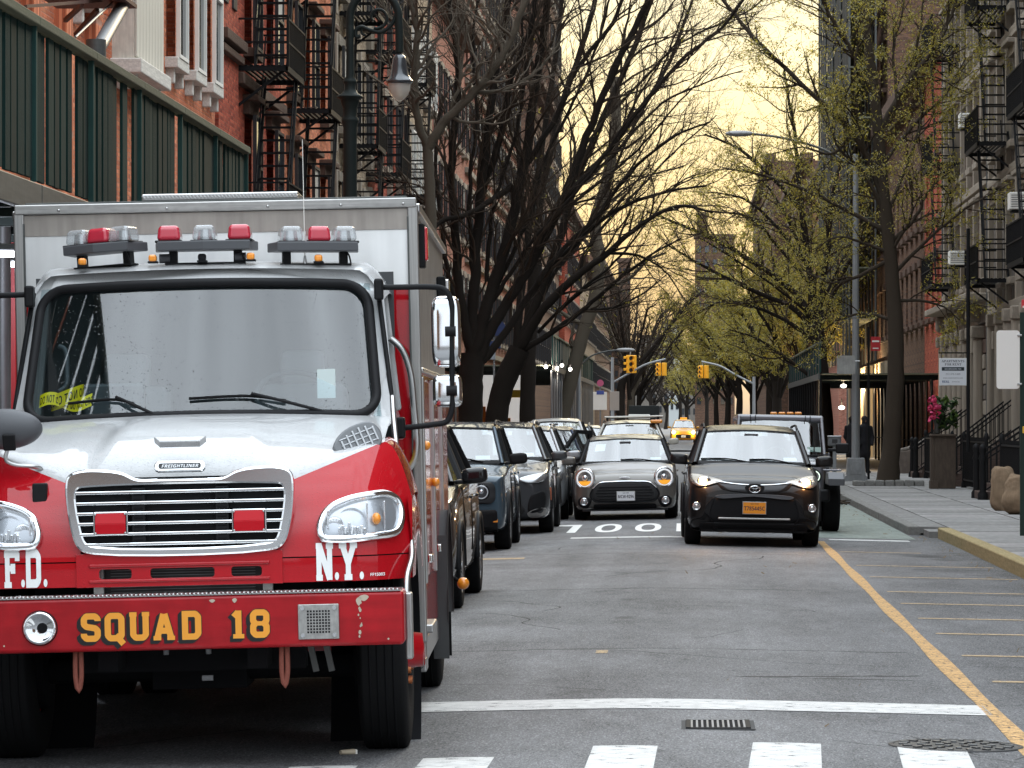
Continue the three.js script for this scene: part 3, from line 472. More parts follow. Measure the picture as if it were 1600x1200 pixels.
{ // strip lamps under the near shed
  for (const [px, py, Z] of [[8, 397, 26], [6, 413, 28.5], [10, 430, 31]]) { const p = P(px, py, Z), g = thing('strip_light', `white strip lamp under the green shed, ${['nearest', 'middle', 'farthest'][['397', '413', '430'].indexOf(String(py))]} of three`, 'strip light', [p.x, p.y, p.z]); rb('housing', M.galv, g, -.3, .05, 0, 1.3, .05, .12, .01); rb('tube', M.lampWhite, g, -.3, .0, 0, 1.25, .045, .05, .02); const l = new THREE.PointLight(0xe8f0ff, 6); l.position.set(-.3, -.1, .05); g.add(l); }
  const pole = thing('support_strut', 'thick grey strut rising from the shed to the orange brick house', 'strut', [0, 0, 0]); const a = P(150, 82, 42), b2 = P(230, -60, 47); new MB().rod(a, b2, .085, .085, 16).build('tube', M.galv, pole); new MB().rod(a.clone().add(V(0, -.25, 0)), a.clone().add(V(0, .15, 0)), .12).build('foot', M.shedSteel, pole);
  const cab = thing('cable', 'thin stay cable running up from the shed beside the strut', 'cable'); new MB().rod(P(118, 58, 40), P(195, -15, 46), .014).build('wire', M.galv, cab);
  const fe = thing('wall_bracket', 'rusty iron wall bracket with braces above the shed', 'bracket', [0, 0, 0]), c = P(135, 5, 44);
  new MB().box(c.x, c.y + .05, c.z, 1.0, .05, 1.6).bar(P(102, 32, 44), P(128, 8, 43), .05).bar(P(118, 55, 44.5), P(152, 15, 44), .05).bar(P(40, 10, 40), P(158, 1, 44), .035).build('arm', std([.12, .07, .055], .7), fe); rb('panel', M.whitePaint, fe, c.x + .2, c.y + .35, c.z, .3, .5, .8, .02);
}
const shed2 = shed('far green and grey sidewalk shed on pipe scaffold behind the big trees', -1, -4.75, 128, 184, 3.7, 4.75, { plain: 1, board: (i) => i > 15 ? M.shedGreen : std([.13, .13, .115], .8, { map: rep(grime, .8) }) });
{ // bulbs and a lit shop under the far shed
  [[853, 573], [859, 575], [870, 575], [878, 571], [891, 577]].forEach(([px, py], i) => { const p = P(px, py, 128 + i * 1.2), o = thing('bulb_lamp', `round white bulb under the far shed, ${['first', 'second', 'third', 'fourth', 'fifth'][i]} from the left`, 'lamp', [p.x, p.y, p.z], 0, 'bulbs under the far shed'); new MB().add(new THREE.SphereGeometry(.07, 12, 8)).build('bulb', M.bulb, o); new MB().rod(V(0, .05, 0), V(0, .2, 0), .03).build('socket', M.ironBlack, o); if (i % 2 === 0) { const l = new THREE.PointLight(0xfff0dd, 5); l.position.set(0, -.02, .1); o.add(l); } });
  const sh = thing('lit_shop', 'white lit shop entrance with yellow and orange panels under the far shed', 'shop', [-7.2, 0, -141]);
  box('back_panel', glow([.9, .88, .85], .5), sh, 0, 1.9, 0, 2.6, 3.4, .08); rb('yellow_sign', std([.75, .5, .04], .5), sh, .5, 2.75, .08, .5, .3, .04, .01); rb('counter', std([.7, .4, .08], .5), sh, .1, .5, .3, 2, .7, .3, .03); rb('banner', std([.75, .22, .04], .6), sh, -.75, 1.75, .1, .25, 1, .04, .01); rb('banner', std([.75, .3, .05], .6), sh, .2, 1.5, .1, .3, .6, .04, .01);
}
shed('dark sidewalk shed over the pavement on the right behind the lamp post', 1, 4.4, 116, 150, 3.25, 4.2, { plain: 1, w: 3.9, board: () => std([.03, .036, .036], .7, { map: rep(grime, .8) }), legMat: M.ironBlack });

{ // under the near shed: a dark ribbed gate, steel columns and a red post
  const g = thing('shop_gate', 'dark ribbed metal gate under the green shed left of the truck', 'gate', [-8.42, 0, -28]); box('gate_panel', M.shedSteel, g, 0, 1.7, 0, .08, 3.3, 18); for (let i = 0; i < 60; i++) rb('gate_rib', i % 3 ? M.shedSteel : M.galv, g, .07, 1.7, 8.8 - i * .3, .06, 3.2, .12, .02);
  const p = thing('red_post', 'red painted steel column standing behind the truck mirror arm', 'column', [X(19, 30), .06, -30]); rb('column', std([.42, .012, .016], .5), p, 0, 1.6, 0, .09, 3.2, .09, .015); rb('foot', M.shedSteel, p, 0, .05, 0, .2, .1, .2, .02); const q = thing('steel_column', 'grey round steel column beside the red one', 'column', [X(5, 28), .06, -28]); new MB().rod(V(0, 0, 0), V(0, 3.2, 0), .06, .06, 14).build('column', M.galv, q); rb('foot', M.shedSteel, q, 0, .05, 0, .24, .1, .24, .02);
}
const rowTreeLater = [];
// ---------------------------------------------------------------- beyond the side street
const farL = [
  ['dark brick apartment block past the crossing on the left', 205, 240, 21, M.brickBrown, -8.8], ['tall narrow dark tower left of the golden sky', 241, 262, 36, M.brickBrown, -9.2], ['red brick house beyond the dark tower', 262.5, 300, 17, M.brickRed, -8.8], ['tan house in the long left row', 301, 350, 15, M.brickTan, -8.8], ['brown row house block far down the left side', 351, 430, 18, M.brickBrown, -9],
];
for (const [label, z0, z1, H, m, x] of farL) front('row_house', label, -1, x, z0, z1, H, { wall: m, sill: M.limestone, ground: 4.4, floor: 3.6, bays: Math.round((z1 - z0) / 3.2), group: 'far houses on the left' });
const farR = [
  ['brick house past the crossing behind the leafy trees', 205, 250, 17, M.brickPink, 8.8], ['dark brown brick house further along the right row', 251, 305, 20, M.brickBrown, 8.8], ['brown brick block at the far right row', 306, 400, 24, M.brickBrown, 7.6],
];
for (const [label, z0, z1, H, m, x] of farR) front('row_house', label, 1, x, z0, z1, H, { wall: m, sill: M.limestone, ground: 4.4, floor: 3.6, bays: Math.round((z1 - z0) / 3.2), group: 'far houses on the right' });
// towers that close the view: body with window bands
function tower(label, px0, px1, ptop, Z, mat, rows, cols) {
  const a = P(px0, ptop, Z), b = P(px1, ptop, Z), w = b.x - a.x, H = a.y, t = thing('tower', label, 'tower', [(a.x + b.x) / 2, 0, -Z]);
  box('wall', mat, t, 0, H / 2, -w * .3, w, H, w * .6); rb('parapet', M.brownstone, t, 0, H + .3, -w * .3, w + .4, .6, w * .6 + .4, .05);
  for (let j = 0; j < rows; j++) for (let i = 0; i < cols; i++) { const x = -w / 2 + (i + .5) * w / cols, y = H - (j + .8) * H / (rows + .6) * .9; const q = box('window', M.winGlass, t, x, y, .05, w / cols * .5, H / rows * .42, .1); }
  return t;
}
tower('broad brown tower right of the golden sky', 1086, 1148, 372, 520, M.brickBrown, 12, 5);
tower('slim chimney like tower rising behind the brown tower', 1089, 1106, 338, 610, M.brickBrown, 4, 2);
tower('low grey block closing the street below the golden sky', 1000, 1045, 528, 700, M.greystone, 6, 5);
tower('pale glass topped block at the end of the street', 1038, 1062, 506, 760, std([.45, .47, .46], .4), 6, 3);
tower('dark slim tower at the left edge of the golden sky', 966, 985, 410, 480, M.brickBrown, 14, 3);
tower('hazy brown block beside the slim left tower', 940, 968, 455, 430, M.brickBrown, 10, 3);

tower('long low hazy block closing the street behind the taxi', 985, 1100, 575, 860, M.greystone, 4, 12);
rowTreeLater.push(...[[1022, 600, 61], [1040, 640, 62], [1075, 520, 63], [1090, 600, 64]].map(([px, Z, seed], i) => ['hazy bare tree closing the far end of the street, ' + ['leftmost', 'second from the left', 'third from the left', 'rightmost'][i] + ' of four', Z, px, seed]));
// ---------------------------------------------------------------- the street goes on behind the camera: seen only in glass, chrome and paint
for (const [label, side, z0, z1, H, m] of [['brick house behind the near crossing on the left', -1, -90, -40, 12, M.brickBrown], ['tall brick house farther behind the near crossing on the left', -1, -170, -91, 15, M.brickRed], ['stone house behind the near crossing on the right', 1, -95, -40, 12, M.brickBrown], ['tan house farther behind the near crossing on the right', 1, -170, -96, 13, M.brickTan]])
  front('street_house', label, side, side < 0 ? LX : RX, z0, z1, H, { wall: m, sill: M.limestone, ground: 4.4, floor: 3.5, bays: Math.round((z1 - z0) / 4.5), maxFloor: 2, group: 'houses behind the near crossing' });
// ---------------------------------------------------------------- trees: guided limbs, then branches, twigs and young leaves grown from a seed
class Wood {
  constructor() { this.p = []; this.ix = []; this.uv = []; }
  tube(pts, rad, n = 5) {
    const base = this.p.length / 3, T = V(), U = V(0, 0, 1), A = V(), B = V(); let run = 0;
    for (let i = 0; i < pts.length; i++) {
      T.copy(pts[Math.min(i + 1, pts.length - 1)]).sub(pts[Math.max(i - 1, 0)]).normalize();
      A.copy(U).addScaledVector(T, -U.dot(T)); if (A.lengthSq() < 1e-4) A.set(1, 0, 0).addScaledVector(T, -T.x); A.normalize(); U.copy(A); B.crossVectors(T, A);
      if (i) run += pts[i].distanceTo(pts[i - 1]);
      for (let k = 0; k < n; k++) { const a = k / n * 6.2832, c = Math.cos(a) * rad[i], s = Math.sin(a) * rad[i]; this.p.push(pts[i].x + A.x * c + B.x * s, pts[i].y + A.y * c + B.y * s, pts[i].z + A.z * c + B.z * s); this.uv.push(k / n, run); }
    }
    for (let i = 0; i + 1 < pts.length; i++) for (let k = 0; k < n; k++) { const a = base + i * n + k, b = base + i * n + (k + 1) % n, c = a + n, d = b + n; this.ix.push(a, b, d, a, d, c); }
  }
  build(name, mat, parent) { const g = new THREE.BufferGeometry(); g.setAttribute('position', new THREE.Float32BufferAttribute(this.p, 3)); g.setAttribute('uv', new THREE.Float32BufferAttribute(this.uv, 2)); g.setIndex(this.ix); g.computeVertexNormals(); const m = new THREE.Mesh(g, mat); m.name = name; m.castShadow = m.receiveShadow = true; parent.add(m); return m; }
}
function grow(r, start, dir, L, n, gnarl, up) {
  const pts = [start.clone()], d = dir.clone().normalize(), p = start.clone();
  for (let i = 0; i < n; i++) { d.x += (r() - .5) * gnarl; d.y += (r() - .5) * gnarl + up; d.z += (r() - .5) * gnarl; d.normalize(); p.addScaledVector(d, L / n); pts.push(p.clone()); }
  return pts;
}
const leafM = (c) => phys(c, .8, { transmission: .6, thickness: 0, side: THREE.DoubleSide, vertexColors: true });
const leafGreen = leafM([1, 1, 1]);
function leafMesh(spots, r, size, cols, parent) {
  const n = spots.length, p = new Float32Array(n * 12), c = new Float32Array(n * 12), ix = new Uint32Array(n * 6), a = V(), b = V();
  spots.forEach((s, i) => {
    a.set(r() - .5, r() - .65, r() - .5).normalize().multiplyScalar(size * (.6 + .9 * r())); b.set(r() - .5, r() - .5, r() - .5).cross(a).normalize().multiplyScalar(size * .22 * (.6 + .8 * r()));
    const q = [s.x - b.x, s.y - b.y, s.z - b.z, s.x + b.x, s.y + b.y, s.z + b.z, s.x + b.x * .4 + a.x, s.y + b.y * .4 + a.y, s.z + b.z * .4 + a.z, s.x - b.x * .6 + a.x * .9, s.y - b.y * .6 + a.y * .9, s.z - b.z * .6 + a.z * .9];
    p.set(q, i * 12); const k = cols[r() * cols.length | 0], v = .7 + .6 * r(); for (let j = 0; j < 4; j++) c.set([k[0] * v, k[1] * v, k[2] * v], i * 12 + j * 3); ix.set([i * 4, i * 4 + 1, i * 4 + 2, i * 4, i * 4 + 2, i * 4 + 3], i * 6);
  });
  const g = new THREE.BufferGeometry(); g.setAttribute('position', new THREE.BufferAttribute(p, 3)); g.setAttribute('color', new THREE.BufferAttribute(c, 3)); g.setIndex(new THREE.BufferAttribute(ix, 1)); g.computeVertexNormals();
  const m = new THREE.Mesh(g, leafGreen); m.name = 'foliage'; m.userData.kind = 'stuff'; m.castShadow = m.receiveShadow = true; parent.add(m);
}
const spring = [[.44, .36, .04], [.34, .30, .035], [.50, .40, .05], [.22, .20, .03]], bud = [[.16, .12, .04], [.12, .09, .035], [.2, .17, .05]];
// limbs: [radius at foot, radius at tip, [px, py, dz], ...] at the tree's distance
function tree(name, label, Z, limbs, o) {
  const foot = P(limbs[0][2][0], 655, Z), t = thing(name, label, 'tree', [foot.x, o.y ?? 0, foot.z], 0, o.group), r = mulberry(o.seed), wood = new Wood(), twig = new Wood(), spots = [], org = V(foot.x, o.y ?? 0, foot.z);
  const B1 = o.branches ?? 3.2, gn = o.gnarl ?? .5;
  const twigs = (pts, rad, lev, maxL) => {
    const L = pts.reduce((s, p, i) => i ? s + p.distanceTo(pts[i - 1]) : 0, 0), n = Math.max(1, Math.round(L * (lev === 1 ? B1 : lev === 2 ? o.b2 ?? 3.4 : o.b3 ?? 4)));
    for (let k = 0; k < n; k++) {
      const f = Math.pow(lerp(lev === 1 ? .12 : .1, 1, (k + r()) / n), .9) * (pts.length - 1), i = Math.min(pts.length - 2, f | 0), s = pts[i].clone().lerp(pts[i + 1], f - i), tan = pts[i + 1].clone().sub(pts[i]).normalize();
      const d = V(r() - .5, r() - .5, r() - .5).addScaledVector(tan, o.fwd ?? .55).add(V(0, o.up ?? .12, 0)).normalize(), LL = maxL * (.35 + .75 * r()) * (lev === 1 ? 1 - .35 * f / pts.length : 1), r0 = Math.min(rad[i] * .55, o.rt?.[lev] ?? [0, .04, .017, .008][lev]);
      const seg = lev === 1 ? 7 : lev === 2 ? 5 : 4, q = grow(r, s, d, LL, seg, gn, o.lift ?? .02), rr = q.map((_, j) => Math.max(.0028, r0 * (1 - .8 * j / seg)));
      (lev === 1 && o.thickBranch ? wood : twig).tube(q, rr, lev === 1 ? 5 : 3);
      if (lev < (o.levels ?? 3)) twigs(q, rr, lev + 1, LL * (o.ratio ?? .5));
      if (lev >= 2 && o.leaves) for (let j = 1; j < q.length; j++) if (r() < o.leaves) for (let z = 0; z < (o.tuft ?? 3); z++) spots.push(q[j].clone().add(V(r() - .5, r() - .5, r() - .5).multiplyScalar(.26 * (.5 + r()))));
    }
  };
  limbs.forEach(([r0, r1, ...pp0], li) => {
    let pp = pp0;
    if (li && pp[pp.length - 1][1] < 60) { const a = pp[pp.length - 2], b = pp[pp.length - 1], dx = clamp((b[0] - a[0]) / Math.max(20, a[1] - b[1]), -.9, .9), k = FOC / Z * (1.4 + 2.2 * r()); pp = [...pp, [b[0] + dx * k * .8, b[1] - k, 0], [b[0] + dx * k * 1.7 + 30 * (r() - .5), b[1] - k * 1.9, 0]]; }
    const ctrl = pp.map(([px, py, dz = 0], i) => P(px, py, Z + dz + (o.jz ?? 1.2) * (li ? (i / pp.length) * (((li * 7919) % 13) / 6.5 - 1) * 2 : 0)).sub(org)); if (li === 0) ctrl[0].y = -.1;
    const n = Math.max(8, pp.length * 5), c = new THREE.CatmullRomCurve3(ctrl, false, 'centripetal').getPoints(n); c.forEach((p, i) => { const k = li ? .05 : .02; p.x += (r() - .5) * k; p.z += (r() - .5) * k; });
    const lk = li ? o.lk ?? 1 : 1, rad = c.map((_, i) => lk * lerp(r0, r1, Math.pow(i / n, .8)) * (li === 0 && i < 4 ? 1 + .35 * (1 - i / 4) ** 2 : 1) * (.95 + .1 * r()));
    wood.tube(c, rad, r0 > .15 ? 12 : 8);
    if (li || o.trunkTwigs) twigs(c.slice(li ? 0 : n * .6 | 0), rad.slice(li ? 0 : n * .6 | 0), 1, o.len ?? 2.4);
  });
  wood.build('trunk', o.bark ?? M.barkDark, t); if (twig.p.length) twig.build('crown', o.twig ?? M.twig, t);
  if (spots.length) leafMesh(spots, r, o.leaf ?? .12, o.cols ?? spring, t);
  return t;
}
// left side, bare trees
tree('bare_tree', 'slim bare tree with a forked trunk rising behind the truck box', 70, [
  [.13, .10, [673, 795], [674, 600], [673, 400], [672, 300], [668, 230]],
  [.09, .03, [668, 232], [654, 190], [648, 130], [652, 60], [640, -20], [650, -90]], [.10, .04, [668, 232], [690, 195], [735, 150], [762, 120], [790, 80], [815, 20], [850, -60]], [.05, .02, [650, 120], [630, 60], [600, 10], [580, -50]],
  [.04, .015, [700, 185], [720, 120], [715, 60], [740, -20]], [.05, .015, [740, 145], [790, 140], [840, 110], [880, 60]],
], { seed: 1, bark: M.barkGrey, twig: M.twigGrey, branches: 4.6, b2: 4.6, len: 1.9, gnarl: .75, levels: 3, jz: .8, b3: 3 });
tree('bare_tree', 'big dark vase shaped bare tree with many steep limbs behind the truck mirrors', 83, [
  [.29, .27, [735, 775], [735, 680], [736, 610], [738, 552]],
  [.17, .05, [737, 556], [722, 480], [712, 380], [706, 250], [716, 120], [702, 0], [690, -80]], [.19, .06, [737, 556], [740, 470], [745, 380], [754, 280], [768, 150], [792, 20], [800, -60]], [.22, .06, [740, 560], [760, 480], [790, 380], [818, 260], [838, 130], [855, 0], [860, -60]],
  [.19, .05, [742, 570], [775, 500], [825, 420], [872, 330], [910, 230], [960, 110], [1012, 0], [1030, -50]], [.14, .03, [745, 575], [790, 520], [842, 440], [900, 380], [960, 330], [1040, 300], [1105, 290]], [.10, .05, [735, 560], [722, 500], [700, 430], [690, 340], [680, 260], [690, 150]],
  [.11, .05, [800, 290], [770, 312], [730, 335], [690, 346], [668, 372], [650, 380]], [.12, .04, [752, 300], [780, 220], [800, 120], [830, 40], [840, -50]], [.10, .03, [820, 260], [870, 180], [900, 110], [960, 30], [980, -40]], [.09, .03, [880, 310], [940, 250], [1000, 170], [1070, 90], [1130, 40]], [.09, .03, [840, 440], [870, 400], [930, 340], [985, 270], [1050, 215], [1110, 190]],
  [.08, .02, [755, 500], [790, 420], [830, 330], [850, 250], [900, 150], [930, 80], [960, -30]], [.08, .02, [745, 480], [735, 380], [735, 280], [745, 180], [740, 60], [755, -50]], [.07, .02, [770, 470], [830, 380], [900, 300], [960, 220], [1010, 130], [1060, 60]], [.07, .02, [760, 440], [770, 330], [800, 230], [820, 120], [815, 10], [830, -60]], [.06, .015, [860, 340], [930, 290], [1000, 230], [1060, 160], [1120, 100]],
], { seed: 2, lk: .76, branches: 2.2, b2: 4.2, len: 2.8, up: .12, fwd: .7, gnarl: .55, b3: 5, ratio: .55 });
tree('bare_tree', 'leaning black bare tree whose limbs arch right over the street', 100, [
  [.33, .29, [779, 755], [775, 670], [784, 610], [812, 545]],
  [.22, .04, [810, 548], [850, 482], [900, 432], [950, 395], [1000, 352], [1060, 322], [1115, 332]], [.20, .05, [812, 545], [842, 460], [872, 380], [895, 300], [935, 200], [988, 80], [1025, -20], [1040, -70]], [.14, .03, [815, 548], [862, 520], [908, 486], [960, 442], [1012, 402], [1065, 372]], [.17, .05, [806, 545], [815, 450], [828, 350], [852, 200], [872, 60], [880, -40]],
  [.09, .02, [900, 432], [930, 370], [985, 310], [1050, 240], [1120, 180]], [.08, .02, [908, 486], [960, 480], [1010, 455], [1040, 430]], [.08, .02, [895, 300], [960, 240], [1030, 165], [1100, 130], [1160, 110]], [.07, .02, [950, 395], [1000, 400], [1040, 425], [1070, 470]], [.06, .02, [940, 190], [1000, 130], [1060, 70], [1140, 30], [1180, 10]],
  [.08, .02, [830, 500], [870, 420], [930, 330], [970, 240], [1030, 120], [1060, 40]], [.07, .02, [840, 520], [900, 460], [960, 410], [1010, 350], [1060, 290], [1110, 270]], [.06, .015, [870, 490], [930, 440], [985, 420], [1030, 395]],
], { seed: 3, lk: .72, branches: 2.1, b2: 4.2, len: 2.8, up: .06, fwd: .65, b3: 5, ratio: .55, leaves: .03, tuft: 2, leaf: .08, cols: spring });
tree('bare_tree', 'straight black trunk bare tree just behind the leaning one', 114, [
  [.29, .2, [824, 742], [824, 640], [828, 520], [838, 410]],
  [.2, .05, [838, 412], [846, 300], [880, 160], [925, 20], [935, -50]], [.16, .04, [836, 430], [860, 350], [920, 270], [980, 200], [1040, 110], [1075, 20]], [.14, .04, [834, 440], [820, 330], [810, 200], [830, 60], [820, -40]], [.1, .03, [836, 450], [890, 400], [940, 330], [1000, 280], [1070, 260]],
], { seed: 4, lk: .7, branches: 1.3, b2: 3.6, len: 2.8, up: .1, b3: 4.5, ratio: .55 });
tree('plane_tree', 'leaning pale barked plane tree in front of the far green shed', 140, [
  [.31, .2, [868, 745], [878, 655], [893, 590], [911, 520], [930, 462], [936, 400], [930, 350], [946, 290], [962, 200], [960, 120]],
  [.12, .04, [928, 470], [950, 450], [985, 434], [1010, 408], [1040, 395]], [.10, .03, [915, 510], [880, 490], [850, 470], [820, 475]], [.09, .03, [900, 560], [893, 530], [897, 505], [885, 480]], [.1, .03, [936, 410], [910, 370], [880, 340], [850, 330]],
], { seed: 5, bark: M.barkGrey, twig: M.twigGrey, branches: 1.6, b2: 2.4, len: 2.6, levels: 2, trunkTwigs: 1, gnarl: .7 });
// right side, trees in young leaf
tree('leafy_tree', 'tall tree with yellow green young leaves beside the grey lamp post', 91.6, [
  [.27, .10, [1386, 765], [1394, 680], [1400, 560], [1394, 430], [1380, 300], [1370, 180], [1356, 60], [1346, -40]],
  [.09, .02, [1380, 295], [1340, 218], [1300, 175], [1240, 120], [1180, 60], [1130, 0], [1095, -50]], [.06, .015, [1394, 430], [1440, 385], [1500, 332], [1575, 288]], [.07, .02, [1386, 362], [1330, 332], [1270, 302], [1200, 276], [1130, 262]], [.06, .02, [1392, 405], [1340, 432], [1300, 442], [1250, 420]], [.07, .02, [1372, 205], [1420, 125], [1470, 62], [1500, -20]], [.06, .02, [1376, 262], [1430, 192], [1475, 150], [1510, 90]],
  [.07, .02, [1365, 150], [1330, 80], [1290, 10], [1270, -60]], [.06, .02, [1386, 350], [1350, 270], [1310, 230], [1290, 170]], [.06, .02, [1390, 380], [1430, 340], [1450, 300], [1480, 270]], [.05, .015, [1398, 470], [1440, 470], [1475, 480], [1500, 500]], [.05, .015, [1396, 500], [1350, 490], [1310, 500], [1280, 520]],
  [.05, .015, [1384, 340], [1420, 250], [1440, 180], [1430, 100], [1440, 30]], [.05, .015, [1380, 320], [1350, 230], [1335, 140], [1340, 60], [1330, -40]], [.05, .015, [1390, 400], [1425, 330], [1420, 270]], [.05, .015, [1390, 395], [1350, 380], [1310, 370], [1270, 390]], [.05, .012, [1330, 215], [1300, 240], [1250, 230], [1210, 240]], [.05, .012, [1372, 220], [1400, 160], [1395, 90], [1410, 10]],
], { seed: 6, bark: M.barkBrown, branches: 3, b2: 4.5, len: 2.0, levels: 3, b3: 3, leaves: .34, tuft: 8, leaf: .058, up: .0, lift: -.01, y: WALK });
tree('leafy_tree', 'dark trunk tree fanning left over the street behind the grey off roader', 128, [
  [.27, .24, [1292, 735], [1290, 650], [1283, 570], [1276, 505]],
  [.15, .03, [1276, 508], [1236, 452], [1180, 412], [1120, 376], [1060, 350], [1010, 330]], [.12, .03, [1278, 522], [1240, 482], [1190, 460], [1130, 432], [1075, 402], [1040, 380]], [.16, .04, [1276, 505], [1262, 400], [1250, 300], [1240, 200], [1225, 110]], [.14, .04, [1277, 505], [1292, 400], [1302, 300], [1330, 200]], [.1, .02, [1278, 535], [1226, 500], [1180, 480], [1130, 470], [1090, 490]], [.09, .02, [1283, 600], [1230, 562], [1185, 530], [1140, 515]], [.09, .02, [1278, 520], [1310, 440], [1345, 380], [1380, 340]], [.1, .03, [1255, 330], [1200, 270], [1150, 230], [1100, 210]], [.09, .02, [1265, 420], [1210, 350], [1160, 310], [1110, 300]],
  [.07, .02, [1270, 450], [1220, 390], [1170, 340], [1110, 330], [1060, 320]], [.07, .02, [1266, 430], [1230, 340], [1190, 280], [1160, 260]], [.06, .02, [1280, 480], [1310, 420], [1330, 380], [1350, 330]], [.06, .02, [1278, 500], [1200, 440], [1140, 400], [1090, 370]],
], { seed: 7, branches: 3, b2: 4.2, len: 2.6, levels: 3, b3: 3, leaves: .17, tuft: 6, leaf: .07, up: .05, y: WALK });
// rows beyond, each grown by itself
function rowTree(label, side, Z, px, o) {
  const r = mulberry(o.seed), h = o.h, limbs = [[o.r ?? .3, .2, [px, 655 + 9800 / Z], [px + 2 * (r() - .5) * 5, 655 - 2 * FOC / Z], [px + (o.lean ?? 0) * .4, 655 - h * .3 * FOC / Z]]], s = FOC / Z;
  for (let k = 0; k < (o.n ?? 7); k++) { const a = k / (o.n ?? 7) * 6.28 + r(), R = o.spread * (.6 + .5 * r()), dx = Math.cos(a) * R + (o.bias ?? 0), dz = Math.sin(a) * R, y0 = lerp(.26, .4, r()), tx = px + (o.lean ?? 0) * .4; limbs.push([.13, .03, [tx, 655 - (h * y0 - EYE) * s, 0], [tx + dx * .35 * s, 655 - (h * (y0 + .22) - EYE) * s, dz * .35], [tx + dx * .7 * s, 655 - (h * (y0 + .42) - EYE) * s, dz * .7], [tx + dx * s, 655 - (h * (.75 + .25 * r()) - EYE) * s, dz]]); }
  return tree(o.leaves ? 'leafy_tree' : 'bare_tree', label, Z, limbs, { seed: o.seed, jz: 0, branches: 2.4, len: 2.6, levels: o.levels ?? 2, leaf: .13, tuft: (o.tuft ?? 3) * 3, b2: 4, leaves: o.leaves, rt: [0, .05, .028, .02], bark: o.bark, twig: o.twig, y: 0, group: o.group });
}
rowTree('bare tree bending over the crossing beside the left traffic light', -1, 212, 972, { seed: 21, h: 11, spread: 4, lean: 30, bias: 1.5 });
rowTree('bare tree behind the box van on the far left', -1, 250, 985, { seed: 22, h: 12, spread: 4.5, bark: M.barkGrey, lean: 10 });
rowTree('bare tree with twigs against the low golden sky', -1, 300, 992, { seed: 23, h: 13, spread: 5, bias: 1.5 });
rowTree('distant bare tree in the left row above the van', -1, 370, 1000, { seed: 24, h: 12, spread: 6, bias: 2, leaves: .1, tuft: 1 });
rowTree('farthest bare tree of the left row', -1, 460, 1016, { seed: 25, h: 13, spread: 7, bias: 1 });
rowTree('leafy tree with a slim trunk right of the grey off roader', 1, 158, 1262, { seed: 26, h: 10, spread: 3.5, leaves: .4 });
rowTree('bright yellow green tree behind the right traffic light', 1, 196, 1215, { seed: 27, h: 9.5, spread: 4.2, leaves: .6, tuft: 4 });
rowTree('green tree with twin dark trunk past the crossing on the right', 1, 222, 1204, { seed: 28, h: 10.5, spread: 4.5, leaves: .5 });
rowTree('yellow green tree behind the roof of the off roader', 1, 250, 1180, { seed: 29, h: 10, spread: 4.5, leaves: .5, bias: -1 });
rowTree('dark trunk tree right of the taxi', 1, 285, 1152, { seed: 30, h: 12, spread: 5, leaves: .4, bias: -1 });
rowTree('leafy tree leaning over the taxi', 1, 330, 1136, { seed: 31, h: 12.5, spread: 5.5, leaves: .4, bias: -1.5 });
rowTree('hazy green tree of the far right row', 1, 390, 1120, { seed: 32, h: 13, spread: 6, leaves: .4, bias: -1 });
rowTree('farthest hazy green tree of the right row', 1, 470, 1104, { seed: 33, h: 14, spread: 7, leaves: .4 });
rowTree('bare far tree closing the street behind the taxi', 1, 560, 1062, { seed: 34, h: 13, spread: 9, n: 9 });
for (const [label, Z, px, seed] of rowTreeLater) rowTree(label, 1, Z, px, { seed, h: 12, spread: 8, n: 9, leaves: seed > 62 ? .3 : 0 });
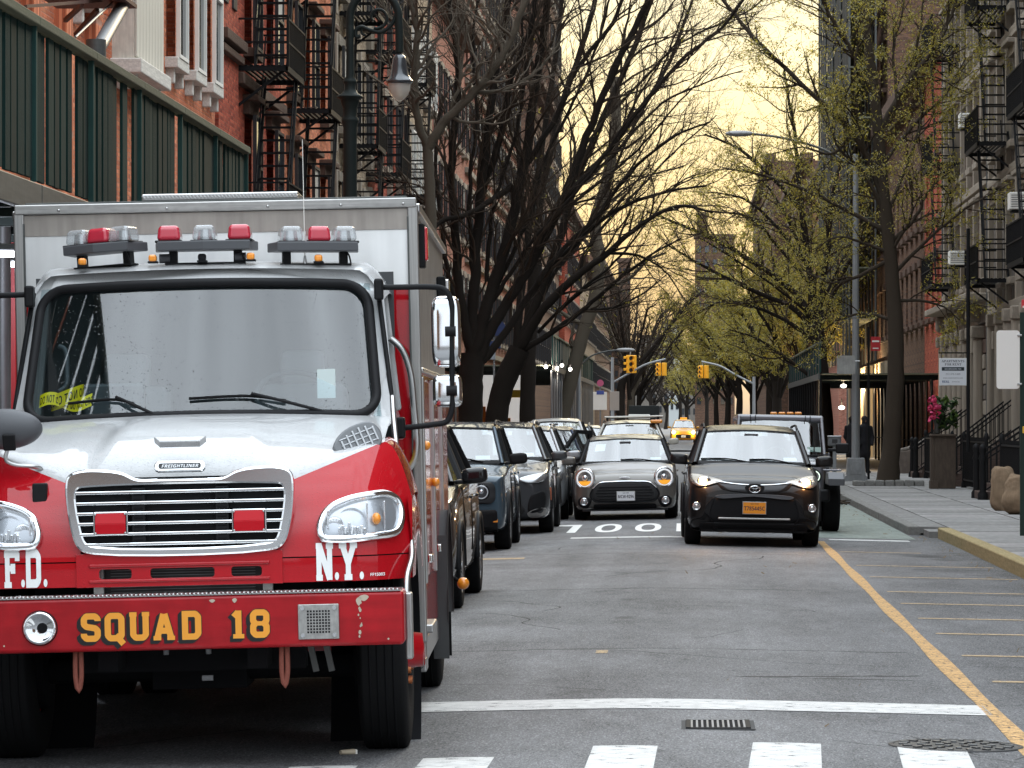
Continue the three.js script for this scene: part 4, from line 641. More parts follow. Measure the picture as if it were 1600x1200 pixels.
// ---------------------------------------------------------------- the rescue truck (own axes: x to its left as seen from the front, z forwards, foot under the bumper)
const truck = thing('fire_truck', 'red and white fire rescue truck with SQUAD 18 lettering on its bumper', 'fire truck', [-2.54, -.049, -18], .0375);
truck.rotation.order = 'YZX'; truck.rotation.z = .022;
{
  const T = truck, sgn = [-1, 1];
  const zf = (x, y) => { const a = Math.abs(x); return -.24 - .05 * (a / 1.17) ** 2 - (a > .88 ? .24 * ((a - .88) / .30) ** 2 : 0) - (y > 1.05 ? .95 * (y - 1.05) ** 2 : 0); };
  const ytop = (x) => { const a = Math.abs(x); return a < .57 ? 1.475 : a < 1.03 ? 1.475 + .40 * (a - .57) : 1.659 - .30 * ((a - 1.03) / .145) ** 2; };
  // fenders: nose, outer flank with the wheel arch, inner lining
  for (const s of sgn) {
    const xs = (u) => s * lerp(.5, 1.175, s > 0 ? u : 1 - u);
    const f = mesh('fender', grid((u, v) => { const x = xs(u), y = lerp(1.085, ytop(x), v); return V(x, y, zf(x, y)); }, 48, 26, .68, .6), M.truckRed, T);
    mesh('fender_skirt', grid((u, v) => { const x = xs(u), y = lerp(.955, 1.078, v); return V(x, y, zf(x, y) - .002); }, 40, 4, .68, .12), M.truckRed, f);
    mesh('seam', grid((u, v) => { const x = xs(u), y = lerp(1.077, 1.087, v); return V(x, y, zf(x, y) - .010); }, 30, 1), M.underBlack, f);
    const back = grid((u, v) => { const z = lerp(-.5, -1.95, u), ar = Math.max(.955, .52 + Math.sqrt(Math.max(0, .64 * .64 - (z + 1.36) ** 2))), top = 1.36 + .06 * Math.sin(u * 3), y = lerp(ar, top, v); return V(s * (1.175 - .02 * v * v), y, z); }, 24, 6, 1.4, .4);
    const capg = grid((u, v) => { const a = lerp(.98, 1.175, u), z0 = zf(a, ytop(a)); return V(s * a, ytop(a) + .05 * Math.sin(v * 2.4) - .1 * v * v, lerp(z0, -1.95, v)); }, 10, 12, .2, 1.3);
    mesh('fender_flank', mergeGeometries([prep(back), prep(capg)]), M.truckRed, f);
    new MB().add(new THREE.CylinderGeometry(.66, .66, .5, 24, 1, true, Math.PI / 2, Math.PI).rotateZ(Math.PI / 2), s * .9, .52, -1.36).build('wheel_well', M.underBlack, f);
  }
  // centre valance with three slots
  {
    const o = [[-.52, .955], [.52, .955], [.52, 1.12], [-.52, 1.12]], hole = (a, b) => rrect(b - a, .056, .018, 4, (a + b) / 2, 1.018);
    const v = new MB().add(slab(o, .02, .003, [hole(-.41, -.24), hole(-.15, .18), hole(.26, .42)]), 0, 0, -.262).build('valance', M.truckRed, T);
    new MB().rb(0, 1.062, -.243, .92, .02, .03, .009).rb(0, .982, -.243, .92, .016, .03, .007).build('valance_lip', M.truckRed, v);
    const ra = box('radiator', std([.05, .05, .05], .5, { metalness: .5 }), T, 0, 1.1, -.44, .8, .6, .04);
    for (let i = 0; i < 26; i++) box('fin', M.galv, ra, 0, .86 + i * .014, -.415, .74, .003, .006);
    for (const x of [-.42, .44]) box('bracket', M.alu, T, x, .98, -.34, .05, .2, .05);
  }
  // hood
  const B = (x) => { const a = Math.abs(x), y = a < .57 ? 1.475 + .03 * (1 - sstep(.3, .57, a)) : ytop(x); return [y, zf(x, y)]; };
  const hoodP = (u, v) => {
    const x = lerp(-1.035, 1.035, u), [y0, z0] = B(x), y1 = 1.828 - .035 * x * x, z1 = -1.43 - .16 * x * x, yc = y0 + .62 * (y1 - y0), zc = z0 + .06 * (z1 - z0), w0 = (1 - v) * (1 - v), w1 = 2 * v * (1 - v), w2 = v * v, a = Math.abs(x);
    return V(x, y0 * w0 + yc * w1 + y1 * w2 + .030 * Math.sin(v * Math.PI) * (1 - sstep(.40, .52, a + .1 * v)) - .02 * Math.sin(v * Math.PI) * sstep(.55, .8, a) , z0 * w0 + zc * w1 + z1 * w2);
  };
  const hood = mesh('hood', grid(hoodP, 80, 36, 2.1, 1.5), M.truckWhite, T);
  new MB().add(slab([[-.1, 0], [.1, 0], [.125, .03], [-.125, .03]], .03, .006), .0, 1.662, -.40, -.9).build('hood_scoop', M.truckWhite, hood);
  {
    const b = new THREE.Group(); b.name = 'badge'; b.position.set(.012, 1.556, -.262); b.rotation.x = -.35; T.add(b);
    new MB().add(slab(rrect(.25, .046, .022, 8), .012, .006)).build('badge_frame', M.chrome, b);
    const t = canvasTex(512, 84, (g, w, h) => { g.fillStyle = '#16181b'; g.fillRect(0, 0, w, h); g.fillStyle = '#e8eaec'; g.font = 'italic bold 66px sans-serif'; g.textAlign = 'center'; g.textBaseline = 'middle'; g.save(); g.translate(w / 2, h / 2 + 2); g.scale(.96, 1); g.fillText('FREIGHTLINER', 0, 0, 470); g.restore(); });
    const gg = shape(rrect(.216, .03, .012, 6), 0); const uv = gg.attributes.uv; for (let i = 0; i < uv.count; i++) uv.setXY(i, (uv.getX(i) + .108) / .216, (uv.getY(i) + .015) / .03);
    new MB().add(gg, 0, 0, .0195).build('badge_lettering', std([1, 1, 1], .3, { map: t }), b);
  }
  // side air vent on the hood's shoulder
  {
    const v = new THREE.Group(); v.name = 'air_vent'; v.position.set(.895, 1.665, -.665); v.rotation.set(-.25, .25, .42); T.add(v);
    new MB().add(slab(smoothOutline([[-.135, 0], [-.08, .055], [.02, .075], [.1, .055], [.12, 0], [.1, -.055], [.02, -.07], [-.08, -.045]], 5), .025, .008)).build('vent_shell', std([.16, .165, .17], .4, { metalness: .4 }), v);
    for (let i = 0; i < 6; i++) rb('louver', std([.45, .46, .47], .35, { metalness: .6 }), v, -.09 + i * .037, 0, .036, .012, [.05, .09, .11, .12, .11, .08][i], .014, .004);
    for (let i = 0; i < 3; i++) rb('louver', std([.45, .46, .47], .35, { metalness: .6 }), v, 0, -.032 + i * .032, .035, .2, .007, .01, .003);
  }
  // grille
  {
    const g = new THREE.Group(); g.name = 'grille'; g.position.set(.012, 0, -.26); T.add(g);
    const half = [[.44, 1.13], [.51, 1.155], [.545, 1.24], [.568, 1.46], [.555, 1.515], [.5, 1.538], [.36, 1.536], [.29, 1.522], [.22, 1.49], [.1, 1.487]];
    const outer = [...half, ...half.slice().reverse().map(([x, y]) => [-x, y])];
    const ih = [[.43, 1.153], [.485, 1.175], [.515, 1.26], [.535, 1.43], [.52, 1.462], [.46, 1.472]]; const inner = [...ih, ...ih.slice().reverse().map(([x, y]) => [-x, y])];
    new MB().add(slab(smoothOutline(outer, 5), .03, .012, [smoothOutline(inner, 5)])).build('grille_frame', M.chrome, g);
    mesh('grille_mesh', shape(smoothOutline(inner, 5), -.0), std([.012, .012, .013], .7), g);
    for (const [y, w] of [[1.433, 1.06], [1.379, 1.055], [1.327, 1.05], [1.275, 1.04], [1.222, 1.03], [1.17, .98]]) rb('grille_bar', M.chrome, g, 0, y, .03, w, .017, .026, .006);
    for (const s of sgn) { const p = rb('grille_post', M.blackPlastic, g, s * .212, 1.31, .02, .068, .29, .03, .006); for (let i = 0; i < 12; i++) rb('notch', M.underBlack, g, s * .212, 1.19 + i * .023, .037, .045, .010, .006, .002); }
    for (const s of sgn) {
      const w = new THREE.Group(); w.name = 'warning_light'; w.position.set(s * .35 + .012, 1.277, -.21); T.add(w);
      rb('bezel', M.chrome, w, 0, 0, 0, .178, .122, .03, .01); rb('gasket', M.blackPlastic, w, 0, 0, .01, .164, .11, .02, .006);
      const red = phys([.50, .006, .014], .12, { clearcoat: .6, specularIntensity: .2 });
      new MB().add(slab([[-.074, 0], [.074, 0], [.074, .048], [-.074, .048]], .01, .003), 0, 0, .018, -.16).add(slab([[-.074, -.048], [.074, -.048], [.074, 0], [-.074, 0]], .01, .003), 0, -.001, .018, .14).build('light_lens', red, w);
      for (const a of sgn) for (const b of sgn) new MB().add(new THREE.SphereGeometry(.006, 8, 6), a * .075, b * .048, .03).build('screw', M.steel, w);
    }
  }
  // headlights
  const hl = [[.709, 1.217], [.719, 1.266], [.755, 1.325], [.853, 1.372], [.974, 1.396], [1.05, 1.398], [1.099, 1.371], [1.124, 1.318], [1.124, 1.243], [1.10, 1.191], [1.0, 1.173], [.804, 1.160], [.725, 1.172]];
  for (const s of sgn) {
    const h = new THREE.Group(); h.name = 'headlight'; T.add(h);
    const out = smoothOutline(hl, 8), c = [.925, 1.28], inn = out.map(([x, y]) => [c[0] + (x - c[0]) * .93, c[1] + (y - c[1]) * .86]);
    const on = (pts, dz) => overlay(pts.map(([x, y]) => [s * x, y]), zf, dz, .01, 8);
    new MB().add(new THREE.TubeGeometry(new THREE.CatmullRomCurve3(out.map(([x, y]) => V(s * (c[0] + (x - c[0]) * .965), c[1] + (y - c[1]) * .93, zf(x, y) + .018)), true), 110, .023, 8, true)).build('headlight_frame', M.chrome, h);
    mesh('housing', on(inn, .008), std([.42, .43, .44], .3, { metalness: .6 }), h);
    for (const [x, y, r] of [[.875, 1.265, .078], [.79, 1.245, .05]]) new MB().add(new THREE.SphereGeometry(r, 20, 10, 0, 6.283, 0, 1.1).rotateX(-Math.PI / 2).scale(1, .9, .55), s * x, y, zf(x, y) + .052 - r * .55 + .008).build('reflector', M.reflector, h);
    for (const [x, k] of [[.757, .09], [.955, .16], [1.042, .17]]) rb('rib', M.reflector, h, s * x, 1.272, zf(x, 1.27) + .03, .008, k, .03, .003);
    const r1 = mulberry(8); for (let i = 0; i < 9; i++) rb('facet', M.reflector, h, s * (.815 + .016 * i), 1.2 + .03 * r1(), zf(.85, 1.2) + .026, .013, .03 + .03 * r1(), .02, .003, .4 * r1(), .5 * (r1() - .5), .3 * (r1() - .5));
    new MB().add(new THREE.SphereGeometry(.024, 14, 10).scale(1, 1.3, 1), s * 1.0, 1.268, zf(1, 1.27) + .03).build('turn_signal', M.amberSolid, h);
    mesh('headlight_lens', on(inn, .055), M.lens, h);
  }
  // fire department letters: slab-serif strokes cut out as thin vinyl
  const glyphs = {   // strokes in a 1 x 1.4 box, pen about .27 wide; serifs as short bars
    S: [[[.88, 1.02], [.88, 1.12], [.74, 1.26], [.27, 1.26], [.14, 1.12], [.14, .86], [.27, .74], [.74, .66], [.87, .54], [.87, .28], [.74, .14], [.27, .14], [.13, .28], [.13, .40]]],
    Q: [[[.26, .14], [.13, .28], [.13, 1.12], [.26, 1.26], [.74, 1.26], [.87, 1.12], [.87, .28], [.74, .14], [.26, .14]], [[.55, .30], [.97, -.16]]],
    U: [[[.16, 1.38], [.16, .28], [.30, .14], [.70, .14], [.84, .28], [.84, 1.38]], [[-.04, 1.31], [.36, 1.31]], [[.64, 1.31], [1.04, 1.31]]],
    A: [[[.12, .08], [.47, 1.3]], [[.53, 1.3], [.88, .08]], [[.3, .46], [.7, .46]], [[-.08, .09], [.34, .09]], [[.66, .09], [1.08, .09]]],
    D: [[[.16, 0], [.16, 1.4]], [[0, .13], [.72, .13], [.87, .28], [.87, 1.12], [.72, 1.27], [0, 1.27]]],
    1: [[[.52, 0], [.52, 1.38]], [[.5, 1.30], [.2, 1.06]], [[.14, .09], [.9, .09]]],
    8: [[[.27, .14], [.14, .28], [.14, .58], [.26, .71], [.14, .84], [.14, 1.13], [.27, 1.26], [.73, 1.26], [.86, 1.13], [.86, .84], [.74, .71], [.86, .58], [.86, .28], [.73, .14], [.27, .14]], [[.26, .71], [.74, .71]]],
    F: [[[.22, 0], [.22, 1.4]], [[0, 1.29], [.9, 1.29], [.9, 1.0]], [[.2, .72], [.6, .72]], [[.6, .9], [.6, .52]], [[0, .09], [.5, .09]]],
    N: [[[.18, 0], [.18, 1.4]], [[.2, 1.36], [.82, .04]], [[.84, 0], [.84, 1.4]], [[0, .09], [.4, .09]], [[0, 1.31], [.3, 1.31]], [[.62, 1.31], [1.06, 1.31]]],
    Y: [[[.14, 1.35], [.5, .62]], [[.86, 1.35], [.5, .62]], [[.5, .7], [.5, 0]], [[-.06, 1.31], [.4, 1.31]], [[.62, 1.31], [1.06, 1.31]], [[.26, .09], [.74, .09]]],
  };
  const pen = (g, ch, x, y, sx, sy, lw) => { g.lineJoin = 'bevel'; g.lineCap = 'butt'; for (const st of glyphs[ch]) { const serif = st.length === 2 && st[0][1] === st[1][1] && (ch !== 'A' || st[0][1] < .2); g.lineWidth = lw * (serif ? .7 : 1); g.beginPath(); st.forEach(([a, b], i) => (i ? g.lineTo : g.moveTo).call(g, x + a * sx, y - b * sy)); if (st.length > 6 && st[0][0] === st[st.length - 1][0]) g.closePath(); g.stroke(); } };
  {
    const t = canvasTex(2048, 448, (g, w, h) => {
      g.clearRect(0, 0, w, h);
      const cells = [['S', 0], ['Q', .136], ['U', .277], ['A', .417], ['D', .572], ['1', .85], ['8', .962]].map(([c, f]) => [c, 60 + f * 1800]);
      const put = (dx, dy, grow, col) => { g.strokeStyle = col; for (const [c, x] of cells) pen(g, c, x + dx, 345 + dy, c === '1' ? 150 : 190, 205, 64 + grow); };
      for (let k = 0; k <= 34; k += 2) put(-k, k * .9, 14, '#0d0b0b'); put(0, 0, 0, '#e0952f');
    });
    mesh('bumper_lettering', new THREE.PlaneGeometry(1.0, .219).translate(-.0, .752, .0035), std([1, 1, 1], .4, { map: t, alphaTest: .5 }), T);
    const fd = (name, chars, x0, x1, y0, y1, extra) => {
      const tt = canvasTex(1024, 512, (g, w, h) => { g.clearRect(0, 0, w, h); g.strokeStyle = g.fillStyle = '#e6e6e4'; pen(g, chars[0], 30, 470, 330, 320, 104); pen(g, chars[1], 520, 470, 330, 320, 104); for (const x of [450, 955]) { g.beginPath(); g.ellipse(x, 425, 42, 48, 0, 0, 7); g.fill(); } });
      mesh(name, grid((u, v) => { const x = lerp(x0, x1, u), y = lerp(y0, y1, v); return V(x, y, zf(x, y) + .004); }, 10, 10), std([1, 1, 1], .4, { map: tt, alphaTest: .5 }), T);
    };
    fd('fender_lettering', ['F', 'D'], -.897, -.665, .945, 1.158); fd('fender_lettering', ['N', 'Y'], .685, .94, .945, 1.158);
    const tn = canvasTex(512, 96, (g, w, h) => { g.clearRect(0, 0, w, h); g.fillStyle = '#eee'; g.font = 'bold 92px sans-serif'; g.textAlign = 'center'; g.textBaseline = 'middle'; g.fillText('FF15003', w / 2, h / 2 + 4, 490); });
    mesh('unit_number', grid((u, v) => { const x = lerp(.948, 1.055, u), y = lerp(.973, .996, v); return V(x, y, zf(x, y) + .004); }, 6, 1), std([1, 1, 1], .4, { map: tn, alphaTest: .5 }), T);
  }
  // bumper
  {
    const b = new MB().add(rbox(2.29, .272, .34, .022, 3), 0, .776, -.17).build('bumper', M.bumperRed, T);
    for (const s of sgn) rb('end_cap', M.alu, b, s * 1.16, .72, -.28, .035, .34, .12, .01);
    const tr = new MB(); tr.box(0, .9135, -.15, 2.26, .005, .3); for (let i = 0; i < 108; i++) tr.rb(-1.115 + i * .0208, .9185, -.008, .012, .012, .026, .004, 0, .5, .45); for (let i = 0; i < 54; i++) for (let j = 0; j < 3; j++) tr.rb(-1.1 + i * .041, .917, -.06 - j * .07, .03, .005, .01, .002, 0, (i + j) % 2 ? .8 : -.8);
    tr.build('tread_plate', M.steel, b);
    const sp = new THREE.Group(); sp.name = 'speaker'; sp.position.set(.716, .766, .006); T.add(sp);
    rb('speaker_plate', M.alu, sp, 0, 0, 0, .205, .176, .012, .004);
    const ho = new MB(); for (let i = 0; i < 8; i++) for (let j = 0; j < 8; j++) ho.box(-.0525 + i * .015, -.0525 + j * .015, .0068, .0092, .0092, .002); ho.build('speaker_grille', M.underBlack, sp);
    for (const a of sgn) for (const c of sgn) new MB().add(new THREE.CylinderGeometry(.011, .012, .012, 6).rotateX(Math.PI / 2), a * .08, c * .068, .01).build('bolt', M.chrome, sp);
    const hn = new THREE.Group(); hn.name = 'air_horn'; hn.position.set(-.678, .766, .0); T.add(hn);
    new MB().add(new THREE.LatheGeometry([[.083, .002], [.084, .016], [.074, .024], [.066, .018], [.05, .009], [.034, .005], [.02, .0035], [0, .003]].map((p) => new THREE.Vector2(...p)), 40).rotateX(Math.PI / 2)).build('horn_bell', M.chrome, hn);
    new MB().add(new THREE.TorusGeometry(.084, .005, 6, 40)).build('horn_gasket', M.underBlack, hn);
    new MB().add(new THREE.CircleGeometry(.026, 20), .012, 0, .0075).build('horn_throat', M.underBlack, hn);
    const chipm = std([.45, .38, .3], .8); const r2 = mulberry(4);
    for (let i = 0; i < 18; i++) new MB().add(new THREE.CircleGeometry(.003 + .006 * r2() * r2(), 6), i < 12 ? .925 + .02 * (r2() - .5) : -1 + 2.1 * r2(), i < 12 ? .67 + .2 * r2() : .665 + .02 * r2(), .0022, 0, 0, 0, 1, i < 12 ? 1.6 : 1).build('paint_chip', chipm, b);
    for (const [x, y, w, h] of [[.92, .885, .05, .022], [.905, .87, .028, .03], [.17, .885, .03, .012], [.285, .886, .024, .016]]) mesh('paint_chip', shape(smoothOutline([[x, y], [x + w * .6, y + h * .5], [x + w, y], [x + w * .5, y - h]], 4), .0024), chipm, b);
  }
  // under the nose
  for (const x of [.535, -.5]) new MB().tube([V(x - .012, .66, -.07), V(x - .012, .5, -.06), V(x, .44, -.06), V(x + .014, .5, -.06), V(x + .014, .66, -.07)], .013, 24).build('tow_hook', std([.22, .07, .05], .7, { map: rep(grime, 3) }), T);
  const chassis = new MB().box(.38, .66, -4, .1, .28, 7.4).box(-.38, .66, -4, .1, .28, 7.4).rod(V(-.9, .46, -1.36), V(.9, .46, -1.36), .07).box(0, .5, -1.4, .5, .28, .5).box(0, .55, -.75, 1.2, .12, .2).box(0, .34, -5.85, .5, .4, .5).rod(V(-.9, .5, -5.85), V(.9, .5, -5.85), .1).box(0, .95, -3.2, 1.6, .5, 5).build('chassis', M.underBlack, T);
  rb('axle_plate', M.galv, chassis, .09, .45, -.66, .06, .03, .01, .004); for (const x of [-.12, .1]) rb('clamp', M.galv, chassis, x, .59, -.64, .03, .03, .02, .006);
  for (const x of [.66, .74]) box('bracket', M.shedSteel, chassis, x, .57, -.36, .03, .16, .04, 0, 0, .2);
  // wheels
  const tyreG = (r, w, ri) => new THREE.LatheGeometry([[ri, -w * .42], [ri + .02, -w * .47], [(r + ri) / 2, -w * .5], [r - .045, -w * .47], [r - .012, -w * .42], [r, -w * .36], [r, w * .36], [r - .012, w * .42], [r - .045, w * .47], [(r + ri) / 2, w * .5], [ri + .02, w * .47], [ri, w * .42]].map((p) => new THREE.Vector2(...p)), 64).rotateZ(Math.PI / 2);
  const nut = std([.5, .17, .06], .6, { metalness: .3 });
  function wheel(x, z, s, dual) {
    const w = new THREE.Group(); w.name = 'wheel'; w.position.set(x, .53 - .003, z); T.add(w);
    const t = mesh('tyre', tyreG(.53, .27, .29), M.rubber, w); for (const o of [-.062, -.02, .022, .064]) new MB().add(new THREE.TorusGeometry(.531, .006, 6, 64).rotateY(Math.PI / 2), o, 0, 0).build('groove', M.underBlack, w);
    if (dual) mesh('inner_tyre', tyreG(.53, .25, .29), M.rubber, w).position.x = -s * .3;
    const rim = new MB().add(new THREE.LatheGeometry([[.29, -.1], [.285, 0], [.25, .05], [.2, dual ? -.06 : .09], [.1, dual ? -.02 : .12], [.09, dual ? .0 : .2], [0, dual ? .0 : .21]].map((p) => new THREE.Vector2(p[0], p[1])), 40).rotateZ(s > 0 ? -Math.PI / 2 : Math.PI / 2)).build('rim', dual ? M.steel : M.truckRed, w);
    new MB().add(new THREE.CylinderGeometry(.27, .27, .12, 24).rotateZ(Math.PI / 2), -s * .10, 0, 0).build('brake_drum', M.underBlack, w);
    for (let i = 0; i < 10; i++) new MB().add(new THREE.CylinderGeometry(.018, .02, .05, 6).rotateZ(Math.PI / 2), s * (dual ? -.02 : .115), Math.sin(i * .628) * .17, Math.cos(i * .628) * .17).build('lug_nut', nut, w);
  }
  for (const s of sgn) { wheel(s * .985, -1.36, s); wheel(s * 1.02, -5.85, s, true); }
  for (const s of sgn) {
    box('mud_flap', M.rubber, T, s * .97, .42, -6.65, .44, .55, .012);
    new MB().add(grid((u, v) => { const a = lerp(-.15, Math.PI + .15, v); return V(s * lerp(1.03, 1.215, u), .55 + .62 * Math.sin(a), -5.85 + .62 * Math.cos(a)); }, 3, 24)).add(grid((u, v) => { const a = lerp(-.15, Math.PI + .15, v), r = lerp(.6, .66, u); return V(s * 1.215, .55 + r * Math.sin(a), -5.85 + r * Math.cos(a)); }, 1, 24)).box(s * 1.165, .62, -5.22, .1, .8, .02).build('wheel_arch_trim', M.rubberGrey, T);
    const st = rb('fuel_tank', M.alu, T, s * .92, .62, -3.6, .4, .42, 1.3, .06); rb('step', M.steel, st, s * 1.1, .56, -3.0, .2, .05, .6, .01); rb('step', M.steel, st, s * 1.08, .34, -3.0, .14, .08, .3, .01); rb('hanger', M.kerbStone, st, s * 1.1, .42, -2.7, .08, .18, .1, .02);
  }
  // cab: front surround with the windscreen opening, roof, doors
  const S = (u, v) => { const a = Math.abs(u), w = lerp(.978, .912, v); return V(u * w, lerp(1.822, 2.553, v) - .022 * u * u, lerp(-1.44, -1.80, v) - .16 * u * u - (a > .96 ? 1.6 * (a - .96) ** 1.5 : 0) - (v > 1.02 ? (v - 1.02) ** 1.6 * 2.2 : 0)); };
  const uvOut = (cu, cv, ru, rv, n, pu, pv) => { const o = []; for (const [sx, sy, a0] of [[1, 1, 0], [-1, 1, 90], [-1, -1, 180], [1, -1, 270]]) { for (let i = 0; i <= n; i++) { const a = (a0 + 90 * i / n) * Math.PI / 180; o.push([sx * (cu - ru) + ru * Math.cos(a), cv[sy > 0 ? 1 : 0] - sy * rv + rv * Math.sin(a)]); } } const d = []; for (let i = 0; i < o.length; i++) { const p = o[i], q = o[(i + 1) % o.length], k = Math.max(1, Math.ceil(Math.hypot(p[0] - q[0], p[1] - q[1]) / .08)); for (let j = 0; j < k; j++) d.push([lerp(p[0], q[0], j / k), lerp(p[1], q[1], j / k)]); } return d; };
  const hole = uvOut(.985, [.0, 1.0], .14, .17, 8), outer = uvOut(1.075, [-.16, 1.125], .2, .2, 8);
  const ringG = (() => { const g = shape(outer, 0, [hole]), p = g.attributes.position; for (let i = 0; i < p.count; i++) { const a = S(p.getX(i), p.getY(i)); p.setXYZ(i, a.x, a.y, a.z); } const uv = g.attributes.uv; g.computeVertexNormals(); return g; })();
  const cab = mesh('cab', ringG, M.truckWhite, T);
  mesh('roof', grid((u, v) => { const a = lerp(-1.07, 1.07, u), q = Math.abs(a) / 1.07, w = .915 + .03 * Math.min(1, v * 3), e = q > .86 ? (q - .86) / .14 : 0; return V(a * w / 1.0, 2.632 + .052 * Math.sin(Math.min(1, v * 2.2) * 1.57) - .02 * a * a - .17 * e * e, lerp(-1.83 - .17 * a * a, -2.56, v)); }, 48, 16, 2, .8), M.truckWhite, cab);
  for (const s of sgn) {
    const d = mesh('door', grid((u, v) => { const z = lerp(-1.72, -2.55, u), y = lerp(1.66, 1.84, v); return V(s * (1.045 + .012 * u - .03 * v * v), y, z); }, 4, 6, .8, .9), M.truckWhite, T);
    mesh('door_panel', grid((u, v) => { const z = lerp(-1.66, -2.55, u), y = lerp(.72, 1.50, v); return V(s * (1.06 + .01 * u), y, z); }, 4, 6, .8, .9), M.truckRed, d);
    mesh('reflective_stripe', grid((u, v) => { const z = lerp(-1.7, -2.55, u), y = lerp(1.505, 1.60, v); return V(s * 1.058, y, z); }, 2, 1), std([.75, .42, .04], .4), d);
    mesh('stripe_border', grid((u, v) => { const z = lerp(-1.7, -2.55, u), y = lerp(1.60, 1.66, v); return V(s * 1.056, y, z); }, 2, 1), M.truckRed, d);
    mesh('side_window', grid((u, v) => V(s * (lerp(1.02, .95, v) + .01), lerp(1.85, 2.52, v), lerp(-1.72 - .16 * v, -2.5, u)), 1, 1), M.carGlass, d);
    rb('pillar', M.truckWhite, d, s * .99, 2.2, -2.52, .05, .75, .07, .015, 0, 0, s * .1);
    mesh('door_seam', new THREE.TubeGeometry(new THREE.CatmullRomCurve3([V(s * .955, 2.52, -1.99), V(s * .995, 2.2, -1.85), V(s * 1.035, 1.86, -1.72), V(s * 1.055, 1.66, -1.68)]), 16, .014, 6), M.blackPlastic, d);
  }
  new MB().box(0, 1.75, -2.56, 2.04, 1.75, .03).box(0, 1.1, -2, 2.0, .05, 1.1).box(0, 1.42, -1.72, 1.96, .7, .04).build('cab_interior', M.interior, cab);
  const rub = (pts, r, name, m) => new MB().add(new THREE.TubeGeometry(new THREE.CatmullRomCurve3(pts.map(([u, v]) => { const a = S(u, v); a.z += .004; return a; }), true), 160, r, 8, true)).build(name, m, cab);
  const ws = mesh('windscreen', grid((u, v) => { const a = S(lerp(-1.0, 1.0, u), lerp(-.01, 1.01, v)); a.z -= .012; return a; }, 32, 16, 1.95, .85), M.wetScreen, T);
  rub(hole, .026, 'window_rubber', M.blackPlastic);
  // wipers
  for (const [x0, x1, xm] of [[-.713, -.231, -.45], [-.056, .687, .28]]) {
    const at = (x, v, dz) => { const p = S(x / .96, v); p.z += dz; return p; };
    const w = new MB().tube([at(x1, .01, .02), at(lerp(xm, x1, .4), .10, .05), at(xm, .155, .035)], .009, 16).build('wiper', M.blackPlastic, ws);
    new MB().tube([at(x0, .125, .012), at(xm, .135, .014), at(lerp(xm, x1, .45), .10, .014)], .008, 14).build('wiper_blade', M.rubber, w);
  }
  // things behind the glass
  const dash = rb('dashboard', std([.05, .052, .055], .8), T, 0, 1.70, -1.86, 1.9, .22, .44, .08);
  new MB().add(new THREE.TorusGeometry(.2, .016, 8, 32), .46, 1.93, -2.05, -.9).rod(V(.46, 1.70, -1.9), V(.46, 1.9, -2.03), .03).build('steering_wheel', M.interior, T);
  for (const x of [-.5, .5]) { const s = rb('seat', M.seat, T, x, 1.62, -2.42, .5, .75, .16, .06, -.1); rb('headrest', M.seat, s, x, 2.08, -2.45, .26, .2, .1, .04); }
  new MB().tube([V(-.80, 2.22, -1.84), V(-.765, 2.2, -1.82), V(-.755, 2.1, -1.8), V(-.76, 2.0, -1.78), V(-.795, 1.97, -1.77)], .014, 20).build('grab_bar', M.greyPlastic, T);
  rb('radio_box', M.greyPlastic, T, -.52, 1.9, -2.0, .34, .22, .1, .02);
  const card = std([.55, .62, .6], .6); mesh('notice_card', new THREE.PlaneGeometry(.1, .16).translate(.68, 1.98, -1.62), card, T);
  // mirrors
  for (const s of sgn) {
    const g = new THREE.Group(); g.name = 'mirror_bracket'; T.add(g);
    const p = (x, y, z = -1.9) => V(s * x, y, z);
    new MB().tube([p(.955, 2.512), p(1.1, 2.51), p(1.25, 2.508), p(1.325, 2.495), p(1.362, 2.44), p(1.364, 2.2), p(1.36, 1.95), p(1.355, 1.82), p(1.325, 1.757), p(1.25, 1.742), p(1.06, 1.725)], .0165, 90, 10).build('mirror_arm', M.blackPlastic, g);
    for (const [y, x] of [[2.5, .965], [1.728, 1.07]]) rb('mirror_foot', M.blackPlastic, g, s * x, y, -1.9, .05, .12, .1, .015);
    for (const [y, h] of [[2.258, .40], [1.928, .185]]) {
      const m = new MB().add(superEll(.165, h, .15, .42), s * 1.332, y, -1.965).build('mirror_housing', M.chrome, g);
      new MB().box(s * 1.332, y, -2.0425, .14, h - .03, .003).build('mirror_glass', M.mirror, g);
      new MB().add(new THREE.CylinderGeometry(.03, .03, .06, 12).rotateZ(Math.PI / 2), s * 1.358, y - (h > .3 ? .0 : 0), -1.895).rb(s * 1.358, y, -1.9, .055, .045, .05, .01).build('clamp', M.blackPlastic, g);
    }
  }
  {
    const g = new THREE.Group(); g.name = 'fender_mirror'; T.add(g);
    new MB().add(new THREE.SphereGeometry(1, 32, 20).scale(.2, .105, .09), -.905, 1.768, -.45).build('fender_mirror_housing', M.greyPlastic, g);
    new MB().rb(-.865, 1.70, -.362, .065, .09, .02, .008, .4).build('mounting_plate', M.blackPlastic, g);
    new MB().tube([V(-.88, 1.67, -.41), V(-.89, 1.61, -.41), V(-.85, 1.585, -.42), V(-.76, 1.572, -.45), V(-.722, 1.555, -.5), V(-.718, 1.46, -.48)], .011, 40).build('fender_mirror_arm', M.steel, g);
    rb('arm_block', M.blackPlastic, g, -.718, 1.435, -.40, .075, .105, .06, .01); new MB().rod(V(-.718, 1.385, -.39), V(-.718, 1.365, -.39), .012).build('arm_nut', M.steel, g);
  }
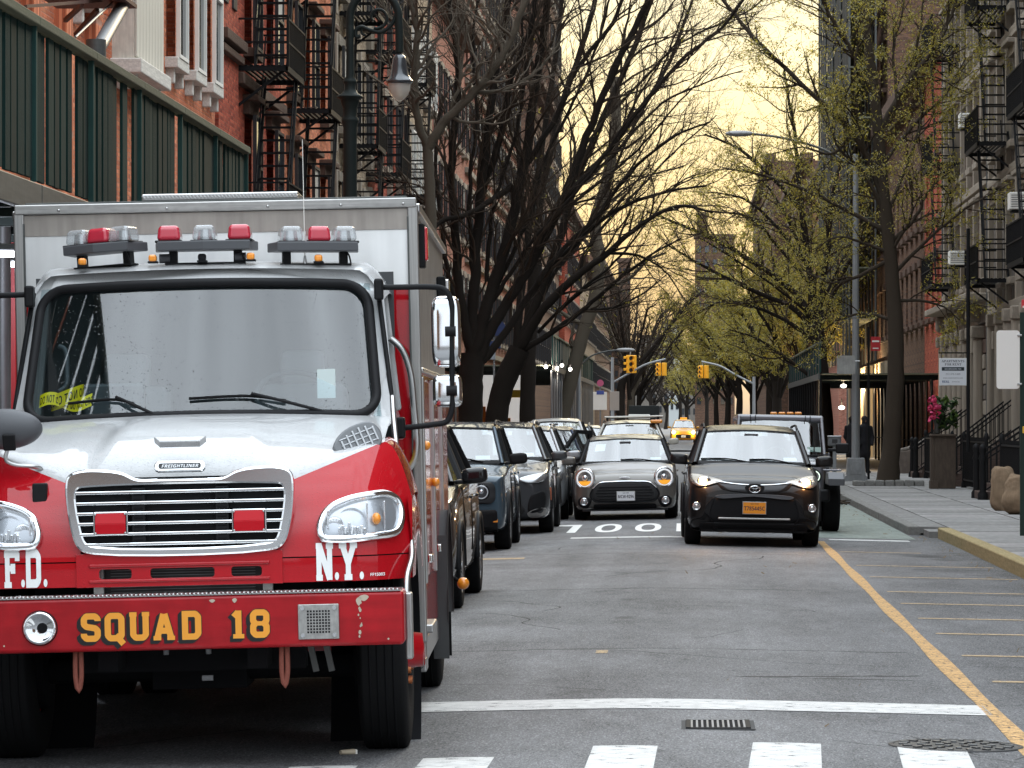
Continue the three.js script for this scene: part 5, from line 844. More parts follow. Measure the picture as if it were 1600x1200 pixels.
  // hand rails
  for (const s of sgn) {
    new MB().tube([V(s * 1.0, 2.24, -2.45), V(s * 1.06, 2.18, -2.45), V(s * 1.105, 2.06, -2.45), V(s * 1.125, 1.85, -2.45), V(s * 1.135, 1.62, -2.45), V(s * 1.12, 1.54, -2.45), V(s * 1.07, 1.47, -2.45)], .019, 60, 10).build('hand_rail', M.steel, T);
    if (s > 0) new MB().tube([V(1.045, 1.90, -1.5), V(1.055, 1.75, -1.4), V(1.085, 1.55, -1.1), V(1.135, 1.33, -.75), V(1.165, 1.15, -.55), V(1.172, 1.06, -.45), V(1.15, .97, -.38), V(1.145, .86, -.34)], .0155, 60, 10).build('guide_rail', M.steel, T);
  }
  // lights on the cab roof
  const pod = (red) => { const g = rbox(.135, .088, .17, .026, 4), p = g.attributes.position; for (let i = 0; i < p.count; i++) { const k = 1 - .16 * (p.getY(i) / .088 + .5); p.setX(i, p.getX(i) * k); p.setZ(i, p.getZ(i) * k); } g.computeVertexNormals(); return g; };
  const redPod = phys([.62, .03, .06], .15, { transmission: .25, thickness: 0, clearcoat: 1 }), clearPod = phys([.8, .82, .83], .08, { transmission: .8, thickness: 0, ior: 1.7 });
  function lightbar(x, y, z, yaw, roll, cols, xs, w) {
    const g = new THREE.Group(); g.name = 'light_bar'; g.position.set(x, y, z); g.rotation.set(0, yaw, roll); T.add(g);
    new MB().add(slab([[-w / 2, -.09], [-w / 2 + .03, .1], [0, .13], [w / 2 - .03, .1], [w / 2, -.09]], .04, .006).rotateX(Math.PI / 2), 0, .02, 0).build('light_base', M.greyPlastic, g);
    cols.forEach((c, i) => {
      const l = new MB().add(pod(), xs[i], .072, 0).build('beacon_lens', c === 'r' ? redPod : clearPod, g);
      new MB().add(new THREE.CylinderGeometry(.035, .045, .06, 16), xs[i], .062, 0).build('beacon_reflector', c === 'r' ? std([.5, .02, .03], .3, { metalness: .6 }) : std([.6, .6, .6], .25, { metalness: .9 }), g);
      rb('gasket', M.blackPlastic, g, xs[i], .026, 0, .15, .014, .18, .005);
    });
    for (const a of sgn) rb('leg', M.blackPlastic, g, a * w * .32, -.055, -.02, .045, .09, .06, .006);
    rb('foot_rail', M.blackPlastic, g, 0, -.096, -.02, w * .8, .01, .1, .003);
    new MB().tube([V(w * .3, -.01, .03), V(w * .36, -.04, .04), V(w * .39, -.09, .03)], .005, 10, 6).build('cable', M.blackPlastic, g);
  }
  lightbar(-.572, 2.762, -2.05, -.32, .05, ['c', 'r', 'c'], [-.13, 0, .13], .44); lightbar(.0, 2.765, -2.0, 0, 0, ['r', 'c', 'r'], [-.195, 0, .195], .56); lightbar(.61, 2.748, -2.03, .2, -.01, ['c', 'r', 'c'], [-.14, .015, .16], .5);
  for (const [x, y, dark] of [[-.674, 2.688], [-.285, 2.70], [-.012, 2.70, 1], [.257, 2.70], [.633, 2.682]]) { const m = rb('marker_light', dark ? M.blackPlastic : M.amberSolid, T, x, y, -1.93, .045, .04, .05, .014); rb('base', M.blackPlastic, m, x, y - .022, -1.94, .055, .012, .06, .004); }
  for (const x of [-.215, .205]) { const h = new MB().rod(V(x - .04, 2.7, -2.0), V(x + .02, 2.7, -2.0), .026, .026, 16).build('siren', M.greyPlastic, T); }
  { const a = new MB().rod(V(.553, 2.66, -2.0), V(.553, 3.35, -2.0), .0028, .002, 6).build('antenna', M.trimWhite, T); new MB().rod(V(.553, 2.655, -2.0), V(.553, 2.70, -2.0), .012, .006, 10).build('antenna_base', M.steel, a); }
  // the box body
  {
    const b = new THREE.Group(); b.name = 'box_body'; T.add(b);
    box('front_panel', M.boxWhite, b, 0, 2.714, -2.72, 2.2, .322, .03); box('red_panel', M.truckRed, b, 0, 1.5, -2.722, 2.2, 2.106, .03);
    box('upper_band', std([.42, .38, .34], .38, { metalness: .6, map: rep(grime, .6) }), b, 0, 2.936, -2.716, 2.26, .12, .03); rb('top_trim', M.alu, b, 0, 3.028, -2.705, 2.31, .058, .05, .008); rb('top_rail', M.shedSteel, b, 0, 3.063, -2.76, 2.2, .014, .06, .005);
    for (const x of [-.9, -.28, .3, .72, 1.08]) new MB().add(new THREE.SphereGeometry(.008, 8, 6), x, 3.022, -2.679).build('rivet', M.steel, b);
    const tread = new MB().rb(.02, 3.09, -3.2, .9, .04, .9, .008); for (let i = 0; i < 44; i++) tread.rb(-.42 + i * .0205, 3.092, -2.748, .012, .026, .006, .003, 0, 0, .6); tread.build('roof_hatch', M.steel, T);
    for (const s of sgn) {
      rb('corner_post', M.alu, b, s * 1.132, 1.75, -2.715, .062, 2.54, .06, .012); rb('post_edge', M.shedSteel, b, s * 1.105, 1.75, -2.70, .012, 2.4, .03, .004);
      const side = box('side_panel', M.truckRed, T, s * 1.13, 1.2, -5.35, .03, 1.7, 5.25); const up = box('side_panel', M.alu, T, s * 1.13, 2.52, -5.35, .03, .94, 5.25); rb('drip_rail', M.steel, up, s * 1.15, 3.0, -5.35, .05, .05, 5.25, .01); rb('drip_rail', M.steel, up, s * 1.155, 2.06, -5.35, .04, .03, 5.2, .01);
      for (let k = 0; k < 3; k++) { const z = -3.55 - k * 1.72, d = rb('locker_door', k === 1 ? M.truckRed : M.truckRed, T, s * 1.147, 1.42, z, .02, 1.16, 1.5, .006); rb('door_frame', M.steel, d, s * 1.158, 1.42, z + .77, .03, 1.2, .04, .008); rb('door_handle', M.chrome, d, s * 1.175, .95, z + .3, .03, .05, .2, .01); }
      const rl = rb('marker_light', M.blackPlastic, T, s * 1.165, 2.80, -3.2, .04, .26, .16, .01); rb('red_lens', M.redLens, rl, s * 1.186, 2.81, -3.2, .03, .2, .12, .012);
      const sl = rb('scene_light', M.blackPlastic, T, s * 1.175, 2.62, -6.6, .06, .26, .3, .012); rb('lamp_face', M.reflector, sl, s * 1.215, 2.62, -6.6, .03, .22, .26, .01);
      for (const [y, z] of [[1.62, -2.85], [1.38, -4.4]]) { const a = new MB().add(new THREE.SphereGeometry(.028, 12, 8), s * 1.175, y, z).build('marker_light', M.amberSolid, b); }
      for (let q = 0; q < 4; q++) rb('reflective_patch', q % 2 ? M.trimWhite : std([.8, .4, .05], .5), b, s * 1.147, 1.70 - q * .07, -2.79, .008, .055, .08, .003);
      rb('skirt', M.steel, b, s * 1.12, .42, -4.1, .06, .16, 2.2, .02); rb('skirt', M.steel, b, s * 1.12, .45, -7.2, .06, .16, 1.6, .02);
    }
    box('roof', M.alu, b, 0, 3.045, -5.37, 2.28, .02, 5.3); box('rear_panel', M.truckRed, b, 0, 1.7, -7.98, 2.26, 2.66, .03); box('floor_panel', M.underBlack, b, 0, .42, -5.35, 2.2, .03, 5.2);
    new MB().tube([V(1.16, .70, -6.75), V(1.22, .67, -6.75), V(1.25, .65, -6.75)], .012, 10).build('marker_stalk', M.rubber, b); new MB().add(new THREE.SphereGeometry(.042, 16, 12), 1.275, .635, -6.75).build('stalk_lamp', M.amberSolid, b);
  }
  // the roll of barrier tape behind the glass
  {
    truck.updateMatrixWorld(true); const p = V(-.79, 1.865, -1.75).applyMatrix4(truck.matrixWorld);
    const g = thing('barrier_tape', 'loose roll of yellow barrier tape lying on the truck dashboard behind the windscreen', 'barrier tape', [p.x, p.y, p.z]);
    const t = canvasTex(1024, 96, (c, w, h) => { c.fillStyle = '#f1d800'; c.fillRect(0, 0, w, h); c.fillStyle = '#15130a'; c.font = 'bold 78px sans-serif'; c.textBaseline = 'middle'; c.fillText('DO NOT CROSS  DO NOT CROSS', 8, h / 2 + 4, w - 16); });
    const ym = std([1, 1, 1], .5, { map: t, side: THREE.DoubleSide }); ym.emissive.setRGB(0, 0, 0);
    const ribbon = (f, n, L) => grid((u, v) => f(u, v), n, 1, L, 1);
    mesh('tape_loop', ribbon((u, v) => { const a = u * 6.283; return V(.09 * Math.cos(a) + .04, .08 * (v - .5) + .035 * Math.cos(a) + .07, .07 * Math.sin(a)); }, 40, 1), ym, g);
    mesh('tape_tail', ribbon((u, v) => V(lerp(-.1, .18, u), .012 + .07 * v + .02 * Math.sin(u * 7), .09 - .05 * u + .02 * Math.sin(u * 9) - .03 * v), 20, .9), ym, g);
  }
}
// ---------------------------------------------------------------- vehicles (own axes: nose at z = 0, tail at -z, wheels on y = 0)
const CR = (k, t) => { const n = k.length - 1, i = Math.min(n - 1, Math.max(0, Math.floor(t * n))), f = t * n - i, a = k[Math.max(0, i - 1)], b = k[i], c = k[i + 1], d = k[Math.min(n, i + 2)]; return a.map((_, q) => .5 * (2 * b[q] + (c[q] - a[q]) * f + (2 * a[q] - 5 * b[q] + 4 * c[q] - d[q]) * f * f + (3 * b[q] - a[q] - 3 * c[q] + d[q]) * f * f * f)); };
function bodyLoft(st, box = 0) {       // stations [z, half width, bottom, shoulder, top]; box 0 soft .. 1 slab sided
  const prof = [[0, 0, 0], [.78, 0, 0], [.94, .04, 0], [.99, .22, 0], [1, .5, 0], [.985, .85, 0], [.955 + .025 * box, 1, 0], [.86 + .06 * box, 1, .42], [.6, 1, .82], [.3, 1, .96], [0, 1, 1]];
  const ring = []; for (let i = 0; i <= 40; i++) ring.push(CR(prof, i / 40)); const full = [...ring, ...ring.slice(1, -1).reverse().map(([a, b, c]) => [-a, b, c])], n = full.length;
  const N = (st.length - 1) * 5, p = [], ix = [];
  for (let j = 0; j <= N; j++) { const [z, w, yb, ys, yt] = CR(st, j / N); for (const [a, b, c] of full) p.push(a * w, lerp(yb, ys, b) + (yt - ys) * c, z); }
  for (let j = 0; j < N; j++) for (let i = 0; i < n; i++) { const a = j * n + i, b = j * n + (i + 1) % n, c = a + n, d = b + n; ix.push(a, b, d, a, d, c); }
  for (const [j, fl] of [[0, 1], [N, 0]]) { const m = p.length / 3; let sx = 0, sy = 0, sz = 0; for (let i = 0; i < n; i++) { sx += p[(j * n + i) * 3]; sy += p[(j * n + i) * 3 + 1]; sz += p[(j * n + i) * 3 + 2]; } p.push(sx / n, sy / n, sz / n + (fl ? .012 : -.012)); for (let i = 0; i < n; i++) fl ? ix.push(m, j * n + (i + 1) % n, j * n + i) : ix.push(m, j * n + i, j * n + (i + 1) % n); }
  const g = new THREE.BufferGeometry(); g.setAttribute('position', new THREE.Float32BufferAttribute(p, 3)); g.setIndex(ix.reverse()); g.computeVertexNormals(); return g;
}
const carTyre = {}; function tyreGeo(r, w) { return carTyre[r + '_' + w] ??= prep(new THREE.LatheGeometry([[r * .62, -w * .46], [r * .8, -w * .5], [r * .94, -w * .47], [r, -w * .36], [r, w * .36], [r * .94, w * .47], [r * .8, w * .5], [r * .62, w * .46]].map((q) => new THREE.Vector2(...q)), 40).rotateZ(Math.PI / 2)); }
const rimM = std([.3, .31, .32], .35, { metalness: .8 }), gapM = M.underBlack, drl = glow([1, .98, .95], .55), cowlM = M.blackPlastic;
function makeCar(name, label, cat, o) {
  const c = thing(name, label, cat, [o.x, roadY(o.x) - .002, -o.Z], o.turn ?? 0, o.group); c.rotation.order = 'YZX'; c.rotation.z = roadTilt(o.x); const sg = [-1, 1];
  const L = o.L ?? 4.6, W = (o.W ?? 1.86) / 2, Hr = o.H ?? 1.64, belt = o.belt ?? 1.08, hood = o.hood ?? .93, yb = o.yb ?? .24, zw = o.zw ?? -1.1, paintM = o.paint, box = o.box ?? 0;
  const st = o.st ?? [[-.0, W * .72, yb + .14, hood - .22, hood - .13], [-.05, W * .86, yb + .05, hood - .12, hood - .035], [-.18, W * .955, yb, hood - .05, hood + .02], [-.5, W * .995, yb, hood + .0, hood + .075], [zw + .1, W, yb + .01, belt - .07, belt + .03], [zw - .5, W, yb + .02, belt - .03, belt - .02], [-L * .6, W, yb + .03, belt, belt + .01], [-L + .4, W * .97, yb + .06, belt + .02, belt + .03], [-L + .08, W * .9, yb + .14, belt - .02, belt + .0], [-L, W * .78, yb + .25, belt - .2, belt - .12]];
  const bodyG = bodyLoft(st, box); mesh('body', bodyG, paintM, c);
  // greenhouse
  const wb = o.wb ?? W * .865, wt = o.wt ?? W * .655, zt = o.zt ?? zw - .78, zr = -L + (o.rear ?? .55), zrb = -L + .22, yt = Hr - .075;
  const WS = (u, v) => V(u * lerp(wb, wt, v), lerp(belt + .015, yt, v) + .035 * (1 - u * u) * v, lerp(zw, zt, v) - lerp(.20, .12, v) * u * u);
  const gl = mesh('windscreen', grid((u, v) => WS(lerp(-1, 1, u), v), 20, 10), M.screen, c);
  const rimTop = new MB().add(grid((u, v) => { const p = WS(lerp(-1, 1, u), lerp(.955, 1.01, v)); p.z += .008; return p; }, 20, 1)).add(grid((u, v) => { const p = WS(lerp(-1, 1, u), lerp(-.03, .07, v)); p.z += .008; return p; }, 20, 1)).build('windscreen_edge', cowlM, gl);
  for (const s of sg) new MB().tube([0, .25, .5, .75, 1].map((v) => WS(s * 1.0, lerp(-.05, 1.02, v))), o.pil ?? .032, 16, 8).build('pillar', o.pillar ?? paintM, c);
  mesh('roof', grid((u, v) => { const a = lerp(-1.03, 1.03, u), e = Math.max(0, Math.abs(a) - .85) / .18, p = WS(a, 1.0); return V(p.x, p.y + (Hr - yt) * Math.sin(Math.min(1, v * 2.5) * 1.57) * (1 - .5 * e * e) - .03 * e * e - (v > .8 ? .05 * ((v - .8) / .2) ** 2 : 0), lerp(p.z + .02, zr, v)); }, 24, 14), o.roof ?? paintM, c);
  const side = (s, t, v) => { const z = lerp(lerp(zw - .20, zrb, t), lerp(zt - .12, zr, t), v); return V(s * lerp(wb + .03, wt + .005, v), lerp(belt, yt, v), z); };
  for (const s of sg) {
    mesh('side_window', grid((u, v) => side(s, lerp(.0, 1, u), v), 10, 4), M.carGlass, c);
    for (const t of [.36, .66, .97]) new MB().tube([0, .5, 1].map((v) => side(s * 1.0, t, v)), .035, 8, 6).build('pillar', o.blackPillars === false ? paintM : cowlM, c);
    new MB().tube([0, .5, 1].map((t) => side(s, t, .985)), .022, 12, 6).build('roof_gutter', o.rail ?? cowlM, c); new MB().tube([0, .5, 1].map((t) => side(s, t, .0)), .016, 12, 6).build('window_trim', o.trim ?? cowlM, c);
    for (const [z0, z1] of [[zw - .25, zw - 1.35], [zw - 1.38, zw - 2.35]]) { new MB().tube([V(s * (W + .001), yb + .25, z0), V(s * (W + .002), belt - .35, z0 + .02), V(s * (W * .97), belt - .05, z0 - .05)], .006, 8, 4).build('door_gap', gapM, c); rb('door_handle', o.handle ?? paintM, c, s * (W + .012), belt - .16, z1 + .22, .03, .03, .2, .01); }
    if (o.rails) { new MB().tube([side(s, .08, 1).add(V(0, .05, 0)), side(s, .16, 1).add(V(0, .095, 0)), side(s, .5, 1).add(V(0, .105, 0)), side(s, .9, 1).add(V(0, .08, 0))], .017, 20, 6).build('roof_rail', o.railM ?? cowlM, c); }
    const mz = zw - .28, mx = W + .10, my = belt + (o.mirY ?? .06); const mi = new MB().add(superEll(.25, .155, .15, .55), s * mx, my, mz, 0, 0, s * .06).build('side_mirror', o.mirror ?? paintM, c); new MB().box(s * mx, my, mz - .067, .19, .11, .004).build('mirror_glass', M.mirror, mi); rb('mirror_arm', cowlM, mi, s * (W - .02), my - .06, mz, .14, .04, .07, .015);
  }
  mesh('rear_window', grid((u, v) => V(lerp(-1, 1, u) * lerp(wb, wt, v), lerp(belt, yt, v), lerp(zrb, zr, v)), 4, 2), M.carGlass, c);
  new MB().box(0, belt - .0, (zw + zrb) / 2 - .1, wb * 1.9, .03, Math.abs(zw - zrb) - .1).rb(-.38, belt + .14, zw - 1.25, .46, .42, .14, .05, -.15).rb(.38, belt + .14, zw - 1.25, .46, .42, .14, .05, -.15).rb(-.38, belt + .40, zw - 1.32, .24, .16, .1, .04).rb(.38, belt + .40, zw - 1.32, .24, .16, .1, .04).rb(0, belt + .2, zw - 2.2, 1.2, .4, .16, .05).add(new THREE.TorusGeometry(.18, .015, 6, 20), .36, belt + .08, zw - .62, -.4).rb(0, belt + .03, zw - .38, wb * 1.7, .07, .3, .03).rb(0, yt - .05, zt + .1, .2, .06, .03, .01).build('interior', M.interior, c);
  if (o.sticker !== false) { const s = mesh('sticker', grid((u, v) => { const p = WS(lerp(.58, .82, u), lerp(.10, .2, v)); p.z -= .004; return p; }, 2, 1), std([.5, .6, .6], .6), gl); }
  // wheels
  const R = o.R ?? .35, tw = o.tw ?? .23; o.wz = o.wz ?? [-.92, -L + .95];
  for (const z of o.wz) for (const s of sg) {
    const w = new THREE.Group(); w.name = 'wheel'; w.position.set(s * (W - tw / 2 + .008), R, z); c.add(w);
    const add = (n, g, m, x = 0) => { const q = new THREE.Mesh(g, m); q.name = n; q.position.x = x; q.castShadow = q.receiveShadow = true; w.add(q); return q; };
    add('tyre', tyreGeo(R, tw), M.rubber); const rg = carTyre['rim' + R] ??= (() => { const m = new MB(); for (let i = 0; i < 5; i++) m.rb(0, Math.sin(i * 1.2566) * R * .32, Math.cos(i * 1.2566) * R * .32, .03, .055, R * .62, .01, -i * 1.2566, 0, 0); m.add(new THREE.CylinderGeometry(.06, .06, .04, 12).rotateZ(Math.PI / 2)).add(new THREE.TorusGeometry(R * .64, .016, 6, 32).rotateY(Math.PI / 2)); return mergeGeometries(m.g); })();
    add('rim', rg, rimM, s * tw * .40); add('brake_disc', carTyre['disc' + R] ??= prep(new THREE.CylinderGeometry(R * .62, R * .62, .02, 24).rotateZ(Math.PI / 2)), gapM, s * tw * .25);
    new MB().add(new THREE.TorusGeometry(R + .055, o.arch ?? .03, 6, 24, Math.PI).rotateY(Math.PI / 2), s * (W - .005), R, z).build('wheel_arch', o.archM ?? cowlM, c);
  }
  box_under(c, W, L, yb);
  // nose surface and things laid on it
  const zN = noseMap(bodyG, W);
  const zN0 = zN; const on = (name2, outline, mat, dz, par = c, depth = .02, bev = .004) => { if (!['bumper_frame', 'bumper_cheek', 'hood_crease', 'bumper_blade'].includes(name2)) { const d2 = outline.length < 14 ? densify(outline) : outline; return mesh(name2, overlay(d2, zN, dz), mat, par); } const g = slab(outline, depth, bev), p = g.attributes.position; for (let i = 0; i < p.count; i++) p.setZ(i, p.getZ(i) - depth + zN(p.getX(i), p.getY(i)) + dz); g.computeVertexNormals(); return mesh(name2, g, mat, par); };
  o.front?.({ c, on, zN, W, hood, yb, sg, WS, zw, belt, Hr, gl });
  return c;
}
// the foremost point of a body at (x, y), read off its own triangles
function noseMap(g, W) {
  const NX = 96, NY = 72, H = 1.35, buf = new Float32Array(NX * NY).fill(-9), p = g.attributes.position, ix = g.index, a = V(), b = V(), c = V();
  for (let t = 0; t < ix.count; t += 3) {
    a.fromBufferAttribute(p, ix.getX(t)); b.fromBufferAttribute(p, ix.getX(t + 1)); c.fromBufferAttribute(p, ix.getX(t + 2)); if (Math.max(a.z, b.z, c.z) < -1.4) continue;
    const q = [a, b, c].map((v) => [(v.x / W + 1) / 2 * (NX - 1), v.y / H * (NY - 1)]), den = (q[1][1] - q[2][1]) * (q[0][0] - q[2][0]) + (q[2][0] - q[1][0]) * (q[0][1] - q[2][1]); if (Math.abs(den) < 1e-9) continue;
    for (let j = Math.max(0, Math.floor(Math.min(q[0][1], q[1][1], q[2][1]))); j <= Math.min(NY - 1, Math.ceil(Math.max(q[0][1], q[1][1], q[2][1]))); j++) for (let i = Math.max(0, Math.floor(Math.min(q[0][0], q[1][0], q[2][0]))); i <= Math.min(NX - 1, Math.ceil(Math.max(q[0][0], q[1][0], q[2][0]))); i++) {
      const u = ((q[1][1] - q[2][1]) * (i - q[2][0]) + (q[2][0] - q[1][0]) * (j - q[2][1])) / den, v = ((q[2][1] - q[0][1]) * (i - q[2][0]) + (q[0][0] - q[2][0]) * (j - q[2][1])) / den, w = 1 - u - v; if (u < -.02 || v < -.02 || w < -.02) continue;
      buf[j * NX + i] = Math.max(buf[j * NX + i], u * a.z + v * b.z + w * c.z);
    }
  }
  for (let j = 0; j < NY; j++) { let last = -9; for (const dir of [1, -1]) { last = -9; for (let k = 0; k < NX; k++) { const i = dir > 0 ? k : NX - 1 - k, o = j * NX + i; if (buf[o] > -8) last = buf[o]; else if (last > -8 && Math.abs(i - NX / 2) > NX * .3) buf[o] = last - .02; } } }
  const at = (i, j) => { let v = buf[clamp(j, 0, NY - 1) * NX + clamp(i, 0, NX - 1)]; for (let k = 1; v < -8 && k < 20; k++) v = buf[clamp(j + (j < 20 ? k : -k), 0, NY - 1) * NX + clamp(i, 0, NX - 1)]; return v < -8 ? -.4 : v; };
  return (x, y) => { const fx = (x / W + 1) / 2 * (NX - 1), fy = y / H * (NY - 1), i = Math.floor(fx), j = Math.floor(fy), u = fx - i, v = fy - j; return Math.max(-.75, lerp(lerp(at(i, j), at(i + 1, j), u), lerp(at(i, j + 1), at(i + 1, j + 1), u), v)); };
}
function box_under(c, W, L, yb) { new MB().box(0, yb + .08, -L / 2, W * 1.7, .12, L - .3).box(0, yb + .0, -.6, W * 1.3, .06, .7).build('underside', M.underBlack, c); }
const densify = (pts) => pts.flatMap((p, i) => { const q = pts[(i + 1) % pts.length]; return [0, .25, .5, .75].map((t) => [lerp(p[0], q[0], t), lerp(p[1], q[1], t)]); });
const flip = (pts) => pts.map(([x, y]) => [-x, y]).reverse();
function plate(c, on, text, x, y, z, w, h, bg, fg, top, rot = 0) {
  const t = canvasTex(512, 256, (g, W, H) => { g.fillStyle = bg; g.fillRect(0, 0, W, H); g.fillStyle = fg; g.textAlign = 'center'; g.textBaseline = 'middle'; g.font = 'bold 36px sans-serif'; if (top) g.fillText(top, W / 2, 34); g.font = 'bold 128px sans-serif'; g.fillText(text, W / 2, H * .54, W * .92); });
  const p = rb('number_plate', M.alu, c, x, y, z, w + .02, h + .02, .012, .004); const gq = new THREE.PlaneGeometry(w, h); gq.translate(x, y, z + .0085); mesh('plate_print', gq, std([1, 1, 1], .5, { map: t }), p);
}
const wiper = (gl, WS, pairs) => { for (const [u0, u1] of pairs) { const a = (u, v, d) => { const p = WS(u, v); p.z += d; return p; }; new MB().tube([a(u0, .12, .02), a(lerp(u0, u1, .5), .13, .025), a(u1, .02, .03)], .010, 12, 6).build('wiper', M.rubber, gl); } };
function roundLamp(c, x, y, z, r, o = {}) {
  const h = new THREE.Group(); h.name = 'headlight'; h.position.set(x, y, z); h.rotation.y = o.ry ?? 0; c.add(h);
  new MB().add(new THREE.TorusGeometry(r, r * .12, 10, 40)).build('lamp_ring', o.ring ?? M.chrome, h);
  new MB().add(new THREE.SphereGeometry(r * 1.2, 24, 8, 0, 6.283, 0, .95).rotateX(-Math.PI / 2), 0, 0, r * .62).build('reflector', std([.55, .56, .57], .22, { metalness: .9 }), h);
  if (o.drl) new MB().add(new THREE.TorusGeometry(r * .82, r * .07, 8, 40), 0, 0, .015).build('light_ring', o.drl, h);
  new MB().add(new THREE.SphereGeometry(r * .36, 20, 12), 0, r * .08, -.01).build('projector', M.reflector, h);
  if (o.amber) { const s = new THREE.Shape(); s.absarc(0, 0, r * .72, Math.PI * 1.12, Math.PI * 1.88, false); new MB().add(new THREE.ExtrudeGeometry(s, { depth: .01, bevelEnabled: false }), 0, 0, .012).build('indicator', M.indicator, h); }
  new MB().add(new THREE.SphereGeometry(r * 2, 24, 6, 0, 6.283, 0, .5).rotateX(Math.PI / 2), 0, 0, .03 - r * 1.72).build('lens', M.lens, h);
  return h;
}
const fog = (c, x, y, z, r = .05) => { const f = new MB().add(new THREE.TorusGeometry(r, .012, 8, 24), x, y, z).build('fog_lamp', M.chrome, c); new MB().add(new THREE.SphereGeometry(r, 16, 8, 0, 6.3, 0, 1.2).rotateX(Math.PI / 2), x, y, z - r * .6).build('fog_lens', std([.5, .5, .5], .2, { metalness: .7 }), f); };
const darkPaint = phys([.012, .011, .011], .42, { clearcoat: .5, clearcoatRoughness: .05, specularIntensity: .15 }), miniPaint = paint([.145, .135, .122], { metal: .45, rough: .38 }), blackPaint = paint([.008, .008, .009]), blueGrey = paint([.055, .085, .11], { metal: .3 }), greyPaint = paint([.06, .062, .066], { metal: .4 }), silver = paint([.32, .33, .34], { metal: .5 }), taxiPaint = paint([.72, .34, .03]), jeepPaint = paint([.17, .17, .185], { metal: .3 }), whitePaint = paint([.7, .7, .68]), navy = paint([.02, .035, .08]);

// the black crossover with its lamps on
makeCar('crossover', 'black crossover with both headlights lit and an orange plate', 'car', {
  x: .95, Z: 49.6, L: 4.6, W: 1.87, H: 1.66, hood: .93, belt: 1.13, paint: darkPaint, zw: -1.12, zt: -1.82, wb: .80, wt: .665, pil: .045, rails: true, R: .37, turn: .018,
  front: ({ c, on, zN, sg, WS, gl }) => {
    on('upper_grille', smoothOutline([[-.52, .90], [-.3, .86], [0, .845], [.3, .86], [.52, .90], [.44, .80], [.2, .755], [0, .745], [-.2, .755], [-.44, .80]], 5), std([.03, .03, .032], .2, { metalness: .4 }), .028);
    new MB().tube([-.55, -.3, 0, .3, .55].map((x) => V(x, .862 + .16 * x * x, zN(x, .87) + .03)), .009, 30, 6).build('chrome_strip', M.chrome, c);
    const e = new THREE.Group(); e.name = 'emblem'; e.position.set(0, .805, zN(0, .8) + .045); c.add(e);
    new MB().add(slab(smoothOutline([[-.13, .03], [0, .075], [.13, .03], [.08, -.05], [0, -.075], [-.08, -.05]], 6), .01, .004), 0, 0, -.02).build('emblem_base', M.blackPlastic, e);
    new MB().add(new THREE.TorusGeometry(.07, .009, 8, 32).scale(1.05, .68, 1)).add(new THREE.TorusGeometry(.042, .007, 8, 28).scale(.52, .95, 1), 0, .004, .004).add(new THREE.TorusGeometry(.042, .007, 8, 28).scale(1.12, .42, 1), 0, .024, .004).build('emblem_rings', M.chrome, e);
    on('lower_grille', smoothOutline([[-.55, .66], [-.4, .70], [0, .71], [.4, .70], [.55, .66], [.66, .47], [.62, .36], [-.62, .36], [-.66, .47]], 5), std([.008, .008, .009], .6), .02);
    on('bumper_frame', smoothOutline([[-.54, .70], [0, .735], [.54, .70], [.5, .675], [0, .705], [-.5, .675]], 5), M.greyPlastic, .045);
    for (const s of sg) on('bumper_cheek', smoothOutline([[.56, .68], [.66, .58], [.72, .42], [.86, .36], [.86, .24], [.5, .24], [.62, .42], [.6, .55]].map(([x, y]) => [s * x, y]), 5), M.blackPlastic, .03);
    on('lower_lip', rrect(1.5, .14, .04, 4, 0, .27), M.blackPlastic, .03); rb('skid_bar', M.alu, c, 0, .395, zN(0, .4) + .04, 1.0, .028, .03, .01);
    for (const s of sg) {
      const out = smoothOutline([[.44, .905], [.62, .965], [.80, .995], [.885, .985], [.88, .90], [.80, .835], [.66, .84], [.54, .875]].map(([x, y]) => [s * x, y]), 5);
      const h = on('headlight', out, std([.35, .34, .32], .25, { metalness: .8 }), .03);
      new MB().add(new THREE.SphereGeometry(.06, 18, 12).scale(1.1, 1, .6), s * .715, .905, zN(.715, .9) + .04).build('lamp', M.lampHot, h); new MB().add(new THREE.SphereGeometry(.075, 18, 10).scale(1.3, .8, .3), s * .70, .905, zN(.7, .9) + .03).build('reflector', M.reflector, h);
      const l = new THREE.SpotLight(0xffc98a, 3, 0, .7, .8); l.position.set(s * .715, .905, zN(.715, .9) + .09); l.target.position.set(s * .8, .2, 6); c.add(l, l.target); const pl = new THREE.PointLight(0xffb066, .5); pl.position.set(s * .71, .905, zN(.7, .9) + .16); c.add(pl);
      fog(c, s * .80, .555, zN(.8, .55) + .05, .048);
    }
    plate(c, on, 'T785445C', 0, .545, zN(0, .5) + .05, .31, .155, '#e08a12', '#1b1a3a', 'NEW YORK'); wiper(gl, WS, [[-.92, .02], [-.05, .72]]);
    on('hood_crease', smoothOutline([[-.62, .965], [0, .995], [.62, .965], [0, .985]], 4), darkPaint, -.06);
  },
});
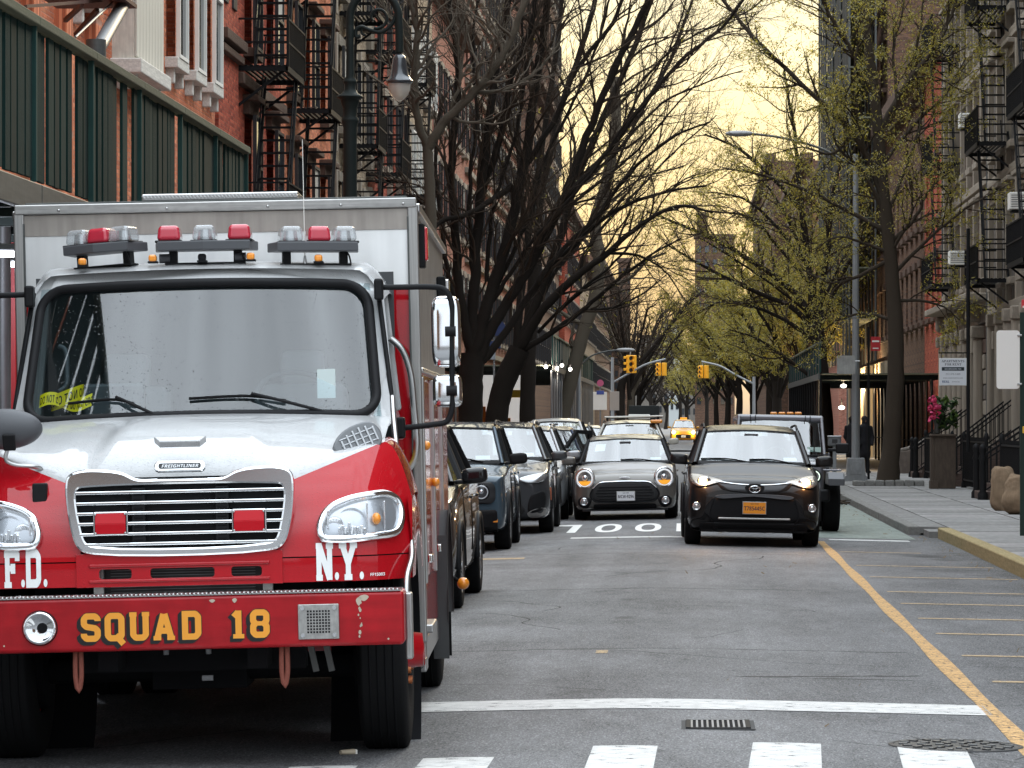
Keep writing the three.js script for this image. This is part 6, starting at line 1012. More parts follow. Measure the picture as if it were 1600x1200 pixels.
// the grey round-eyed hatchback
makeCar('grey_hatchback', 'grey hatchback with round headlights and amber signals stopped in the road', 'car', {
  x: -1.04, Z: 62.6, L: 4.25, W: 1.82, H: 1.46, hood: .80, belt: .98, yb: .19, paint: miniPaint, zw: -1.0, zt: -1.55, wb: .80, wt: .66, R: .32, roof: paint([.30, .29, .26]), pillar: M.blackPlastic,
  front: ({ c, on, zN, sg, WS, gl }) => {
    const gr = smoothOutline([[-.42, .655], [0, .675], [.42, .655], [.57, .54], [.6, .43], [.5, .34], [0, .325], [-.5, .34], [-.6, .43], [-.57, .54]], 6);
    on('grille', gr, std([.01, .01, .011], .5), .028); new MB().add(new THREE.TubeGeometry(new THREE.CatmullRomCurve3(gr.slice(0, 14).concat(gr.slice(-14)).length ? [[-.56, .56], [-.44, .655], [-.2, .676], [0, .68], [.2, .676], [.44, .655], [.56, .56]].map(([x, y]) => V(x, y, zN(x, y) + .035)) : []), 40, .011, 8)).build('chrome_strip', M.chrome, c);
    new MB().add(new THREE.TubeGeometry(new THREE.CatmullRomCurve3([[-.56, .56], [-.605, .44], [-.52, .335], [-.3, .315], [0, .31], [.3, .315], [.52, .335], [.605, .44], [.56, .56]].map(([x, y]) => V(x, y, zN(x, y) + .033))), 50, .012, 6)).build('grille_trim', M.blackPlastic, c);
    for (let i = 0; i < 5; i++) rb('grille_slat', M.blackPlastic, c, 0, .38 + i * .05, zN(0, .4) + .036, 1.02 - .06 * Math.abs(i - 2), .016, .02, .006);
    on('lower_grille', rrect(1.1, .085, .03, 4, 0, .235), std([.01, .01, .011], .6), .022); on('lower_lip', rrect(1.5, .03, .012, 3, 0, .175), M.greyPlastic, .04);
    for (const s of sg) {
      roundLamp(c, s * .69, .735, zN(.66, .7) + .0, .166, { drl, amber: true, ry: s * .3 }); on('fog_pocket', smoothOutline([[.58, .37], [.74, .42], [.82, .36], [.80, .26], [.66, .22]].map(([x, y]) => [s * x, y]), 5), M.blackPlastic, .05); fog(c, s * .71, .335, zN(.71, .33) + .07, .058);
      new MB().tube([V(s * .56, .225, zN(.56, .2) + .04), V(s * .7, .205, zN(.7, .2) + .05), V(s * .84, .25, zN(.82, .2) + .06)], .015, 14, 6).build('bumper_trim', M.alu, c);
    }
    new MB().add(slab([[-.09, .012], [-.03, .018], [.03, .018], [.09, .012], [.03, -.012], [-.03, -.012]], .008, .003), 0, .735, zN(0, .73) + .02).build('emblem', M.chrome, c);
    plate(c, on, 'MCW-9296', .02, .42, zN(0, .4) + .06, .305, .152, '#d8d9db', '#20222c', 'NEW YORK'); wiper(gl, WS, [[-.1, .72]]);
    mesh('notice_card', grid((u, v) => { const p = WS(lerp(-.75, -.5, u), lerp(.5, .8, v)); p.z -= .05; return p; }, 1, 1), std([.5, .55, .55], .6), c);
  },
});
// plain fronts for the parked line
const suvFront = (k) => ({ c, on, zN, sg, WS, gl, hood, yb, W }) => {
  on('grille', smoothOutline([[-.42, hood - .14], [.42, hood - .14], [.5, hood - .3], [.42, hood - .46], [-.42, hood - .46], [-.5, hood - .3]], 5), std([.012, .012, .013], .5), .03); for (let i = 0; i < 4; i++) rb('grille_slat', k.slat ?? M.chrome, c, 0, hood - .2 - i * .065, zN(0, hood - .3) + .036, .84, .014, .02, .005);
  on('lower_grille', rrect(1.2, .13, .05, 4, 0, yb + .14), std([.012, .012, .013], .6), .03); on('lower_lip', rrect(1.5, .05, .02, 3, 0, yb + .04), M.greyPlastic, .035);
  for (const s of sg) { const h = on('headlight', smoothOutline([[.5, hood - .13], [.7, hood - .07], [W * .93, hood - .06], [W * .95, hood - .16], [W * .9, hood - .22], [.6, hood - .24]].map(([x, y]) => [s * x, y]), 5), std([.4, .41, .42], .2, { metalness: .8 }), .035); for (const x of [.6, .72]) new MB().add(new THREE.SphereGeometry(.05, 14, 10), s * x, hood - .155, zN(x, hood - .1) + .01).build('reflector', M.reflector, h); fog(c, s * .74, yb + .2, zN(.74, .4) + .05, .045); }
  wiper(gl, WS, [[-.8, .0], [.0, .7]]);
};
makeCar('parked_suv', 'black sport utility parked right behind the fire truck', 'car', { x: -3.06, Z: 33, L: 4.9, W: 1.92, H: 1.78, hood: 1.03, belt: 1.18, paint: blackPaint, zw: -1.3, zt: -2.1, rails: true, R: .38, front: suvFront({}), group: 'cars parked along the left kerb' });
makeCar('parked_suv', 'blue grey boxy sport utility with round headlamp and black bumper', 'car', {
  x: -3.36, Z: 48.6, L: 4.4, W: 1.92, H: 1.74, hood: 1.05, st: [[0, .84, .40, .93, .97], [-.035, .90, .33, .985, 1.02], [-.16, .935, .29, 1.01, 1.06], [-.55, .95, .27, 1.03, 1.09], [-1.15, .96, .27, 1.10, 1.19], [-1.7, .96, .27, 1.14, 1.16], [-3.2, .96, .28, 1.17, 1.18], [-4.1, .94, .32, 1.17, 1.18], [-4.34, .88, .38, 1.14, 1.16], [-4.4, .78, .5, 1.0, 1.05]], belt: 1.18, paint: blueGrey, box: .9, zw: -1.25, zt: -1.75, wb: .83, wt: .71, rails: true, R: .37, mirror: M.blackPlastic, roof: paint([.05, .07, .085], { metal: .3 }), group: 'cars parked along the left kerb',
  front: ({ c, on, zN, sg, WS, gl }) => {
    on('grille', rrect(1.62, .30, .10, 6, 0, .80), std([.012, .012, .014], .4), .03); rb('grille_bar', M.greyPlastic, c, 0, .80, zN(0, .8) + .05, .9, .05, .03, .012); for (const s of sg) { roundLamp(c, s * .62, .81, zN(.62, .8) + .02, .105, { ring: M.blackPlastic, drl: std([.7, .72, .72], .3) }); rb('turn_signal', M.amberSolid, c, s * .80, .42, zN(.8, .4) + .02, .07, .05, .02, .01); }
    on('bumper', rrect(1.66, .30, .05, 5, 0, .42), M.blackPlastic, .06); on('lower_lip', rrect(1.3, .06, .02, 3, 0, .26), M.greyPlastic, .05); on('hood_edge', rrect(1.6, .05, .02, 4, 0, 1.0), blueGrey, .0); wiper(gl, WS, [[-.7, 0], [.0, .7]]);
  },
});
makeCar('parked_suv', 'dark grey sport utility with large wedge grille third in the parked row', 'car', {
  x: -3.04, Z: 55.8, L: 4.9, W: 1.92, H: 1.73, hood: .98, belt: 1.14, paint: greyPaint, zw: -1.25, zt: -2.0, rails: true, railM: M.alu, R: .38, group: 'cars parked along the left kerb',
  front: ({ c, on, zN, sg, WS, gl }) => {
    on('grille', smoothOutline([[-.34, .86], [.34, .86], [.30, .70], [.56, .40], [.5, .30], [-.5, .30], [-.56, .40], [-.30, .70]], 4), std([.01, .01, .011], .45), .03); for (const s of sg) { on('headlight', smoothOutline([[.46, .86], [.8, .95], [.92, .95], [.86, .83], [.6, .80]].map(([x, y]) => [s * x, y]), 5), std([.5, .51, .52], .2, { metalness: .8 }), .03); on('air_intake', smoothOutline([[.66, .60], [.86, .66], [.86, .40], [.62, .34]].map(([x, y]) => [s * x, y]), 4), M.blackPlastic, .03); on('bumper_blade', smoothOutline([[.6, .33], [.88, .40], [.86, .30], [.64, .26]].map(([x, y]) => [s * x, y]), 4), M.alu, .03); new MB().box(s * .955, .62, -.45, .012, .2, .05).build('side_marker', std([.5, .12, .04], .4), c); } wiper(gl, WS, [[-.7, 0], [.0, .7]]);
  },
});
makeCar('parked_car', 'silver hatchback parked behind the dark grey sport utility', 'car', { x: -3.0, Z: 63.2, L: 4.4, W: 1.84, H: 1.66, hood: .92, belt: 1.08, paint: silver, rails: true, railM: M.alu, front: suvFront({}), group: 'cars parked along the left kerb' });
{
  const c = makeCar('parked_car', 'black car with its street side front door swung open', 'car', { x: -3.36, Z: 69.0, L: 4.7, W: 1.86, H: 1.64, hood: .92, belt: 1.08, paint: blackPaint, front: suvFront({}), group: 'cars parked along the left kerb' });
  const d = new THREE.Group(); d.name = 'open_door'; d.position.set(.93, 0, -1.25); d.rotation.y = -.72; c.add(d);     // hinge at the windscreen pillar
  const o = [[0, .34], [1.0, .34], [1.04, .7], [1.02, 1.08], [.0, 1.02], [-.02, .7]]; new MB().add(slab(o, .09, .012).rotateY(Math.PI / 2), -.1, 0, 0).build('door_skin', blackPaint, d);
  const fr = [[.0, 1.02], [1.02, 1.08], [.98, 1.55], [.55, 1.57]], inn = [[.12, 1.07], [.93, 1.11], [.90, 1.49], [.58, 1.51]]; new MB().add(slab(fr, .05, .008, [inn]).rotateY(Math.PI / 2), -.08, 0, 0).build('window_frame', M.blackPlastic, d); mesh('pane', shape(inn).rotateY(Math.PI / 2).translate(-.05, 0, 0), M.carGlass, d); rb('door_handle', M.chrome, d, .02, .92, -.8, .04, .03, .2, .01);
}
makeCar('parked_car', 'navy blue car parked beyond the open black door', 'car', { x: -3.05, Z: 76.5, L: 4.6, W: 1.84, H: 1.62, hood: .9, belt: 1.06, paint: navy, front: suvFront({}), group: 'cars parked along the left kerb' });
makeCar('parked_car', 'white van like car far down the parked row', 'car', { x: -3.1, Z: 84, L: 4.7, W: 1.86, H: 1.8, hood: 1.0, belt: 1.15, paint: whitePaint, front: suvFront({}), group: 'cars parked along the left kerb' });
makeCar('parked_car', 'dark car with a pale roof rail in the far parked row', 'car', { x: -3.1, Z: 92, L: 4.6, W: 1.86, H: 1.66, paint: greyPaint, rails: true, railM: M.alu, front: suvFront({}), group: 'cars parked along the left kerb' });
makeCar('parked_car', 'silver car before the far shed in the parked row', 'car', { x: -3.1, Z: 106, L: 4.6, W: 1.84, H: 1.6, paint: silver, front: suvFront({}), group: 'cars parked along the left kerb' });
{
  const c = makeCar('roof_rack_suv', 'pale roofed sport utility with a cross bar and amber lamp behind the hatchback', 'car', { x: -1.32, Z: 86, L: 4.9, W: 1.95, H: 1.72, hood: 1.0, belt: 1.15, paint: paint([.5, .48, .42]), rails: true, front: suvFront({}) });
  rb('cross_bar', M.trimWhite, c, .1, 1.83, -2.3, 1.45, .045, .1, .02); rb('cross_bar', M.blackPlastic, c, .1, 1.81, -3.2, 1.4, .04, .08, .02); for (const x of [-.55, .7]) rb('bar_foot', M.blackPlastic, c, x, 1.78, -2.3, .06, .1, .1, .02); rb('beacon', M.amberSolid, c, .66, 1.70, -1.95, .3, .09, .14, .04);
}
makeCar('yellow_taxi', 'yellow taxi with bright headlights coming down the far street', 'taxi', {
  x: -.1, Z: 262, L: 4.6, W: 1.9, H: 1.7, hood: .95, belt: 1.1, paint: taxiPaint, pillar: taxiPaint,
  front: ({ c, on, zN, sg, WS, gl, W }) => { on('grille', rrect(1.1, .26, .05, 4, 0, .5), M.blackPlastic, .03); plate(c, on, 'TAXI', 0, .5, .03, .32, .16, '#d9d9d0', '#333', null); for (const s of sg) { const h = on('headlight', smoothOutline([[.5, .8], [.9, .88], [.9, .7], [.6, .68]].map(([x, y]) => [s * x, y]), 4), M.chrome, .03); new MB().add(new THREE.SphereGeometry(.15, 12, 8), s * .72, .79, zN(.7, .8)).build('lamp', glow([1, .78, .45], 3.5), h); const l = new THREE.PointLight(0xffe0b0, 3); l.position.set(s * .72, .79, .25); c.add(l); } rb('roof_sign', M.indicator, c, 0, 1.80, -2.1, .5, .16, .2, .03); },
});
// the box van far up the street
{
  const v = thing('box_van', 'dark box van with a pale windscreen band far up the street', 'van', [-2.9, roadY(-2.9), -236]);
  rb('cargo_box', std([.03, .034, .034], .6), v, .2, 1.6, -2.6, 2.0, 2.2, 4, .04); rb('cab', M.greyPlastic, v, -.1, 1.0, -.2, 1.7, 1.2, 1.2, .12); rb('windscreen', M.winGlass, v, -.1, 1.5, .3, 1.5, .5, .2, .05); rb('visor', M.trimWhite, v, -.1, 1.95, .1, 1.45, .34, .5, .08); rb('bumper', M.blackPlastic, v, -.1, .45, .4, 1.7, .2, .2, .04);
  for (const x of [-.8, .6]) { new MB().add(tyreGeo(.35, .23).clone(), x, .35, -.3).build('wheel', M.rubber, v); new MB().add(tyreGeo(.35, .23).clone(), x, .35, -3.6).build('wheel', M.rubber, v); rb('headlight', M.reflector, v, x * .8, .8, .42, .3, .2, .05, .03); }
}
// the grey off roader behind the black crossover
{
  const j = thing('off_roader', 'grey boxy off roader with round lit lamp behind the black crossover', 'car', [1.55, roadY(1.55), -57], .012), sg = [-1, 1]; j.rotation.z = roadTilt(1.55);
  new MB().add(bodyLoft([[-.3, .60, .55, 1.0, 1.03], [-.36, .66, .5, 1.08, 1.11], [-.7, .70, .5, 1.12, 1.15], [-1.6, .78, .5, 1.16, 1.19], [-1.8, .80, .5, 1.18, 1.2], [-3.9, .80, .5, 1.18, 1.2], [-4.0, .78, .52, 1.15, 1.18]], 1)).build('body', jeepPaint, j);
  rb('front_panel', jeepPaint, j, 0, .82, -.29, 1.25, .48, .06, .03); for (let i = 0; i < 7; i++) rb('grille_slot', M.underBlack, j, -.3 + i * .1, .82, -.262, .045, .36, .02, .015);
  for (const s of sg) { roundLamp(j, s * .5, .88, -.25, .105, { ring: M.blackPlastic, drl: glow([.8, 1, .75], 1.6) }); new MB().add(slab([[0, 0], [.95, 0], [.95, .07], [.78, .16], [.2, .16], [.02, .08]], .22, .02).rotateY(-Math.PI / 2), s > 0 ? .92 : -.70, .78, -.30).build('fender_flare', M.greyPlastic, j); rb('fender_top', jeepPaint, j, s * .79, .985, -.55, .3, .03, .6, .012);
    const mi = new MB().add(rbox(.22, .17, .1, .035, 3), s * 1.02, 1.33, -1.65).build('side_mirror', M.blackPlastic, j); rb('mirror_arm', M.blackPlastic, mi, s * .88, 1.30, -1.65, .2, .05, .05, .015);
    rb('pillar', jeepPaint, j, s * .70, 1.52, -1.72, .05, .66, .06, .015, -.35, 0, s * .08); rb('side_window', M.winGlass, j, s * .70, 1.5, -2.8, .03, .5, 1.9, .01); rb('door', jeepPaint, j, s * .81, .9, -2.3, .03, .7, 1.0, .01);
    for (const z of [-.75, -3.3]) { const w = new THREE.Group(); w.name = 'wheel'; w.position.set(s * .80, .41, z); j.add(w); mesh('tyre', tyreGeo(.415, .28).clone(), M.rubber, w); mesh('rim', new THREE.CylinderGeometry(.24, .24, .05, 20).rotateZ(Math.PI / 2).translate(s * .11, 0, 0), rimM, w); } }
  const gl = mesh('windscreen', grid((u, v) => V(lerp(-.68, .68, u) * lerp(1, .94, v), lerp(1.2, 1.76, v), lerp(-1.6, -1.84, v) - .05 * (2 * u - 1) ** 2), 12, 4), M.screen, j); rb('windscreen_header', jeepPaint, j, 0, 1.80, -1.88, 1.42, .08, .1, .03); rb('cowl', M.blackPlastic, gl, 0, 1.2, -1.58, 1.4, .03, .08, .01);
  for (const x of [-.45, .45]) for (const q of [-.04, .04]) rb('hinge', M.blackPlastic, gl, x + q, 1.80, -1.82, .012, .1, .02, .004);
  rb('hard_top', paint([.2, .2, .22]), j, 0, 1.80, -2.95, 1.42, .11, 2.2, .04); rb('tail', jeepPaint, j, 0, 1.4, -3.98, 1.45, .8, .05, .02); rb('bumper', M.blackPlastic, j, 0, .58, -.12, 1.5, .2, .22, .04); new MB().box(0, .5, -2, 1.2, .2, 3.4).rb(-.35, 1.4, -2.6, .45, .6, .14, .05).rb(.35, 1.4, -2.6, .45, .6, .14, .05).build('interior', M.underBlack, j);
  for (const [u, v] of [[.5, 1.3], [.62, 1.3]]) rb('sticker', std([.45, .6, .55], .6), gl, u, v, -1.67, .1, .08, .004, .002);
}
{
  const v = thing('tow_truck', 'dark truck with an amber roof light bar behind the off roader', 'truck', [2.42, roadY(2.42), -86]);
  rb('cab', M.ironBlack, v, 0, 1.2, -1.6, 1.5, 1.3, 2.0, .1); rb('hood', M.ironBlack, v, 0, .85, -.4, 1.7, .7, 1.0, .1); rb('windscreen', M.winGlass, v, 0, 1.45, -.6, 1.5, .5, .1, .04, -.3); const lb = rb('light_bar_base', M.blackPlastic, v, .05, 1.9, -1.5, .8, .05, .25, .02); for (let i = 0; i < 4; i++) rb('beacon', M.amberSolid, v, -.25 + i * .2, 1.935, -1.5, .17, .09, .2, .03);
  for (const x of [-.75, .75]) for (const z of [-.6, -3]) new MB().add(tyreGeo(.36, .24).clone(), x, .36, z).build('wheel', M.rubber, v); rb('bed', M.ironBlack, v, 0, .8, -3.2, 1.7, .3, 1.6, .05); for (const x of [-.6, .6]) rb('headlight', M.reflector, v, x, .85, .1, .25, .15, .05, .03);
}
// ---------------------------------------------------------------- street furniture, people, small things
// bishop crook street lamp
{
  const Z = 52.5, p = P(547, 655, Z), l = thing('street_lamp', 'dark bishop crook street lamp with a bell shaped head left of the trees', 'street lamp', [p.x, .06, p.z]), m = M.ironGreen, y = (py) => Y(py, Z) - .06, x = (px) => X(px, Z) - p.x;
  new MB().add(new THREE.LatheGeometry([[0, 0], [.24, 0], [.24, .12], [.17, .3], [.15, .9], [.19, 1.0], [.12, 1.15], [.105, 3.0], [.10, y(200)], [.125, y(190)], [.125, y(186)], [.10, y(182)], [.10, y(170)], [.135, y(160)], [.135, y(156)], [.19, y(153)], [.19, y(150)], [.12, y(146)], [.085, y(140)], [.085, y(132)], [.10, y(129)], [.10, y(126)], [.062, y(120)], [.055, y(80)], [.06, y(40)], [0, y(38)]].map((q) => new THREE.Vector2(...q)), 24)).build('post', m, l);
  const cx = 590, pts = []; for (let i = 0; i <= 20; i++) { const a = Math.PI - i / 20 * Math.PI; pts.push(V(x(585 + Math.cos(a) * 38), y(28) + Math.sin(a) * 42 * Z / FOC, 0)); }
  new MB().tube([V(0, y(60), 0), ...pts, V(x(624), y(60), 0), V(x(624), y(82), 0)], .06, 80, 10).build('crook', m, l);
  const spiral = (cx2, cy2, r0, t0, t1, k) => { const o = []; for (let i = 0; i <= 24; i++) { const t = lerp(t0, t1, i / 24), r = r0 * Math.exp(-k * (t - t0)); o.push(V(x(cx2) + Math.cos(t) * r, y(cy2) + Math.sin(t) * r, 0)); } return o; };
  new MB().tube([V(x(620), y(20), 0), V(x(612), y(38), 0), V(x(596), y(50), 0), V(x(578), y(47), 0), V(x(564), y(42), 0), V(x(556), y(48), 0), V(x(557), y(58), 0), V(x(563), y(56), 0)], .03, 50, 8).tube(spiral(590, 27, .17, -1.9, 3.8, .12), .024, 40, 8).tube(spiral(570, 50, .07, 0, 5, .1), .018, 24, 6).build('scroll', m, l);
  new MB().add(new THREE.LatheGeometry([[0, y(84)], [.04, y(84)], [.075, y(87)], [.10, y(92)], [.115, y(104)], [.135, y(116)], [.17, y(123)], [.2, y(126)], [.2, y(129)], [.17, y(131)]].map((q) => new THREE.Vector2(...q)), 28), x(624)).build('lamp_head', phys([.04, .045, .05], .25, { clearcoat: .8, metalness: .3 }), l);
  new MB().add(new THREE.LatheGeometry([[.165, y(131)], [.16, y(140)], [.13, y(148)], [.08, y(154)], [.03, y(158)], [0, y(159)]].map((q) => new THREE.Vector2(...q)), 28), x(624)).build('globe', phys([.85, .84, .78], .25, { transmission: .6, thickness: 0 }), l);
  new MB().add(new THREE.CylinderGeometry(.03, .05, .16, 12), x(624), y(142)).build('bulb', M.trimWhite, l);
}
// tall steel pole with a cobra arm
function cobra(label, Z, px, o) {
  const p = P(px, 655, Z), l = thing('street_lamp', label, 'street lamp', [p.x, .06, p.z]), H = Y(o.top, Z);
  new MB().add(slab([[-.33, 0], [.33, 0], [.28, .14], [.25, .16], [.22, .62], [-.22, .62], [-.25, .16], [-.28, .14]], .5, .01), 0, 0, -.25).build('base', M.lampGrey, l); rb('access_door', M.lampGrey, l, 0, .36, .26, .3, .34, .02, .01);
  new MB().add(new THREE.CylinderGeometry(.07, .115, H - .6, 16), 0, H / 2 + .3, 0).build('post', M.lampGrey, l);
  const dx = X(o.tip, Z) - p.x, dy = Y(o.tipY, Z) - H; new MB().tube([V(0, H - .4, 0), V(dx * .3, H + dy * .3 - .05, 0), V(dx * .7, H + dy * .8, 0), V(dx, H + dy, 0)], .034, 24, 8).build('arm', M.shedSteel, l);
  new MB().add(new THREE.SphereGeometry(1, 16, 10).scale(.4, .085, .14), dx + Math.sign(dx) * .25, H + dy, 0).build('lamp_head', std([.28, .28, .28], .5), l);
  return l;
}
cobra('grey steel lamp post with a square base and long arm on the right pavement', 98, 1337, { top: 244, tip: 1170, tipY: 212 });
cobra('distant lamp post with a pale arm over the left kerb', 150, 905, { top: 560, tip: 968, tipY: 549 });
// traffic signals
const sigY = std([.85, .40, .02], .45), sigDark = std([.03, .03, .03], .6);
function head(label, px, py, Z, k, turn) {
  const p = P(px, py, Z), g = thing('traffic_light', label, 'traffic light', [p.x, p.y, p.z], turn, 'yellow traffic lights over the crossing');
  const b = rb('housing', sigY, g, 0, 0, 0, .34 * k, 1.0 * k, .24 * k, .03); rb('housing', sigY, g, .36 * k, 0, -.25 * k, .3 * k, 1.0 * k, .3 * k, .03);
  for (const y of [.33, 0, -.33]) { new MB().add(new THREE.CylinderGeometry(.13 * k, .13 * k, .2 * k, 16, 1, true, 0, Math.PI).rotateX(Math.PI / 2).rotateZ(Math.PI / 2 * 0), 0, y * k, .2 * k).build('visor', sigY, g); new MB().add(new THREE.CircleGeometry(.115 * k, 16), 0, y * k, .125 * k).build('lens', sigDark, g); rb('visor_side', sigY, g, -.22 * k, y * k + .04 * k, -.1 * k, .14 * k, .14 * k, .2 * k, .02); }
  rb('hanger', M.lampGrey, g, .1 * k, .6 * k, -.1 * k, .05, .3 * k, .05, .01); return g;
}
head('larger yellow traffic light left of the golden gap, nearest of three', 984, 569, 200, 1.0, .55); head('yellow traffic light hanging at the end of the left mast arm', 1029, 577, 203, .74, -.5); head('yellow traffic light under the curved arm of the right mast', 1095, 581, 205, .74, -.5);
function mast(label, px, Z, top, arm) { const p = P(px, 655, Z), g = thing('signal_mast', label, 'signal mast', [p.x, .06, p.z]), H = Y(top, Z); new MB().rod(V(0, 0, 0), V(0, H, 0), .11, .085, 12).build('post', M.lampGrey, g); new MB().tube(arm.map(([a, b]) => P(a, b, Z).sub(V(p.x, .06, p.z))), .055, 24, 8).build('arm', M.lampGrey, g); rb('base', M.lampGrey, g, 0, .25, 0, .5, .5, .5, .04); return g; }
mast('grey signal mast by the left kerb whose arm rises over the street', 957, 200, 560, [[957, 598], [985, 582], [1010, 569], [1040, 561]]); mast('grey signal mast on the right with a curved arm', 1178, 205, 590, [[1178, 600], [1150, 586], [1125, 572], [1096, 565]]);
// signs
function signPost(label, px, pyFoot, Z, H, m = M.ironGreen, w = .05) { const p = P(px, pyFoot, Z), g = thing('sign_post', label, 'sign post', [p.x, .05, p.z]); new MB().box(0, H / 2, 0, w, H, w * .6).build('post', m, g); return g; }
{
  const g = signPost('dark green steel sign post at the right edge with a blank white sign', 1598, 843, 52, 3.25, std([.012, .03, .022], .5, { metalness: .3 }), .08);
  new MB().add(slab(rrect(.335, .845, .045, 6), .006, .001), -.215, Y(562, 52) - .05, .03).build('sign_panel', std([.86, .84, .79], .5), g);
  for (const y of [Y(524, 52), Y(600, 52)]) rb('clip', M.steel, g, -.05, y - .05, .045, .07, .03, .02, .006);
  new MB().add(slab(rrect(.16, .12, .02), .006, .001), .06, Y(480, 52), .03).build('sign_panel', std([.6, .04, .05], .5), g); rb('sign_band', M.trimWhite, g, .06, Y(485, 52), .0385, .13, .03, .004, .001); rb('tag', std([.8, .5, .05], .5), g, .02, Y(677, 52), .03, .05, .1, .03, .008);
}
{
  const Z = 85, p = P(1489, 581, Z), g = thing('rental_sign', 'white apartments for rent sign hanging from a black bracket', 'sign', [p.x, p.y, p.z]);
  const t = canvasTex(512, 512, (c, w, h) => { c.fillStyle = '#cfd2d6'; c.fillRect(0, 0, w, h); c.fillStyle = '#2a2d33'; c.textAlign = 'center'; c.textBaseline = 'middle'; c.font = 'bold 62px serif'; c.fillText('APARTMENTS', w / 2, 50, 440); c.fillText('FOR RENT', w / 2, 112, 330); c.fillStyle = '#16242a'; c.fillRect(40, 165, 432, 70); c.fillStyle = '#b8bec2'; c.font = 'bold 40px sans-serif'; c.fillText('NO BROKERS FEE', w / 2, 201, 410); c.fillStyle = '#3c4048'; c.font = '46px serif'; c.fillText('212.376.1489', w / 2, 300, 300); c.font = '34px serif'; c.fillText('www.realestateinc.com', w / 2, 374, 420); c.textAlign = 'left'; c.font = 'bold 60px sans-serif'; c.fillStyle = '#1d3d66'; c.fillText('REAL', 45, 446); c.fillStyle = '#4a5058'; c.font = '30px sans-serif'; c.fillText('ESTATE INC', 235, 448); });
  rb('sign_panel', M.trimWhite, g, 0, 0, 0, .65, .65, .03, .006); mesh('sign_print', new THREE.PlaneGeometry(.63, .63).translate(0, 0, .018), std([1, 1, 1], .5, { map: t }), g);
  new MB().rod(V(.36, -1.9, 0), V(.36, 3.4, 0), .045).bar(V(-.34, .45, 0), V(.36, .45, 0), .03).rod(V(-.28, .33, 0), V(-.28, .45, 0), .008).rod(V(.24, .33, 0), V(.24, .45, 0), .008).build('bracket', M.ironBlack, g);
}
{
  const g = signPost('black post with red parking signs in front of the dark shed', 1357, 755, 101, 4.3, M.ironBlack, .07), w = (y, h, m, x = .2, wd = .27) => new MB().add(slab(rrect(wd, h, .02), .006, .001), x, y, .04).build('sign_panel', m, g);
  w(Y(540, 101), .4, std([.42, .02, .025], .5)); rb('sign_band', M.trimWhite, g, .2, Y(536, 101), .049, .2, .05, .003, .001); rb('sign_band', M.trimWhite, g, .2, Y(547, 101), .049, .16, .03, .003, .001);
  const h = thing('pole_sign', 'back of a pale square sign strapped to the grey lamp post', 'sign', [X(1322, 97.6), Y(570, 97.6), -97.6]); new MB().add(slab(rrect(.5, .5, .03), .006, .001)).build('sign_panel', std([.42, .42, .40], .5, { map: rep(grime, 1) }), h); rb('strap', M.steel, h, .26, .1, -.02, .24, .03, .03, .01);
}
{ // signs on the left kerb
  const g = signPost('slim post with blue bus stop signs between the dark trunks', 772, 740, 118, 4.4, M.galv, .06), m = std([.02, .035, .11], .5);
  new MB().add(new THREE.CylinderGeometry(.26, .26, .02, 24).rotateX(Math.PI / 2), .12, Y(515, 118), .05).build('round_sign', m, g); rb('sign_panel', m, g, .02, Y(541, 118), .05, .4, .25, .02, .01); rb('sign_panel', std([.3, .32, .35], .5), g, -.15, Y(556, 118), .05, .4, .35, .02, .01); rb('red_panel', std([.5, .03, .04], .5), g, .1, Y(607, 118), .05, .12, .35, .02, .01);
  const g2 = signPost('post with a white panel sign and red and blue discs near the left signal mast', 938, 700, 190, 3.6, M.galv, .08); rb('sign_panel', M.trimWhite, g2, -.1, Y(628, 190), .05, .9, .95, .03, .01); rb('sign_panel', std([.05, .08, .3], .5), g2, 0, Y(615, 190), .07, .4, .2, .02, .01); new MB().add(new THREE.CylinderGeometry(.18, .18, .02, 20).rotateX(Math.PI / 2), .0, Y(600, 190), .06).build('round_sign', std([.5, .1, .2], .5), g2); rb('sign_panel', std([.4, .36, .32], .6), g2, .75, Y(628, 190), .05, .5, 1, .03, .01);
}
// parking meter
{ const g = thing('parking_meter', 'grey pay station on a thin post at the right kerb', 'parking meter', [X(1304, 92), .06, -92]); rb('post', M.lampGrey, g, 0, .55, 0, .1, 1.1, .08, .02); rb('cabinet', std([.14, .145, .15], .5), g, 0, 1.12, 0, .34, .24, .22, .04); rb('solar_panel', std([.5, .52, .54], .3), g, 0, 1.25, .0, .36, .04, .26, .015); rb('screen', M.winGlass, g, 0, 1.13, .115, .14, .1, .01, .004); }
// tree pit edging, litter branch
{ const g = thing('tree_pit', 'rough stone edging round the leafy tree on the right', 'tree pit', [X(1386, 91.6), .06, -91.0]); const r = mulberry(3); for (let i = 0; i < 7; i++) rb('edging_stone', M.kerbStone, g, -.75 + i * .25, .06, .55 + .03 * r(), .24, .16 + .05 * r(), .2, .04, 0, .1 * (r() - .5), .06 * (r() - .5)); for (let i = 0; i < 6; i++) for (const s of [-1, 1]) rb('edging_stone', M.kerbStone, g, s * .78, .05, .35 - i * .22, .2, .15, .2, .04); box('earth', M.soil, g, 0, .02, -.2, 1.4, .06, 1.4); }
{ const w = thing('fallen_branch', 'fallen twigs lying along the right kerb by the bike lane', 'branch', [3.35, -.06, -80]); const wd = new Wood(), r = mulberry(17); for (let k = 0; k < 14; k++) { const s = V((r() - .5) * .4, .03, (r() - .5) * 14), q = grow(r, s, V((r() - .5) * .6, .02, r() - .5), 1 + 1.5 * r(), 8, .35, 0); q.forEach((p) => { p.y = clamp(p.y, .02, .12); }); wd.tube(q, q.map((_, i) => .022 * (1 - i / 10)), 5); } wd.build('twig', M.barkBrown, w); }
